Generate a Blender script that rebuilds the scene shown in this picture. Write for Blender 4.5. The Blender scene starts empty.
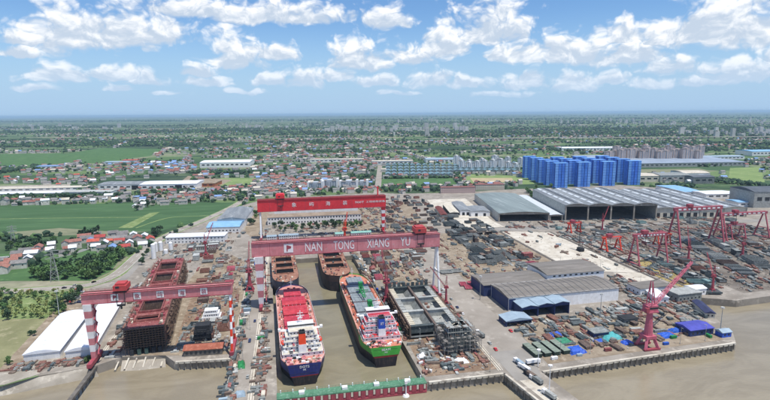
import bpy, bmesh, math, random
import numpy as np
from mathutils import Vector, Matrix
from mathutils.geometry import tessellate_polygon
R = random.Random(11)
NP = np.random.default_rng(5)
scene = bpy.context.scene
col = scene.collection
rad = math.radians

# ------------------------------------------------------------------ camera
F, CX, CY, CAMZ = 505.0, 385.0, 200.0, 160.0
PITCH, ROLL, YAW = math.atan(86.5 / F), rad(-0.45), rad(11.0)
c_, s_ = math.cos(YAW), math.sin(YAW)
fw = Vector((s_ * math.cos(PITCH), c_ * math.cos(PITCH), -math.sin(PITCH)))
rt0 = Vector((c_, -s_, 0)); up0 = rt0.cross(fw)
rt = rt0 * math.cos(ROLL) + up0 * math.sin(ROLL)
up = -rt0 * math.sin(ROLL) + up0 * math.cos(ROLL)
cam = bpy.data.cameras.new('camera'); camo = bpy.data.objects.new('camera', cam); col.objects.link(camo)
M4 = Matrix((rt, up, -fw)).transposed().to_4x4(); M4.translation = (0, 0, CAMZ)
camo.matrix_world = M4
cam.sensor_width = 36; cam.lens = F / 770 * 36; cam.clip_start = 1; cam.clip_end = 400000
scene.camera = camo

def ray(px, py):
    return rt * ((px - CX) / F) + up * (-(py - CY) / F) + fw
def g(px, py, z=0.0):
    d = ray(px, py); t = (z - CAMZ) / d.z
    return (d.x * t, d.y * t)
def ry(px, py, Y):
    d = ray(px, py); t = Y / d.y
    return (d.x * t, CAMZ + d.z * t)
def proj(x, y, z):
    v = Vector((x, y, z - CAMZ)); d = v.dot(fw)
    return (CX + F * v.dot(rt) / d, CY - F * v.dot(up) / d)
def zat(x, y, py):
    lo, hi = -60.0, 500.0
    for _ in range(40):
        m = (lo + hi) / 2
        if proj(x, y, m)[1] > py: lo = m
        else: hi = m
    return lo

# ------------------------------------------------------------------ sun, sky, exposure
SUN_EL, SUN_AZ = rad(72), rad(140)          # azimuth clockwise from +Y
sd = Vector((math.cos(SUN_EL) * math.sin(SUN_AZ), math.cos(SUN_EL) * math.cos(SUN_AZ), math.sin(SUN_EL)))
sl = bpy.data.lights.new('sun', 'SUN'); sl.energy = 4.1; sl.angle = rad(0.53); sl.color = (1.0, 0.955, 0.89)
so = bpy.data.objects.new('sun', sl); col.objects.link(so); so.rotation_euler = sd.to_track_quat('Z', 'Y').to_euler()
so.location = (0, 0, 300)
scene.view_settings.view_transform = 'Standard'; scene.view_settings.look = 'None'
scene.view_settings.exposure = 0.1; scene.view_settings.gamma = 1.0; scene.view_settings.use_curve_mapping = False
scene.cycles.use_denoising = True
scene.cycles.max_bounces = 5; scene.cycles.diffuse_bounces = 2; scene.cycles.glossy_bounces = 2
scene.cycles.transmission_bounces = 2; scene.cycles.volume_bounces = 1; scene.cycles.transparent_max_bounces = 6
scene.cycles.caustics_reflective = False; scene.cycles.caustics_refractive = False

world = bpy.data.worlds.new('World'); scene.world = world; world.use_nodes = True
world.cycles.sampling_method = 'MANUAL'; world.cycles.sample_map_resolution = 256
wn = world.node_tree; wn.nodes.clear()
def N(nt, typ, **kw):
    n = nt.nodes.new(typ)
    for k, v in kw.items(): setattr(n, k, v)
    return n
def setin(nt, sock, v):
    if hasattr(v, 'is_output') or isinstance(v, bpy.types.NodeSocket): nt.links.new(v, sock)
    else: sock.default_value = v
def MA(nt, op, a, b=None, c=None, clamp=False):
    n = N(nt, 'ShaderNodeMath', operation=op); n.use_clamp = clamp
    setin(nt, n.inputs[0], a)
    if b is not None: setin(nt, n.inputs[1], b)
    if c is not None: setin(nt, n.inputs[2], c)
    return n.outputs[0]
def VM(nt, op, a, b=None, c=None):
    n = N(nt, 'ShaderNodeVectorMath', operation=op)
    setin(nt, n.inputs[0], a)
    if b is not None: setin(nt, n.inputs[1], b)
    if c is not None: setin(nt, n.inputs[2], c)
    return n.outputs['Value'] if op in ('LENGTH', 'DOT_PRODUCT') else n.outputs[0]
def MR(nt, v, a, b, c=0.0, d=1.0, smooth=True):
    n = N(nt, 'ShaderNodeMapRange'); n.clamp = True
    n.interpolation_type = 'SMOOTHSTEP' if smooth else 'LINEAR'
    setin(nt, n.inputs[0], v)
    for i, q in enumerate((a, b, c, d)): setin(nt, n.inputs[i + 1], q)
    return n.outputs[0]
def MIX(nt, f, a, b, blend='MIX'):
    n = N(nt, 'ShaderNodeMix', data_type='RGBA', blend_type=blend)
    setin(nt, n.inputs[0], f)
    for k, v in ((6, a), (7, b)):
        if isinstance(v, tuple): n.inputs[k].default_value = (*v[:3], 1)
        else: nt.links.new(v, n.inputs[k])
    return n.outputs[2]

def build_world():
    nt = wn
    sky = N(nt, 'ShaderNodeTexSky', sky_type='NISHITA', sun_disc=False)
    sky.sun_elevation = SUN_EL; sky.sun_rotation = SUN_AZ
    sky.altitude = 0; sky.air_density = 1.0; sky.dust_density = 0.25; sky.ozone_density = 3.0
    tc = N(nt, 'ShaderNodeTexCoord')
    sp = N(nt, 'ShaderNodeSeparateXYZ'); nt.links.new(tc.outputs['Generated'], sp.inputs[0])
    x, y, z = sp.outputs
    az = MA(nt, 'ARCTAN2', x, y)
    # the same cloudscape repeats all round the horizon, a quarter turn at a time
    azw = MA(nt, 'WRAP', MA(nt, 'SUBTRACT', az, YAW), rad(-45), rad(45))
    el = MA(nt, 'ARCSINE', z)
    cb = N(nt, 'ShaderNodeCombineXYZ'); nt.links.new(azw, cb.inputs[0]); nt.links.new(el, cb.inputs[1])
    # domain warp so that outlines billow
    wz = N(nt, 'ShaderNodeTexNoise', noise_dimensions='2D'); wz.inputs['Scale'].default_value = 16; wz.inputs['Detail'].default_value = 3
    nt.links.new(cb.outputs[0], wz.inputs['Vector'])
    P = VM(nt, 'MULTIPLY_ADD', wz.outputs['Color'], (0.05, 0.022, 0), VM(nt, 'SUBTRACT', cb.outputs[0], (0.025, 0.011, 0)))
    fine = N(nt, 'ShaderNodeTexNoise', noise_dimensions='3D'); fine.inputs['Scale'].default_value = 15
    fine.inputs['Detail'].default_value = 8; fine.inputs['Roughness'].default_value = 0.55
    stretch = VM(nt, 'MULTIPLY', P, (1.0, 1.35, 1.0))
    nt.links.new(stretch, fine.inputs['Vector'])
    fine2 = N(nt, 'ShaderNodeTexNoise', noise_dimensions='3D'); fine2.inputs['Scale'].default_value = 15
    fine2.inputs['Detail'].default_value = 5; fine2.inputs['Roughness'].default_value = 0.6
    nt.links.new(VM(nt, 'ADD', stretch, (0.004, 0.012, 0)), fine2.inputs['Vector'])
    clouds = [(70, 40, 45, 40), (115, 38, 50, 42), (160, 36, 44, 30), (25, 42, 40, 14), (15, 54, 30, 9), (270, 18, 95, 22), (200, 14, 70, 20),
              (388, 22, 30, 24), (235, 62, 38, 36), (275, 56, 30, 16), (198, 74, 20, 13), (60, 79, 38, 14), (110, 76, 40, 11), (148, 82, 22, 11),
              (115, 90, 16, 6), (30, 90, 20, 5), (210, 84, 34, 9), (360, 64, 40, 34), (410, 60, 36, 20), (450, 50, 34, 30), (485, 34, 58, 40),
              (520, 55, 40, 22), (560, 58, 40, 26), (580, 54, 34, 32), (618, 38, 22, 22), (630, 60, 50, 26), (668, 70, 28, 20), (700, 36, 66, 36),
              (755, 34, 50, 44), (735, 78, 34, 22), (765, 72, 26, 18), (270, 82, 26, 12), (305, 84, 30, 16), (335, 80, 26, 14), (372, 84, 30, 12),
              (430, 84, 30, 18), (470, 86, 28, 11), (530, 84, 36, 17), (575, 86, 30, 18), (610, 82, 24, 10), (655, 86, 26, 9), (700, 84, 30, 8),
              (250, 92, 22, 5), (400, 93, 30, 5), (170, 94, 20, 4), (-50, 45, 50, 30), (-60, 80, 40, 12), (830, 50, 55, 36), (840, 86, 40, 14), (500, 95, 40, 5)]
    rmin = None; dyb = None
    for (px, pb, hw, hh) in clouds:
        d = ray(px, pb).normalized()
        a0 = math.atan2(d.x, d.y) - YAW; e0 = math.asin(d.z)
        w = hw / F; h = max(hh, 4) / F
        q = VM(nt, 'MULTIPLY', VM(nt, 'SUBTRACT', P, (a0, e0, 0)), (1 / w, 1 / h, 0))
        r = VM(nt, 'LENGTH', VM(nt, 'MAXIMUM', q, VM(nt, 'MULTIPLY', q, (-1, -3.0, 0))))
        sq = N(nt, 'ShaderNodeSeparateXYZ'); nt.links.new(q, sq.inputs[0])
        if rmin is None: rmin, dyb = r, sq.outputs[1]
        else:
            less = MA(nt, 'LESS_THAN', r, rmin)
            m = N(nt, 'ShaderNodeMix', data_type='FLOAT'); setin(nt, m.inputs[0], less); nt.links.new(dyb, m.inputs[2]); nt.links.new(sq.outputs[1], m.inputs[3])
            dyb = m.outputs[0]; rmin = MA(nt, 'MINIMUM', r, rmin)
    # high overhead cumulus, beyond the top of the frame
    pl = N(nt, 'ShaderNodeCombineXYZ'); zz = MA(nt, 'MAXIMUM', z, 0.05)
    nt.links.new(MA(nt, 'DIVIDE', x, zz), pl.inputs[0]); nt.links.new(MA(nt, 'DIVIDE', y, zz), pl.inputs[1])
    hn = N(nt, 'ShaderNodeTexNoise', noise_dimensions='2D'); hn.inputs['Scale'].default_value = 1.3; hn.inputs['Detail'].default_value = 6
    nt.links.new(pl.outputs[0], hn.inputs['Vector'])
    hd = MA(nt, 'MULTIPLY', MR(nt, hn.outputs[0], 0.55, 0.68), MR(nt, el, rad(14), rad(22)))
    vb = N(nt, 'ShaderNodeTexVoronoi', voronoi_dimensions='2D', feature='F1'); vb.inputs['Scale'].default_value = 27; vb.inputs['Detail'].default_value = 2.5
    vb.inputs['Roughness'].default_value = 0.6; nt.links.new(stretch, vb.inputs['Vector'])
    billow = MA(nt, 'SUBTRACT', 0.42, vb.outputs['Distance'])
    f0 = MA(nt, 'ADD', MA(nt, 'SUBTRACT', fine.outputs[0], 0.5), MA(nt, 'MULTIPLY', billow, 0.32))
    dens0 = MA(nt, 'ADD', MA(nt, 'SUBTRACT', 1.13, rmin), MA(nt, 'MULTIPLY', f0, 1.45))
    dens = MR(nt, dens0, -0.02, 0.5)
    dens = MA(nt, 'MULTIPLY', dens, MR(nt, el, rad(0.4), rad(2.6), 0.2, 1.0))
    dens = MA(nt, 'MULTIPLY', dens, 0.93)
    dens = MA(nt, 'MAXIMUM', dens, hd)
    dif = MA(nt, 'SUBTRACT', fine.outputs[0], fine2.outputs[0])
    lit = MA(nt, 'ADD', MA(nt, 'ADD', MA(nt, 'MULTIPLY', dif, 4.2), MA(nt, 'MULTIPLY', MA(nt, 'ADD', billow, 0.2), 0.5)), MA(nt, 'ADD', MA(nt, 'MULTIPLY', dyb, 0.75), 0.38))
    lit = MA(nt, 'SUBTRACT', lit, MA(nt, 'MULTIPLY', MR(nt, dens0, 0.5, 1.3), 0.22))
    lit = MR(nt, lit, 0.0, 1.0)
    ccol = MIX(nt, lit, (0.56, 0.65, 0.77), (1.06, 1.06, 1.06))
    # haze pales and blues the low clouds
    ccol = MIX(nt, MR(nt, el, rad(1.0), rad(7.0), 0.7, 0.0), ccol, (0.46, 0.63, 0.84))
    skyc = N(nt, 'ShaderNodeVectorMath', operation='SCALE'); nt.links.new(sky.outputs[0], skyc.inputs[0]); skyc.inputs['Scale'].default_value = 0.1
    # the humid lower air pales the sky towards the horizon, the same all round
    hs = N(nt, 'ShaderNodeHueSaturation'); hs.inputs['Saturation'].default_value = 1.12; nt.links.new(skyc.outputs[0], hs.inputs['Color'])
    skyb = MIX(nt, 1.0, hs.outputs[0], (0.96, 1.10, 1.27), 'MULTIPLY')
    skyb = MIX(nt, MR(nt, el, rad(0.0), rad(11.0), 0.9, 0.0), skyb, (0.37, 0.56, 0.80))
    bg = N(nt, 'ShaderNodeBackground'); nt.links.new(MIX(nt, dens, skyb, ccol), bg.inputs[0]); bg.inputs[1].default_value = 1.0
    out = N(nt, 'ShaderNodeOutputWorld'); nt.links.new(bg.outputs[0], out.inputs[0])
build_world()

# ------------------------------------------------------------------ mesh helpers
class MB:
    def __init__(s): s.v = []; s.f = []
    def add(s, vs, fs):
        n = len(s.v); s.v += [tuple(v) for v in vs]; s.f += [tuple(i + n for i in f) for f in fs]; return s
    def box(s, x0, x1, y0, y1, z0, z1):
        return s.add([(x0, y0, z0), (x1, y0, z0), (x1, y1, z0), (x0, y1, z0), (x0, y0, z1), (x1, y0, z1), (x1, y1, z1), (x0, y1, z1)],
                     [(3, 2, 1, 0), (4, 5, 6, 7), (0, 1, 5, 4), (1, 2, 6, 5), (2, 3, 7, 6), (3, 0, 4, 7)])
    def obox(s, cx, cy, z0, w, d, h, rz=0.0):
        c, q = math.cos(rz), math.sin(rz); vs = []
        for z in (z0, z0 + h):
            for a, b in ((-w / 2, -d / 2), (w / 2, -d / 2), (w / 2, d / 2), (-w / 2, d / 2)):
                vs.append((cx + a * c - b * q, cy + a * q + b * c, z))
        return s.add(vs, [(3, 2, 1, 0), (4, 5, 6, 7), (0, 1, 5, 4), (1, 2, 6, 5), (2, 3, 7, 6), (3, 0, 4, 7)])
    def bar(s, p, q, w, h=None):
        p, q = Vector(p), Vector(q); d = q - p
        if d.length < 1e-6: return s
        h = h or w; d.normalize()
        a = d.cross(Vector((0, 0, 1)))
        if a.length < 1e-3: a = Vector((1, 0, 0))
        a.normalize(); b = a.cross(d)
        vs = []
        for o in (p, q):
            for i, j in ((-1, -1), (1, -1), (1, 1), (-1, 1)): vs.append(o + a * (i * w / 2) + b * (j * h / 2))
        return s.add(vs, [(0, 1, 2, 3), (7, 6, 5, 4), (0, 4, 5, 1), (1, 5, 6, 2), (2, 6, 7, 3), (3, 7, 4, 0)])
    def tube(s, p, q, r0, r1=None, n=8):
        r1 = r0 if r1 is None else r1
        p, q = Vector(p), Vector(q); d = (q - p).normalized()
        a = d.cross(Vector((0, 0, 1)))
        if a.length < 1e-3: a = Vector((1, 0, 0))
        a.normalize(); b = a.cross(d); vs = []
        for o, r in ((p, r0), (q, r1)):
            for k in range(n):
                t = 2 * math.pi * k / n; vs.append(o + a * (r * math.cos(t)) + b * (r * math.sin(t)))
        fs = [(k, k + n, (k + 1) % n + n, (k + 1) % n) for k in range(n)] + [tuple(range(n)), tuple(range(2 * n - 1, n - 1, -1))]
        return s.add(vs, fs)
    def prism(s, poly, z0, z1, caps=True):
        n = len(poly); ar = sum(poly[i][0] * poly[(i + 1) % n][1] - poly[(i + 1) % n][0] * poly[i][1] for i in range(n))
        if ar < 0: poly = poly[::-1]
        vs = [(x, y, z0) for x, y in poly] + [(x, y, z1) for x, y in poly]
        fs = [(i, (i + 1) % n, (i + 1) % n + n, i + n) for i in range(n)]
        if caps:
            for t in tessellate_polygon([[Vector((x, y, 0)) for x, y in poly]]):
                a, b, c = t
                cr = (poly[b][0] - poly[a][0]) * (poly[c][1] - poly[a][1]) - (poly[b][1] - poly[a][1]) * (poly[c][0] - poly[a][0])
                if cr < 0: b, c = c, b
                fs.append((a + n, b + n, c + n))
        return s.add(vs, fs)
    def xprism(s, prof, y0, y1):
        """profile in (x, z), extruded along y"""
        n = len(prof); vs = [(x, y0, z) for x, z in prof] + [(x, y1, z) for x, z in prof]
        fs = [(i, i + n, (i + 1) % n + n, (i + 1) % n) for i in range(n)]
        fs += [tuple(range(n)), tuple(range(2 * n - 1, n - 1, -1))]
        return s.add(vs, fs)
    def mesh(s, name='mesh', smooth=False):
        me = bpy.data.meshes.new(name); me.from_pydata(s.v, [], s.f); me.update()
        bm = bmesh.new(); bm.from_mesh(me); bmesh.ops.recalc_face_normals(bm, faces=bm.faces); bm.to_mesh(me); bm.free()
        if smooth: me.shade_smooth()
        return me
    def obj(s, name, mat, parent=None, smooth=False):
        return inst(name, s.mesh(name, smooth), mat, parent)

def inst(name, me, mat, parent=None, loc=(0, 0, 0), rz=0.0, scale=None):
    o = bpy.data.objects.new(name, me); col.objects.link(o)
    if mat is not None:
        if len(me.materials) == 0: me.materials.append(mat)
        if me.materials[0] is not mat:
            o.material_slots[0].link = 'OBJECT'; o.material_slots[0].material = mat
    if parent is not None: o.parent = parent
    o.location = loc; o.rotation_euler = (0, 0, rz)
    if scale is not None: o.scale = scale
    return o
REG = []
def tag(o, label, cat, group=None):
    o['label'] = label; o['category'] = cat
    if group: o['group'] = group
    REG.append(o); return o
def thing(name, label, cat, loc=(0, 0, 0), rz=0.0, group=None):
    o = bpy.data.objects.new(name, None); col.objects.link(o); o.empty_display_size = 1
    o.location = loc; o.rotation_euler = (0, 0, rz)
    return tag(o, label, cat, group)
def struct(o, kind='structure', label=None):
    o['kind'] = kind
    if label: o['label'] = label
    return o
def dup(root, loc, rz, label=None, group=None):
    r = root.copy(); col.objects.link(r); r.location = loc; r.rotation_euler = (0, 0, rz)
    if label: r['label'] = label
    if group: r['group'] = group
    REG.append(r)
    for ch in root.children:
        c = ch.copy(); col.objects.link(c); c.parent = r
        for k in ch.children:
            d = k.copy(); col.objects.link(d); d.parent = c
    return r

# ------------------------------------------------------------------ materials
def lin(h):
    if isinstance(h, str):
        h = tuple(int(h[i:i + 2], 16) / 255 for i in (0, 2, 4))
        return tuple(((c + 0.055) / 1.055) ** 2.4 if c > 0.04045 else c / 12.92 for c in h)
    return h
MATS = {}
def mat(name, c1, c2=None, scale=0.3, rough=0.8, c3=None, metal=0.0, rnd=0.0, contrast=(0.35, 0.65), stretch=None, bump=0.0, spec=0.35, dirt=0.0):
    """weathered paint, earth or metal: two tones by world-position noise, a third in small patches"""
    if name in MATS: return MATS[name]
    m = bpy.data.materials.new(name); m.use_nodes = True; nt = m.node_tree; nt.nodes.clear()
    c1 = lin(c1); c2 = lin(c2) if c2 is not None else tuple(v * 0.78 for v in c1)
    geo = N(nt, 'ShaderNodeNewGeometry'); pos = geo.outputs['Position']
    if stretch: pos = VM(nt, 'MULTIPLY', pos, stretch)
    n1 = N(nt, 'ShaderNodeTexNoise'); n1.inputs['Scale'].default_value = scale; n1.inputs['Detail'].default_value = 6; n1.inputs['Roughness'].default_value = 0.65
    nt.links.new(pos, n1.inputs['Vector'])
    cc = MIX(nt, MR(nt, n1.outputs[0], *contrast), c1, c2)
    if c3 is not None:
        n2 = N(nt, 'ShaderNodeTexNoise'); n2.inputs['Scale'].default_value = scale * 2.7; n2.inputs['Detail'].default_value = 8; n2.inputs['Roughness'].default_value = 0.7
        nt.links.new(VM(nt, 'ADD', pos, (37.3, 11.1, 5.0)), n2.inputs['Vector'])
        cc = MIX(nt, MR(nt, n2.outputs[0], 0.52, 0.66), cc, lin(c3))
    if dirt:
        n3 = N(nt, 'ShaderNodeTexNoise'); n3.inputs['Scale'].default_value = 1.1; n3.inputs['Detail'].default_value = 5
        nt.links.new(VM(nt, 'MULTIPLY', geo.outputs['Position'], (1, 1, 0.15)), n3.inputs['Vector'])
        cc = MIX(nt, MA(nt, 'MULTIPLY', MR(nt, n3.outputs[0], 0.45, 0.75), dirt), cc, lin('6b5a4a'))
    if rnd:
        oi = N(nt, 'ShaderNodeObjectInfo')
        hs = N(nt, 'ShaderNodeHueSaturation'); nt.links.new(cc, hs.inputs['Color'])
        nt.links.new(MR(nt, oi.outputs['Random'], 0, 1, 1 - rnd, 1 + rnd, False), hs.inputs['Value'])
        nt.links.new(MR(nt, oi.outputs['Random'], 0, 1, 0.5 - rnd * 0.04, 0.5 + rnd * 0.04, False), hs.inputs['Hue'])
        cc = hs.outputs[0]
    b = N(nt, 'ShaderNodeBsdfPrincipled'); nt.links.new(cc, b.inputs['Base Color'])
    b.inputs['Roughness'].default_value = rough; b.inputs['Metallic'].default_value = metal; b.inputs['Specular IOR Level'].default_value = spec
    if bump:
        bp = N(nt, 'ShaderNodeBump'); bp.inputs['Strength'].default_value = bump; bp.inputs['Distance'].default_value = 0.2
        nt.links.new(n1.outputs[0], bp.inputs['Height']); nt.links.new(bp.outputs[0], b.inputs['Normal'])
    o = N(nt, 'ShaderNodeOutputMaterial'); nt.links.new(b.outputs[0], o.inputs[0])
    MATS[name] = m; return m

def field_mat():
    """patchwork farmland of the delta plain: plots, strips, bare earth and woods"""
    m = bpy.data.materials.new('farmland'); m.use_nodes = True; nt = m.node_tree; nt.nodes.clear()
    geo = N(nt, 'ShaderNodeNewGeometry')
    mp = N(nt, 'ShaderNodeMapping'); nt.links.new(geo.outputs['Position'], mp.inputs[0]); mp.inputs['Rotation'].default_value = (0, 0, rad(8)); mp.inputs['Scale'].default_value = (1 / 190, 1 / 95, 0)
    def vor(sc, off):
        v = N(nt, 'ShaderNodeTexVoronoi', voronoi_dimensions='2D', distance='CHEBYCHEV'); v.inputs['Scale'].default_value = sc
        nt.links.new(VM(nt, 'ADD', mp.outputs[0], (off, off * 1.7, 0)), v.inputs['Vector'])
        s = N(nt, 'ShaderNodeSeparateColor'); nt.links.new(v.outputs['Color'], s.inputs[0]); return s.outputs
    v1, v2 = vor(1.0, 3.1), vor(3.3, 9.7)
    cr = N(nt, 'ShaderNodeValToRGB'); cr.color_ramp.interpolation = 'CONSTANT'
    stops = [(0, '4c6244'), (0.16, '62744e'), (0.3, '40563e'), (0.42, '6c8054'), (0.54, '7c8664'), (0.64, '4a6244'), (0.76, '86866c'), (0.84, '587048'), (0.93, '9c9680')]
    els = cr.color_ramp.elements
    while len(els) < len(stops): els.new(0.5)
    for e, (p, h) in zip(els, stops): e.position = p; e.color = (*[q * 1.05 for q in lin(h)], 1)
    nt.links.new(v1[0], cr.inputs[0])
    cr2 = N(nt, 'ShaderNodeValToRGB'); cr2.color_ramp.interpolation = 'CONSTANT'
    els = cr2.color_ramp.elements; st2 = [(0, '40563c'), (0.25, '667c52'), (0.45, '4e6646'), (0.62, '848870'), (0.72, '587048'), (0.9, 'a8a290')]
    while len(els) < len(st2): els.new(0.5)
    for e, (p, h) in zip(els, st2): e.position = p; e.color = (*[q * 1.05 for q in lin(h)], 1)
    nt.links.new(v2[0], cr2.inputs[0])
    n = N(nt, 'ShaderNodeTexNoise'); n.inputs['Scale'].default_value = 0.0011; n.inputs['Detail'].default_value = 5; nt.links.new(geo.outputs['Position'], n.inputs['Vector'])
    c = MIX(nt, MR(nt, n.outputs[0], 0.42, 0.58), cr.outputs[0], cr2.outputs[0])
    # woods and towns, in long drifts; the dark woods double as painted cloud shadow
    n2 = N(nt, 'ShaderNodeTexNoise'); n2.inputs['Scale'].default_value = 0.0008; n2.inputs['Detail'].default_value = 7; n2.inputs['Roughness'].default_value = 0.7
    nt.links.new(VM(nt, 'MULTIPLY', geo.outputs['Position'], (0.5, 1.6, 1)), n2.inputs['Vector'])
    c = MIX(nt, MR(nt, n2.outputs[0], 0.50, 0.58), c, lin('34483a'))
    n3 = N(nt, 'ShaderNodeTexNoise'); n3.inputs['Scale'].default_value = 0.006; n3.inputs['Detail'].default_value = 8; n3.inputs['Roughness'].default_value = 0.75
    nt.links.new(geo.outputs['Position'], n3.inputs['Vector'])
    c = MIX(nt, MA(nt, 'MULTIPLY', MR(nt, n3.outputs[0], 0.6, 0.68), 0.6), c, lin('9a9488'))
    n4 = N(nt, 'ShaderNodeTexNoise'); n4.inputs['Scale'].default_value = 0.12; n4.inputs['Detail'].default_value = 5; nt.links.new(geo.outputs['Position'], n4.inputs['Vector'])
    c = MIX(nt, MR(nt, n4.outputs[0], 0.3, 0.7, 0.0, 0.3), c, lin('46583a'))
    b = N(nt, 'ShaderNodeBsdfPrincipled'); nt.links.new(c, b.inputs['Base Color']); b.inputs['Roughness'].default_value = 1; b.inputs['Specular IOR Level'].default_value = 0.05
    o = N(nt, 'ShaderNodeOutputMaterial'); nt.links.new(b.outputs[0], o.inputs[0]); return m

def water_mat(name, c1, c2, rough=0.22):
    m = bpy.data.materials.new(name); m.use_nodes = True; nt = m.node_tree; nt.nodes.clear()
    geo = N(nt, 'ShaderNodeNewGeometry')
    n1 = N(nt, 'ShaderNodeTexNoise'); n1.inputs['Scale'].default_value = 0.018; n1.inputs['Detail'].default_value = 9; n1.inputs['Roughness'].default_value = 0.62; n1.inputs['Distortion'].default_value = 1.6
    nt.links.new(VM(nt, 'MULTIPLY', geo.outputs['Position'], (1, 1.8, 1)), n1.inputs['Vector'])
    c = MIX(nt, MR(nt, n1.outputs[0], 0.36, 0.64), lin(c1), lin(c2))
    n2 = N(nt, 'ShaderNodeTexNoise'); n2.inputs['Scale'].default_value = 0.5; n2.inputs['Detail'].default_value = 4
    nt.links.new(VM(nt, 'MULTIPLY', geo.outputs['Position'], (0.6, 1.4, 1)), n2.inputs['Vector'])
    bp = N(nt, 'ShaderNodeBump'); bp.inputs['Strength'].default_value = 0.3; bp.inputs['Distance'].default_value = 0.5; nt.links.new(n2.outputs[0], bp.inputs['Height'])
    b = N(nt, 'ShaderNodeBsdfPrincipled'); nt.links.new(c, b.inputs['Base Color']); b.inputs['Roughness'].default_value = rough; b.inputs['IOR'].default_value = 1.33
    nt.links.new(bp.outputs[0], b.inputs['Normal'])
    o = N(nt, 'ShaderNodeOutputMaterial'); nt.links.new(b.outputs[0], o.inputs[0]); return m

m_yard = mat('yard_ground', '9c9488', '847c70', 0.05, 0.95, 'b0a799', bump=0.2, contrast=(0.36, 0.64))
m_dirt = mat('dirt', '9a8c78', '82735e', 0.06, 0.98, 'ad9f8a', bump=0.2)
m_rustdirt = mat('rust_dirt', '94806a', '7b6551', 0.09, 0.98, 'a59380', bump=0.2)
m_conc = mat('concrete', 'aaa294', '938b7d', 0.06, 0.9, 'c0b8a8')
m_pale = mat('pale_concrete', 'd2cbbb', 'bdb4a2', 0.06, 0.9, 'a3998a')
m_darkconc = mat('dark_concrete', '77726a', '5f5a53', 0.2, 0.9)
m_asph = mat('asphalt', '9a958c', '87827a', 0.03, 0.9)
m_road = mat('road_grey', '9f978b', '8e867a', 0.03, 0.9, 'aaa296')
m_white = mat('white_paint', 'f4f4f2', 'e8e6e2', 0.4, 0.5, dirt=0.1)
m_whiteroof = mat('white_roof', 'f0f2f4', 'e4e7ea', 0.15, 0.45)
m_wallw = mat('white_wall', 'f0efeb', 'e2e0da', 0.2, 0.8, dirt=0.1)
m_cream = mat('cream_wall', 'd8d0bd', 'c4bba6', 0.2, 0.85, dirt=0.15)
m_pinkred = mat('faded_red_paint', 'd98b8e', 'c87a7e', 0.12, 0.6, 'd39a9a', dirt=0.2)
m_pinkdark = mat('crane_red_dark', 'ac4f5a', '96424c', 0.3, 0.6, dirt=0.2)
m_red = mat('bright_red_paint', 'e23a40', 'd23038', 0.2, 0.5, dirt=0.06)
m_orange = mat('orange_red_paint', 'e0472c', 'cc3c24', 0.3, 0.5)
m_hatch = mat('hatch_red', 'c03c4a', 'a8303e', 0.25, 0.6, 'cf6068', rnd=0.08)
m_deckred = mat('deck_red', 'cf9488', 'c07e72', 0.15, 0.75, 'e0b8ac')
m_deckor = mat('deck_orange', 'cc8268', 'b87058', 0.15, 0.75, 'dcab96')
m_navy = mat('navy_hull', '27306e', '20285e', 0.1, 0.5, '343c78', dirt=0.25)
m_black = mat('black_hull', '2e2c2e', '222024', 0.15, 0.65, '443834', dirt=0.25)
m_boot = mat('boot_red', '8e2a2a', '772224', 0.2, 0.6)
m_green = mat('green_hull', '4cac42', '429a3a', 0.12, 0.5, '62b458', dirt=0.16)
m_olive = mat('hull_side_olive', '6a6d52', '565a46', 0.12, 0.6, '7d7460', dirt=0.45)
m_grey = mat('hatch_grey', '8d9698', '7b8488', 0.2, 0.6, 'a2a9aa', rnd=0.06)
m_crgreen = mat('crane_green', '2e8a4e', '277a44', 0.3, 0.5)
m_funor = mat('funnel_orange', 'ee5230', 'dd4826', 0.4, 0.45)
m_funbl = mat('funnel_blue', '2a4fae', '24459c', 0.4, 0.45)
m_glass = mat('dark_glass', '2c343c', '20262c', 0.5, 0.15, spec=0.5)
m_rust = mat('rusty_steel', '90685a', '785448', 0.3, 0.85, 'a88c7a', rnd=0.15)
m_rustred = mat('red_oxide_steel', '9c5c56', '844a46', 0.25, 0.8, 'b08a80', rnd=0.15)
m_rustor = mat('rust_orange_deck', 'a87c66', '8c6350', 0.25, 0.85, '7a5646')
m_dksteel = mat('dark_primed_steel', '535c5b', '424a4a', 0.25, 0.7, '72787a', rnd=0.25)
m_gysteel = mat('grey_primed_steel', '868a86', '6e726e', 0.25, 0.7, 'a8aaa4', rnd=0.2)
m_ltsteel = mat('light_steel', 'b4b6b0', '9c9e98', 0.3, 0.65, '84807a', rnd=0.15)
m_teal = mat('teal_plate', '7d9894', '6a8682', 0.25, 0.6, '98aaa6', rnd=0.15)
m_brown = mat('brown_steel', '746459', '5e5048', 0.3, 0.85, '8c7a6c', rnd=0.2)
m_dark = mat('dark_grey_paint', '35373a', '2a2c2e', 0.3, 0.9)  # near-black grey paint for machinery, ropes, holds and doors
m_bluew = mat('workshop_blue', '30406e', '293860', 0.1, 0.7, dirt=0.15)
m_ltblue = mat('light_blue_roof', 'a0b2bc', '92a4b0', 0.15, 0.6)
m_skyroof = mat('sky_blue_roof', '8db8d6', '7eaacb', 0.1, 0.6)
m_roofbr = mat('workshop_roof', '827c74', '6f6a62', 0.08, 0.85, '918b83', stretch=(0.3, 3, 1))
m_roofgr = mat('hall_roof', '8b9092', '767b7e', 0.03, 0.75, '9ea2a2', stretch=(3, 0.4, 1))
m_roofdk = mat('hall_roof_dark', '5e646a', '50565c', 0.05, 0.75)
m_skyl = mat('skylight', 'd4dadc', 'c4caCC', 0.2, 0.5)
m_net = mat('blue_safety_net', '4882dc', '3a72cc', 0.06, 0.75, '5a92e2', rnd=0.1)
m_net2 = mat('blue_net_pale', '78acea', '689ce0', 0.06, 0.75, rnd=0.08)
m_netd = mat('blue_net_dark', '25489a', '1e3c86', 0.06, 0.75)
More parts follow.
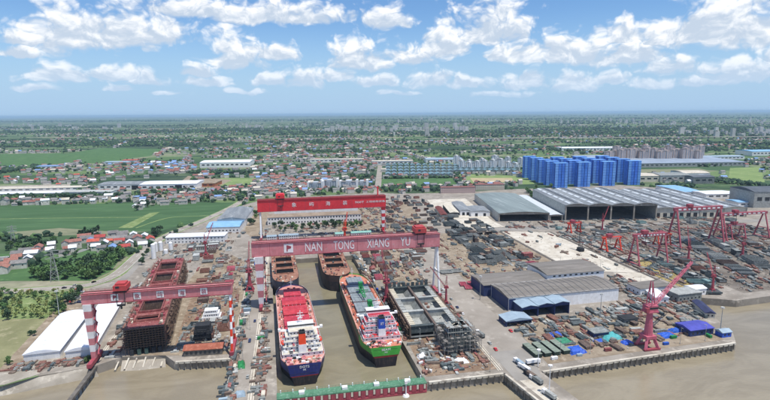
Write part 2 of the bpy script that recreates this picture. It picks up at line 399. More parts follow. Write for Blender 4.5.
m_brick = mat('red_tile_roof', '9c6a5e', '86584e', 0.3, 0.85, 'ac8478', rnd=0.2)
m_redroof = mat('bright_red_roof', 'bc5a4c', 'a44c40', 0.3, 0.8, rnd=0.15)
m_gyroof = mat('grey_tile_roof', '85827e', '706e6c', 0.3, 0.85, '9a9690', rnd=0.22)
m_villa = mat('slate_blue_roof', '74929a', '64828a', 0.2, 0.75, '88a4aa', rnd=0.15)
m_blroof = mat('blue_sheet_roof', '7d9cc4', '6f8eb6', 0.2, 0.6, rnd=0.15)
m_grass = mat('field_green', '56744a', '4b6842', 0.03, 1.0, '627e52', spec=0.05)
m_grass2 = mat('rice_green', '4e6a48', '456040', 0.012, 1.0, '58744e', stretch=(0.4, 3, 1), spec=0.05)
m_lime = mat('lime_field', '82945f', '748856', 0.02, 1.0, '8f9c6c', spec=0.05)
m_khaki = mat('dry_grass', '8b8a66', '7b7b59', 0.05, 1.0, '999474', spec=0.05)
m_turf = mat('verge_grass', '80905f', '6e804f', 0.06, 1.0, '98a074', spec=0.05)
m_pitch = mat('sand_pitch', 'b8a884', 'a89874', 0.05, 1.0)
m_trunk = mat('bark', '5a4a3a', '4a3c30', 1.0, 0.95)
def leafmat(name, a, b, c):
    m = mat(name, a, b, 0.35, 0.75, c, rnd=0.22, contrast=(0.42, 0.58), spec=0.15); return m
m_leafA = leafmat('leaf_dark', '4a6246', '384e38', '5c7456')
m_leafB = leafmat('leaf_mid', '64804c', '4c683c', '789058')
m_leafC = leafmat('leaf_yellow', '949c60', '7c8850', 'a8aa72')
m_leafD = leafmat('leaf_far', '3c523e', '2c4232', '50644a')
m_rail = mat('rail_steel', '5f5348', '4c4239', 0.5, 0.7)
m_yellow = mat('yellow_ground', 'a8955c', '8f7f4e', 0.12, 0.9, '7f7a5e')
m_tarpb = mat('tarp_blue', '2f5fc4', '2850aa', 0.4, 0.5, '5a86d8', rnd=0.1)
m_tarpt = mat('tarp_teal', '58b4b4', '4ca2a4', 0.4, 0.5, '7cc8c4', rnd=0.1)
m_tarpg = mat('tarp_green', '3c8a68', '327858', 0.4, 0.5, '58a080', rnd=0.1)
m_grtop = mat('greygreen_cover', '8a9484', '7a8476', 0.3, 0.7, rnd=0.08)
m_dgreen = mat('dark_green_side', '34443a', '2a3830', 0.3, 0.7)
m_gategr = mat('gate_green', '5c8a6c', '4e7a5e', 0.2, 0.7, '7ca088')
m_rubber = mat('rubber', '242426', '1a1a1c', 1.0, 0.9)
m_river = water_mat('river_water', '958b75', '877d68', 0.12)
m_dockw = water_mat('dock_water', '8c856c', '807962', 0.08)
m_scaf = mat('scaffold_brown', '6b5646', '54443a', 0.5, 0.9, '86705c')
m_slip = mat('slip_ground', '7f776c', '675f55', 0.05, 0.98, '948a7c', bump=0.2)
m_pink = mat('pink_panel', 'c86a78', 'b45a68', 0.2, 0.7, 'd89aa0', rnd=0.1)
HAZE = 4.0e-5

# ------------------------------------------------------------------ setting: water, plain, yard, roads, fields
def sheet(name, pts, m, z, label=None, px=False, kind='structure', parent=None):
    if px: pts = [g(*p) for p in pts]
    b = MB(); n = len(pts)
    vs = [(x, y, z) for x, y in pts]; fs = []
    for t in tessellate_polygon([[Vector((x, y, 0)) for x, y in pts]]):
        a, q, c = t
        cr = (pts[q][0] - pts[a][0]) * (pts[c][1] - pts[a][1]) - (pts[q][1] - pts[a][1]) * (pts[c][0] - pts[a][0])
        fs.append((a, q, c) if cr > 0 else (a, c, q))
    me = bpy.data.meshes.new(name); me.from_pydata(vs, [], fs); me.update()
    o = inst(name, me, m, parent)
    if parent is None: struct(o, kind, label)
    return o
SHORE = [(-174, 320), (-157, 329), (-128, 335), (-114, 345), (-86, 342), (-78, 331), (-41, 328), (-38, 205), (-9, 205), (-10.5, 272),
         (-21, 556), (70, 556), (77, 272), (128, 272.5), (141, 205), (161, 203), (151, 269.5), (304, 279), (314, 291), (325, 318), (337, 352), (349, 358),
         (373, 346), (410, 349)]
near = [(-3000, 296), (-500, 318)] + SHORE + [(700, 335), (3500, 260), (3500, 4200), (-3000, 4200)]
m_farm = field_mat()
plain = sheet('ground', near, m_farm, 0.0)
b = MB()
for (x0, x1, y0, y1) in ((-95000, -3000, 296, 4200), (3500, 95000, 260, 4200), (-95000, 95000, 4200, 14000), (-95000, 95000, 14000, 40000), (-95000, 95000, 40000, 120000)):
    b.add([(x0, y0, 0), (x1, y0, 0), (x1, y1, 0), (x0, y1, 0)], [(0, 1, 2, 3)])
struct(b.obj('terrain', m_farm))
b = MB()
for (x0, x1, y0, y1, z) in ((-3000, 3500, -1500, 400, -6.0), (-95000, -3000, -1500, 296, -6.0), (3500, 95000, -1500, 260, -6.0)):
    b.add([(x0, y0, z), (x1, y0, z), (x1, y1, z), (x0, y1, z)], [(0, 1, 2, 3)])
struct(b.obj('river', m_river))
sheet('dock_water', [(-10.8, 276.5), (77.4, 276.5), (71, 557), (-22, 557)], m_dockw, -5.2)
# shipyard ground: a slab with quay walls
YARD = SHORE[1:] + [(470, 352), (640, 370), (860, 520), (900, 800), (720, 985), (470, 985), (330, 970), (215, 985), (180, 1010), (-40, 985), (-92, 905), (-160, 700), (-171, 600),
                    (-178, 545), (-186, 500), (-186, 345), (-180, 338)]
b = MB(); b.prism(YARD, -10.0, 0.05); struct(b.obj('yard_ground', m_yard))
b = MB()   # stepped toe of the quay wall and river bank
b.add([(-420, 317, -7), (-174, 318.5, -7), (-124, 332, -7), (-128, 335.2, 0.12), (-157, 330, 0.12), (-176, 324, 0.12), (-420, 322, 0.12)], [(0, 1, 5, 6), (1, 2, 3, 4), (1, 4, 5)])
struct(b.obj('river_bank', m_conc))
# quay kerb beam with fender piles
def quay_edge(a, c, n):
    a, c = Vector((*a, 0)), Vector((*c, 0)); d = (c - a); L = d.length; d.normalize(); nrm = Vector((d.y, -d.x, 0))
    t = thing('quay_edge', 'concrete quay edge with dark rubber fenders along the brown river', 'quay', (a.x, a.y, 0))
    b = MB(); b.bar(nrm * 0.35 + Vector((0, 0, -0.55)), d * L + nrm * 0.35 + Vector((0, 0, -0.55)), 1.5, 1.5); b.obj('capping_beam', m_pale, t)
    fm = MB().box(-0.28, 0.28, -0.3, 0.3, -4.2, -0.3).mesh('fender'); pm = MB().tube((0, 0, -9), (0, 0, -1.1), 0.34, n=8).mesh('pile')
    for k in range(n):
        p = d * (L * (k + 0.5) / n) + nrm * 1.3; inst('pile', pm, m_conc, t, p - nrm * 1.0)
        inst('fender', fm, m_darkconc, t, p, math.atan2(d.y, d.x))
    return t
quay_edge((152, 269.6), (303, 278.8), 34)['label'] = 'long concrete quay edge with fenders in front of the red slewing crane'
quay_edge((79, 272.2), (127, 272.6), 12)['label'] = 'short concrete quay edge with fenders right of the dock gate'
quay_edge((-77, 331), (-42, 328), 9)['label'] = 'quay edge with fenders in front of the red roofed shed'
quay_edge((128.3, 271), (140.5, 206), 12)['label'] = 'fendered left edge of the pier running into the river'

# ground patches inside the yard
sheet('quay_road', [(-34, 206), (-24, 206), (-25, 640), (-36, 640)], m_road, 0.10)
sheet('service_road', [(127, 285), (163, 285), (160, 350), (158, 420), (165, 560), (170, 640), (140, 640), (137, 560), (132, 420)], m_road, 0.10)
sheet('yard_lane', [(131, 262), (148, 262), (158, 300), (130, 300)], m_asph, 0.14)
sheet('pier_deck', [(133, 262), (143, 206), (150, 206), (143, 264)], m_pale, 0.12)
sheet('dirt_ground', [(-108, 346), (-60, 336), (-42, 334), (-43, 470), (-50, 560), (-85, 620), (-95, 560)], m_dirt, 0.10)
sheet('rust_ground', [(-82, 345), (-70, 345), (-78, 480), (-90, 480)], m_rustdirt, 0.14)
sheet('rust_ground', [(-62, 380), (-46, 380), (-48, 470), (-66, 470)], m_rustdirt, 0.14)
sheet('dirt_ground', [(79, 278), (126, 278), (126, 345), (79, 345)], m_rustdirt, 0.12)
sheet('dirt_ground', [(76, 345), (83, 345), (74, 640), (68, 640)], m_dirt, 0.12)
sheet('dirt_ground', [(86, 425), (128, 425), (132, 640), (80, 640)], m_dirt, 0.13)
sheet('dirt_ground', [(165, 440), (280, 440), (280, 625), (172, 640)], m_dirt, 0.12)
sheet('pale_apron', [(284, 452), (342, 430), (345, 610), (284, 630)], m_pale, 0.14)
sheet('pale_apron', [(342, 360), (349, 372), (345, 430), (318, 436), (318, 400)], m_pale, 0.16)
sheet('storage_ground', [(160, 277), (300, 284), (300, 340), (165, 350)], m_dirt, 0.11)
sheet('yellow_ground', [(352, 372), (376, 372), (382, 470), (352, 470)], m_yellow, 0.13)
sheet('slip_ground', [(395, 360), (640, 372), (640, 640), (395, 640)], m_slip, 0.10)
sheet('works_road', [(280, 632), (700, 600), (700, 618), (280, 652)], m_asph, 0.16)
sheet('pale_apron', [(225, 655), (300, 655), (300, 700), (330, 900), (255, 900)], m_pale, 0.13)
sheet('dirt_ground', [(60, 640), (190, 640), (215, 880), (90, 880)], m_dirt, 0.12)
sheet('paved_yard', [(-120, 640), (-40, 640), (-40, 720), (-130, 720)], m_road, 0.12)
sheet('slip_ground', [(-60, 700), (-38, 640), (-30, 900), (-70, 900)], m_dirt, 0.14)
patch_shore = sheet('shore_path', [g(*p) for p in ((-40, 391), (4, 385), (40, 374), (34, 365), (12, 367), (0, 372), (-40, 380))], m_conc, 0.12)
sheet('dirt_path', [(-186, 340), (-178, 340), (-176, 450), (-190, 500), (-200, 500)], m_dirt, 0.12)

# fields and open ground outside the yard (image points dropped on to the ground)
def patch(name, pts, m, z, label): return sheet(name, pts, m, z, label, px=True)
patch('rice_field', [(-40, 207), (130, 203), (250, 202.5), (222, 214), (160, 231), (120, 232), (60, 228), (-60, 238)], m_grass2, 0.06, 'broad dark green rice field left of the yard')
patch('rice_field', [(-60, 259), (0, 254), (44, 254), (108, 249), (128, 250), (110, 272), (90, 281), (0, 281), (-70, 284)], m_grass, 0.06, 'green field below the village by the road')
patch('grass_verge', [(118, 270), (166, 234), (236, 204), (248, 198), (244, 204), (200, 221), (170, 236), (140, 257)], m_turf, 0.10, None)
patch('lime_strip', [(118, 228), (150, 213), (160, 212), (132, 228)], m_turf, 0.10, None)
patch('meadow', [(30, 160), (100, 148), (165, 149), (150, 156), (95, 163), (60, 162)], m_grass, 0.06, None)
patch('meadow', [(0, 154), (60, 153), (80, 160), (40, 167), (0, 166)], m_grass, 0.09, None)
patch('meadow', [(195, 182), (222, 178), (262, 178), (240, 188), (190, 192)], m_lime, 0.06, None)
patch('playing_field', [(378, 178), (452, 178), (458, 186), (380, 187)], m_grass, 0.06, None)
patch('playing_field', [(458, 174), (525, 176), (535, 184), (468, 186)], m_lime, 0.06, None)
patch('sand_pitch', [(470, 178), (512, 178), (514, 182.5), (474, 183)], m_pitch, 0.12, None)
patch('meadow', [(730, 168), (760, 167), (765, 182), (728, 184)], m_lime, 0.06, None)
patch('meadow', [(590, 155), (612, 153), (620, 157), (592, 159)], m_lime, 0.06, None)
patch('dry_field', [(-20, 318), (40, 309), (66, 318), (52, 330), (12, 369), (-20, 380)], m_khaki, 0.06, None)
patch('nursery_ground', [(-20, 296), (70, 291), (82, 297), (66, 318), (-20, 320)], m_turf, 0.09, None)
patch('pale_ground', [(0, 186), (70, 184), (72, 196), (0, 197)], m_conc, 0.06, None)
patch('pale_ground', [(188, 176), (232, 180), (205, 193), (170, 190)], m_dirt, 0.09, None)

def ribbon(name, pts, w, m, z, px=True):
    P = [Vector((*g(*p), 0)) if px else Vector((*p, 0)) for p in pts]
    # smooth with Catmull-Rom
    Q = []
    for i in range(len(P) - 1):
        p0, p1, p2, p3 = P[max(i - 1, 0)], P[i], P[i + 1], P[min(i + 2, len(P) - 1)]
        for k in range(8):
            t = k / 8
            Q.append(0.5 * ((2 * p1) + (-p0 + p2) * t + (2 * p0 - 5 * p1 + 4 * p2 - p3) * t * t + (-p0 + 3 * p1 - 3 * p2 + p3) * t ** 3))
    Q.append(P[-1]); b = MB(); vs = []; fs = []
    for i, p in enumerate(Q):
        d = (Q[min(i + 1, len(Q) - 1)] - Q[max(i - 1, 0)]).normalized(); n = Vector((-d.y, d.x, 0))
        vs += [p - n * w / 2, p + n * w / 2]
        if i: fs.append((2 * i - 2, 2 * i, 2 * i + 1, 2 * i - 1))
    vs = [(v.x, v.y, z) for v in vs]; b.add(vs, fs)
    return Q, struct(b.obj(name, m))
LROAD = [(-60, 296), (0, 292), (60, 288), (92, 284), (118, 273), (142, 252), (168, 235), (204, 220), (232, 207), (250, 196)]
RQ, _ = ribbon('river_road', LROAD, 12, m_road, 0.16)
ribbon('verge_strip', LROAD, 17, m_turf, 0.13)
ribbon('access_road', [(112, 286), (126, 277), (146, 256), (170, 241), (205, 226)], 7, m_asph, 0.18)
ribbon('access_road', [(232, 207), (242, 213), (238, 224), (232, 240), (226, 262)], 9, m_road, 0.18)
ribbon('avenue', [(376, 196), (378, 186), (380, 165)], 14, m_road, 0.14)
ribbon('field_path', [(-30, 219.5), (40, 218.3), (120, 217.5), (150, 217)], 3.0, m_turf, 0.12)
ribbon('field_path', [(136, 228), (168, 218), (200, 216), (240, 214)], 3.0, m_lime, 0.13)
ribbon('field_ditch', [(48, 257), (62, 256), (78, 252), (86, 249)], 9, mat('ditch_mud', '8c8f88', '7a7d74', 0.1, 0.4), 0.12)
for off in (-5.4, 0.0, 5.4):   # road markings
    b = MB()
    for i in range(len(RQ) - 1):
        if off == 0.0 and i % 2: continue
        d = (RQ[i + 1] - RQ[i]).normalized(); n = Vector((-d.y, d.x, 0)) * off; e = RQ[i] + d * 0.05
        w = Vector((-d.y, d.x, 0)) * 0.12
        b.add([(*(RQ[i] + n - w).xy, 0.18), (*(RQ[i + 1] + n - w).xy, 0.18), (*(RQ[i + 1] + n + w).xy, 0.18), (*(RQ[i] + n + w).xy, 0.18)], [(0, 1, 2, 3)])
    struct(b.obj('road_marking', m_white))

# the air: pale even haze round camera and scene, sky outside
hm = bpy.data.materials.new('haze_air'); hm.use_nodes = True; nt = hm.node_tree; nt.nodes.clear()
pv = N(nt, 'ShaderNodeVolumePrincipled'); pv.inputs['Color'].default_value = (0.50, 0.69, 0.92, 1); pv.inputs['Density'].default_value = HAZE
pv.inputs['Anisotropy'].default_value = 0.0
ho = N(nt, 'ShaderNodeOutputMaterial'); nt.links.new(pv.outputs[0], ho.inputs['Volume'])
b = MB(); b.box(-96000, 96000, -1600, 121000, -11.5, 190)
hz_o = b.obj('haze', hm); hz_o['kind'] = 'stuff'

# ------------------------------------------------------------------ cranes
def lettering(txt, x0, x1, z0, z1, y, m, parent, name='lettering', depth=0.12):
    cu = bpy.data.curves.new('lettering', 'FONT'); cu.body = txt; cu.extrude = 0.05; cu.resolution_u = 2
    o = bpy.data.objects.new('tmp', cu); col.objects.link(o)
    bpy.context.view_layer.update()
    me = bpy.data.meshes.new_from_object(o.evaluated_get(bpy.context.evaluated_depsgraph_get()))
    bpy.data.objects.remove(o); bpy.data.curves.remove(cu)
    n = len(me.vertices); a = np.zeros(n * 3); me.vertices.foreach_get('co', a); a = a.reshape(-1, 3)
    if n == 0: return None
    lo, hi = a.min(0), a.max(0); q = np.zeros_like(a)
    q[:, 0] = x0 + (a[:, 0] - lo[0]) / (hi[0] - lo[0]) * (x1 - x0)
    q[:, 2] = z0 + (a[:, 1] - lo[1]) / (hi[1] - lo[1]) * (z1 - z0)
    q[:, 1] = y - np.where(a[:, 2] > 0, depth, 0.0)
    me.vertices.foreach_set('co', q.ravel()); me.update(); me.materials.clear()
    return inst(name, me, m, parent)

def lattice(b, p, q, w, n, r=0.25, h=None):
    """a square lattice boom between two points"""
    p, q = Vector(p), Vector(q); d = (q - p).normalized(); h = h or w
    a = d.cross(Vector((0, 0, 1)))
    if a.length < 1e-3: a = Vector((1, 0, 0))
    a.normalize(); u = a.cross(d); L = (q - p).length
    C = [(-1, -1), (1, -1), (1, 1), (-1, 1)]
    def pt(t, k, taper=1.0): return p + d * (L * t) + a * (C[k][0] * w / 2 * taper) + u * (C[k][1] * h / 2 * taper)
    for k in range(4): b.bar(pt(0, k), pt(1, k, 0.6), r)
    for i in range(n):
        t0, t1 = i / n, (i + 1) / n; s0, s1 = 1 - 0.4 * t0, 1 - 0.4 * t1
        for k in range(4):
            b.bar(pt(t0, k, s0), pt(t1, (k + 1) % 4, s1), r * 0.7)
    return b

def banded_leg(t, p, q, w0, w1, n, mA, mB, dy=None):
    p, q = Vector(p), Vector(q)
    for k in range(n):
        a, c = p.lerp(q, k / n), p.lerp(q, (k + 1) / n)
        wa, wc = w0 + (w1 - w0) * k / n, w0 + (w1 - w0) * (k + 1) / n
        da, dc = (wa, wc) if dy is None else (dy * wa / w0, dy * wc / w0)
        b = MB(); vs = [(a.x - wa / 2, a.y - da / 2, a.z), (a.x + wa / 2, a.y - da / 2, a.z), (a.x + wa / 2, a.y + da / 2, a.z), (a.x - wa / 2, a.y + da / 2, a.z),
              (c.x - wc / 2, c.y - dc / 2, c.z), (c.x + wc / 2, c.y - dc / 2, c.z), (c.x + wc / 2, c.y + dc / 2, c.z), (c.x - wc / 2, c.y + dc / 2, c.z)]
        b.add(vs, [(3, 2, 1, 0), (4, 5, 6, 7), (0, 1, 5, 4), (1, 2, 6, 5), (2, 3, 7, 6), (3, 0, 4, 7)])
        b.obj('leg_section', mA if k % 2 == 0 else mB, t)
def bogies(t, x, y0, y1, m):
    b = MB(); b.box(x - 1.3, x + 1.3, y0, y1, 1.6, 4.2); s = b.obj('sill_beam', m, t)
    wm = MB().tube((-0.5, 0, 0.8), (0.5, 0, 0.8), 0.75, n=10).mesh('wheel')
    for k in range(6):
        yy = y0 + (y1 - y0) * (k + 0.5) / 6
        b = MB(); b.box(x - 0.9, x + 0.9, yy - 1.3, yy + 1.3, 0.9, 1.7); bo = b.obj('bogie', m_pinkdark, t)
        for q in (-0.7, 0.7): inst('wheel', wm, m_rubber, bo, (x, yy + q, 0.02))
def trolley(t, x, Y, gd, zt, m, w=11, drop=8, scale=1.0):
    b = MB(); b.box(x - w / 2, x + w / 2, Y - gd / 2 - 1.6, Y + gd / 2 + 1.6, zt + 1.6, zt + 1.6 + 4.5 * scale)
    b.box(x - w / 2 + 1, x + w / 2 - 1, Y - gd / 2, Y + gd / 2, zt + 1.6 + 4.5 * scale, zt + 2.8 + 4.5 * scale); tr = b.obj('trolley', m, t)
    b = MB(); b.box(x - w / 2 + 0.6, x + w / 2 - 0.6, Y - gd / 2 - 1.0, Y + gd / 2 + 1.0, zt + 0.7, zt + 1.6); b.obj('trolley_truck', m_dark, tr)
    b = MB()
    for q in (-0.3, 0.3):
        b.bar((x + q * w, Y - gd / 2 - 1.2, zt + 2), (x + q * w, Y - gd / 2 - 1.2, zt - drop), 0.35)
    b.bar((x - 0.3 * w, Y - gd / 2 - 1.2, zt - drop), (x + 0.3 * w, Y - gd / 2 - 1.2, zt - drop), 1.4, 1.0)
    b.bar((x, Y - gd / 2 - 1.2, zt - drop), (x, Y - gd / 2 - 1.2, zt - drop - 2.5), 0.9); b.obj('hoist_tackle', m_dark, tr)
    b = MB(); b.box(x - 2.4, x - 0.2, Y - gd / 2 - 1.7, Y - gd / 2 - 1.2, zt + 3.4, zt + 4.8); b.obj('cab_window', m_glass, tr)

def gantry(label, x0, x1, gx0, gx1, Y, zb, zt, gd, m, rigid=('L', 6.0), band=(None, None), trol=None, trm=None, flex_band=None, bands=7, name='gantry_crane', trw=11):
    t = thing(name, label, 'gantry crane', (0, 0, 0))
    b = MB(); b.box(gx0, gx1, Y - gd / 2, Y + gd / 2, zb, zt); gi = b.obj('girder', m, t)
    b = MB(); b.box(gx0, gx1, Y - gd / 2 - 0.9, Y - gd / 2 - 0.1, zt + 0.02, zt + 0.14); b.box(gx0, gx1, Y + gd / 2 + 0.1, Y + gd / 2 + 0.9, zt + 0.02, zt + 0.14)
    n = int((gx1 - gx0) / 4)
    for sy in (-1, 1):
        for k in range(n + 1):
            x = gx0 + (gx1 - gx0) * k / n
            b.bar((x, Y + sy * (gd / 2 + 0.85), zt), (x, Y + sy * (gd / 2 + 0.85), zt + 1.2), 0.1)
        for z in (0.6, 1.2): b.bar((gx0, Y + sy * (gd / 2 + 0.85), zt + z), (gx1, Y + sy * (gd / 2 + 0.85), zt + z), 0.09)
    b.obj('walkway', m_pinkdark, gi)
    b = MB()
    for sy in (-0.3, 0.3): b.box(gx0, gx1, Y + sy * gd - 0.3, Y + sy * gd + 0.3, zt, zt + 0.5)
    b.obj('trolley_rail', m_rail, gi)
    b = MB(); nseg = max(4, int((gx1 - gx0) / 14))   # plate seams on the girder web
    for k in range(1, nseg):
        x = gx0 + (gx1 - gx0) * k / nseg; b.box(x - 0.12, x + 0.12, Y - gd / 2 - 0.05, Y - gd / 2 + 0.2, zb + 0.1, zt - 0.1)
    b.box(gx0, gx1, Y - gd / 2 - 0.16, Y - gd / 2 + 0.3, zb - 0.25, zb + 0.2); b.box(gx0, gx1, Y - gd / 2 - 0.16, Y - gd / 2 + 0.3, zt - 0.3, zt + 0.01)
    b.obj('girder_flange', m_pinkdark, gi)
    for side, x in (('L', x0), ('R', x1)):
        if side == rigid[0]:
            banded_leg(t, (x, Y, 4.2), (x, Y, zb - 0.02), rigid[1] * 0.55, rigid[1], bands, band[0], band[1], dy=rigid[1] * 0.9)
            bogies(t, x, Y - 11, Y + 11, m_pinkdark)
        else:
            for sy in (-1, 1):
                if flex_band: 
                    for k in range(bands):
                        a = Vector((x, Y + sy * 9.5, 4.2)).lerp(Vector((x, Y + sy * 1.5, zb)), k / bands); c = Vector((x, Y + sy * 9.5, 4.2)).lerp(Vector((x, Y + sy * 1.5, zb)), (k + 1) / bands)
                        MB().tube(a, c, 0.85, n=10).obj('leg_section', flex_band[k % 2], t, smooth=False)
                else:
                    MB().tube((x, Y + sy * 9.5, 4.2), (x, Y + sy * 1.5, zb), 1.0, n=10).obj('leg', m_white, t)
            MB().bar((x, Y - 5.5, zb * 0.5), (x, Y + 5.5, zb * 0.5), 0.9).obj('leg_tie', m_white, t)
            bogies(t, x, Y - 12, Y + 12, m_pinkdark)
    # stair tower up the rigid leg
    xl = x0 if rigid[0] == 'L' else x1; b = MB(); sx = xl + (rigid[1] * 0.6)
    for k in range(int(zb / 4)):
        z = 3 + 4 * k; s = 1 if k % 2 else -1
        b.bar((sx, Y - 2.2 * s, z), (sx, Y + 2.2 * s, z + 4), 0.8, 0.15); b.box(sx - 0.5, sx + 0.5, Y + 2.0 * s - 0.6, Y + 2.0 * s + 0.6, z + 3.9, z + 4.05)
    b.obj('stairway', m_pinkdark, t)
    if trol is not None: trolley(t, trol, Y, gd, zt, trm or m_red, trw, scale=trw / 11)
    return t, gi
def sx(px, py, Y): return ry(px, py, Y)[0]

# main crane, pink with white lettering
Y0, GD = 416, 9.0; yf = Y0 - GD / 2
main, mg = gantry('huge faded pink gantry crane lettered NAN TONG XIANG YU spanning the dock', -25.5, 127, -31, 128.5, Y0, 45.3, 56.6, GD, m_pinkred, ('L', 7.0), (m_white, m_pinkred), trol=111, trm=MATS.get('trolley_red') or mat('trolley_red', 'c04a4a', 'a84040', 0.3, 0.6, dirt=0.2), trw=10)
def words(par, items, zc, hh, yf, m=m_white, pyref=245):
    for txt, a, c in items:
        lettering(txt, sx(a, pyref, yf), sx(c, pyref, yf), zc - hh / 2, zc + hh / 2, yf - 0.06, m, par)
words(mg, [('NAN', 305, 322), ('TONG', 333.5, 354), ('XIANG', 367, 389), ('YU', 400.5, 410)], 51.2, 7.6, yf, pyref=243)
def logo_plate(par, pxc, zc, s, yf, py, ch=None):
    xc = sx(pxc, py, yf)
    b = MB(); b.box(xc - s / 2, xc + s / 2, yf - 0.22, yf - 0.02, zc - s / 2, zc + s / 2); p = b.obj('emblem_plate', m_white, par)
    if ch: lettering(ch, xc - s * 0.36, xc + s * 0.36, zc - s * 0.36, zc + s * 0.36, yf - 0.26, m_pinkdark, p)
    else:
        b = MB()   # a flag-like P emblem
        b.box(xc - s * 0.22, xc - s * 0.1, yf - 0.36, yf - 0.24, zc - s * 0.36, zc + s * 0.34)
        b.xprism([(xc - s * 0.1, zc + s * 0.34), (xc + s * 0.3, zc + s * 0.2), (xc + s * 0.26, zc - s * 0.02), (xc - s * 0.1, zc - s * 0.1)], yf - 0.36, yf - 0.24)
        b.obj('emblem', m_pinkdark, p)
logo_plate(mg, 288.5, 51.2, 7.4, yf, 247)
# rear crane, bright red
Y1, GD1 = 658, 10; yf1 = Y1 - GD1 / 2
rear, rg = gantry('bright red gantry crane with white characters standing behind the dock', -36, 125, -39, 128, Y1, 37.0, 52.0, GD1, m_red, ('R', 5.2), (m_red, m_white), trol=-10, trm=m_red, bands=7)
for px, ch in ((294, '象'), (311.5, '屿'), (328, '海'), (345, '装')):
    xc = sx(px, 203, yf1); lettering(ch, xc - 2.9, xc + 2.9, 41.8, 47.6, yf1 - 0.06, m_white, rg)
lettering('900T', sx(355, 200, yf1), sx(364, 200, yf1), 43.2, 46.0, yf1 - 0.06, m_white, rg)
lettering('工程船舶装备', sx(366, 200, yf1), sx(385, 200, yf1), 43.4, 46.2, yf1 - 0.06, m_white, rg)
b = MB(); b.bar((118, Y1, 52), (118, Y1, 64), 1.6); b.bar((118, Y1, 62), (112, Y1 - 4, 66), 0.7); b.bar((118, Y1, 64), (124, Y1, 58), 0.5); b.obj('service_davit', m_red, rear)
# left crane over the building slip
Y2, GD2 = 340, 6.5; yf2 = Y2 - GD2 / 2
left, lg = gantry('faded pink gantry crane over the rusty hull on the left slip', -128.5, -41, -131.5, -39.5, Y2, 41.6, 47.9, GD2, m_pinkred, ('L', 4.9), (m_pinkred, m_white), trol=-108, trm=mat('trolley_red', 'c04a4a', 'a84040', 0.3, 0.6, dirt=0.2), flex_band=(m_orange, m_white), bands=8, trw=8)
logo_plate(lg, 114.5, 45.0, 4.4, yf2, 296)
for px, ch in ((137, '象'), (160, '屿'), (182, '海'), (204, '装')): logo_plate(lg, px, 45.0, 4.4, yf2, 293, ch)

# smaller A-legged goliath cranes on the right slips
def goliath(label, xa, xb, Y, zt, h, m, spread=11, w=1.1, trol=None, rz=0.0, loc=None):
    xc = (xa + xb) / 2; t = thing('goliath_crane', label, 'gantry crane', (xc, Y, 0), rz); xa -= xc; xb -= xc; Yl = 0
    b = MB(); b.box(xa - 3, xb + 3, -1.8, 1.8, zt - h, zt); gi = b.obj('girder', m, t)
    wp = MB().box(-(xb - xa) / 32, (xb - xa) / 32, -2.0, -1.82, zt - h * 0.72, zt - h * 0.3).mesh('white_panel')
    for k in range(9): inst('white_panel', wp, m_white, gi, (xa + (xb - xa) * (k + 0.5) / 9, 0, 0))
    b = MB()
    for s in (-1, 1):
        b.bar((xa - 3, s * 2.2, zt + 1.1), (xb + 3, s * 2.2, zt + 1.1), 0.15)
        for k in range(12): x = xa - 3 + (xb - xa + 6) * k / 11; b.bar((x, s * 2.2, zt), (x, s * 2.2, zt + 1.1), 0.12)
    b.obj('handrail', m, gi)
    for x, mm in ((xa, m), (xb, m)):
        for s in (-1, 1): MB().bar((x, s * spread, 1.2), (x, s * 1.6, zt - h), w * 1.15, w).obj('leg', mm, t)
        MB().bar((x, -spread * 0.62, zt * 0.38), (x, spread * 0.62, zt * 0.38), w * 0.7).obj('leg_tie', mm, t)
        b = MB(); b.box(x - 0.9, x + 0.9, -spread - 1.5, spread + 1.5, 0.3, 1.4); b.obj('sill_beam', mm, t)
    tx = trol if trol is not None else xa * 0.4
    b = MB(); b.box(tx - 3, tx + 3, -2.6, 2.6, zt + 0.4, zt + 3.6); tr = b.obj('trolley', m_pinkdark, t)
    MB().bar((tx, -2.3, zt), (tx, -2.3, zt * 0.55), 0.3).obj('hoist_rope', m_dark, tr)
    return t
m_gol = mat('goliath_red', 'b8606a', 'a4525c', 0.3, 0.7, dirt=0.25)
goliath('pink goliath crane nearest the river among the right slips', 358, 392, 458, zat(363, 462, 233), 3.0, m_gol, 9, 1.15)
goliath('tallest pink goliath crane over the slips with white legs', 452, 512, 512, 47, 4.0, m_gol, 12, 1.4)
goliath('pink A-legged goliath crane at the far right', 533, 596, 528, 33.5, 3.0, m_gol, 11, 1.15)
p = g(574, 232); goliath('small orange portal crane in front of the open hall', p[0] - 7, p[0] + 7, p[1], 13, 1.8, m_orange, 5, 1.1)
p = g(611, 250); goliath('small orange portal crane beside the pale apron', p[0] - 9, p[0] + 9, p[1], 16, 2.0, m_orange, 6, 1.2)

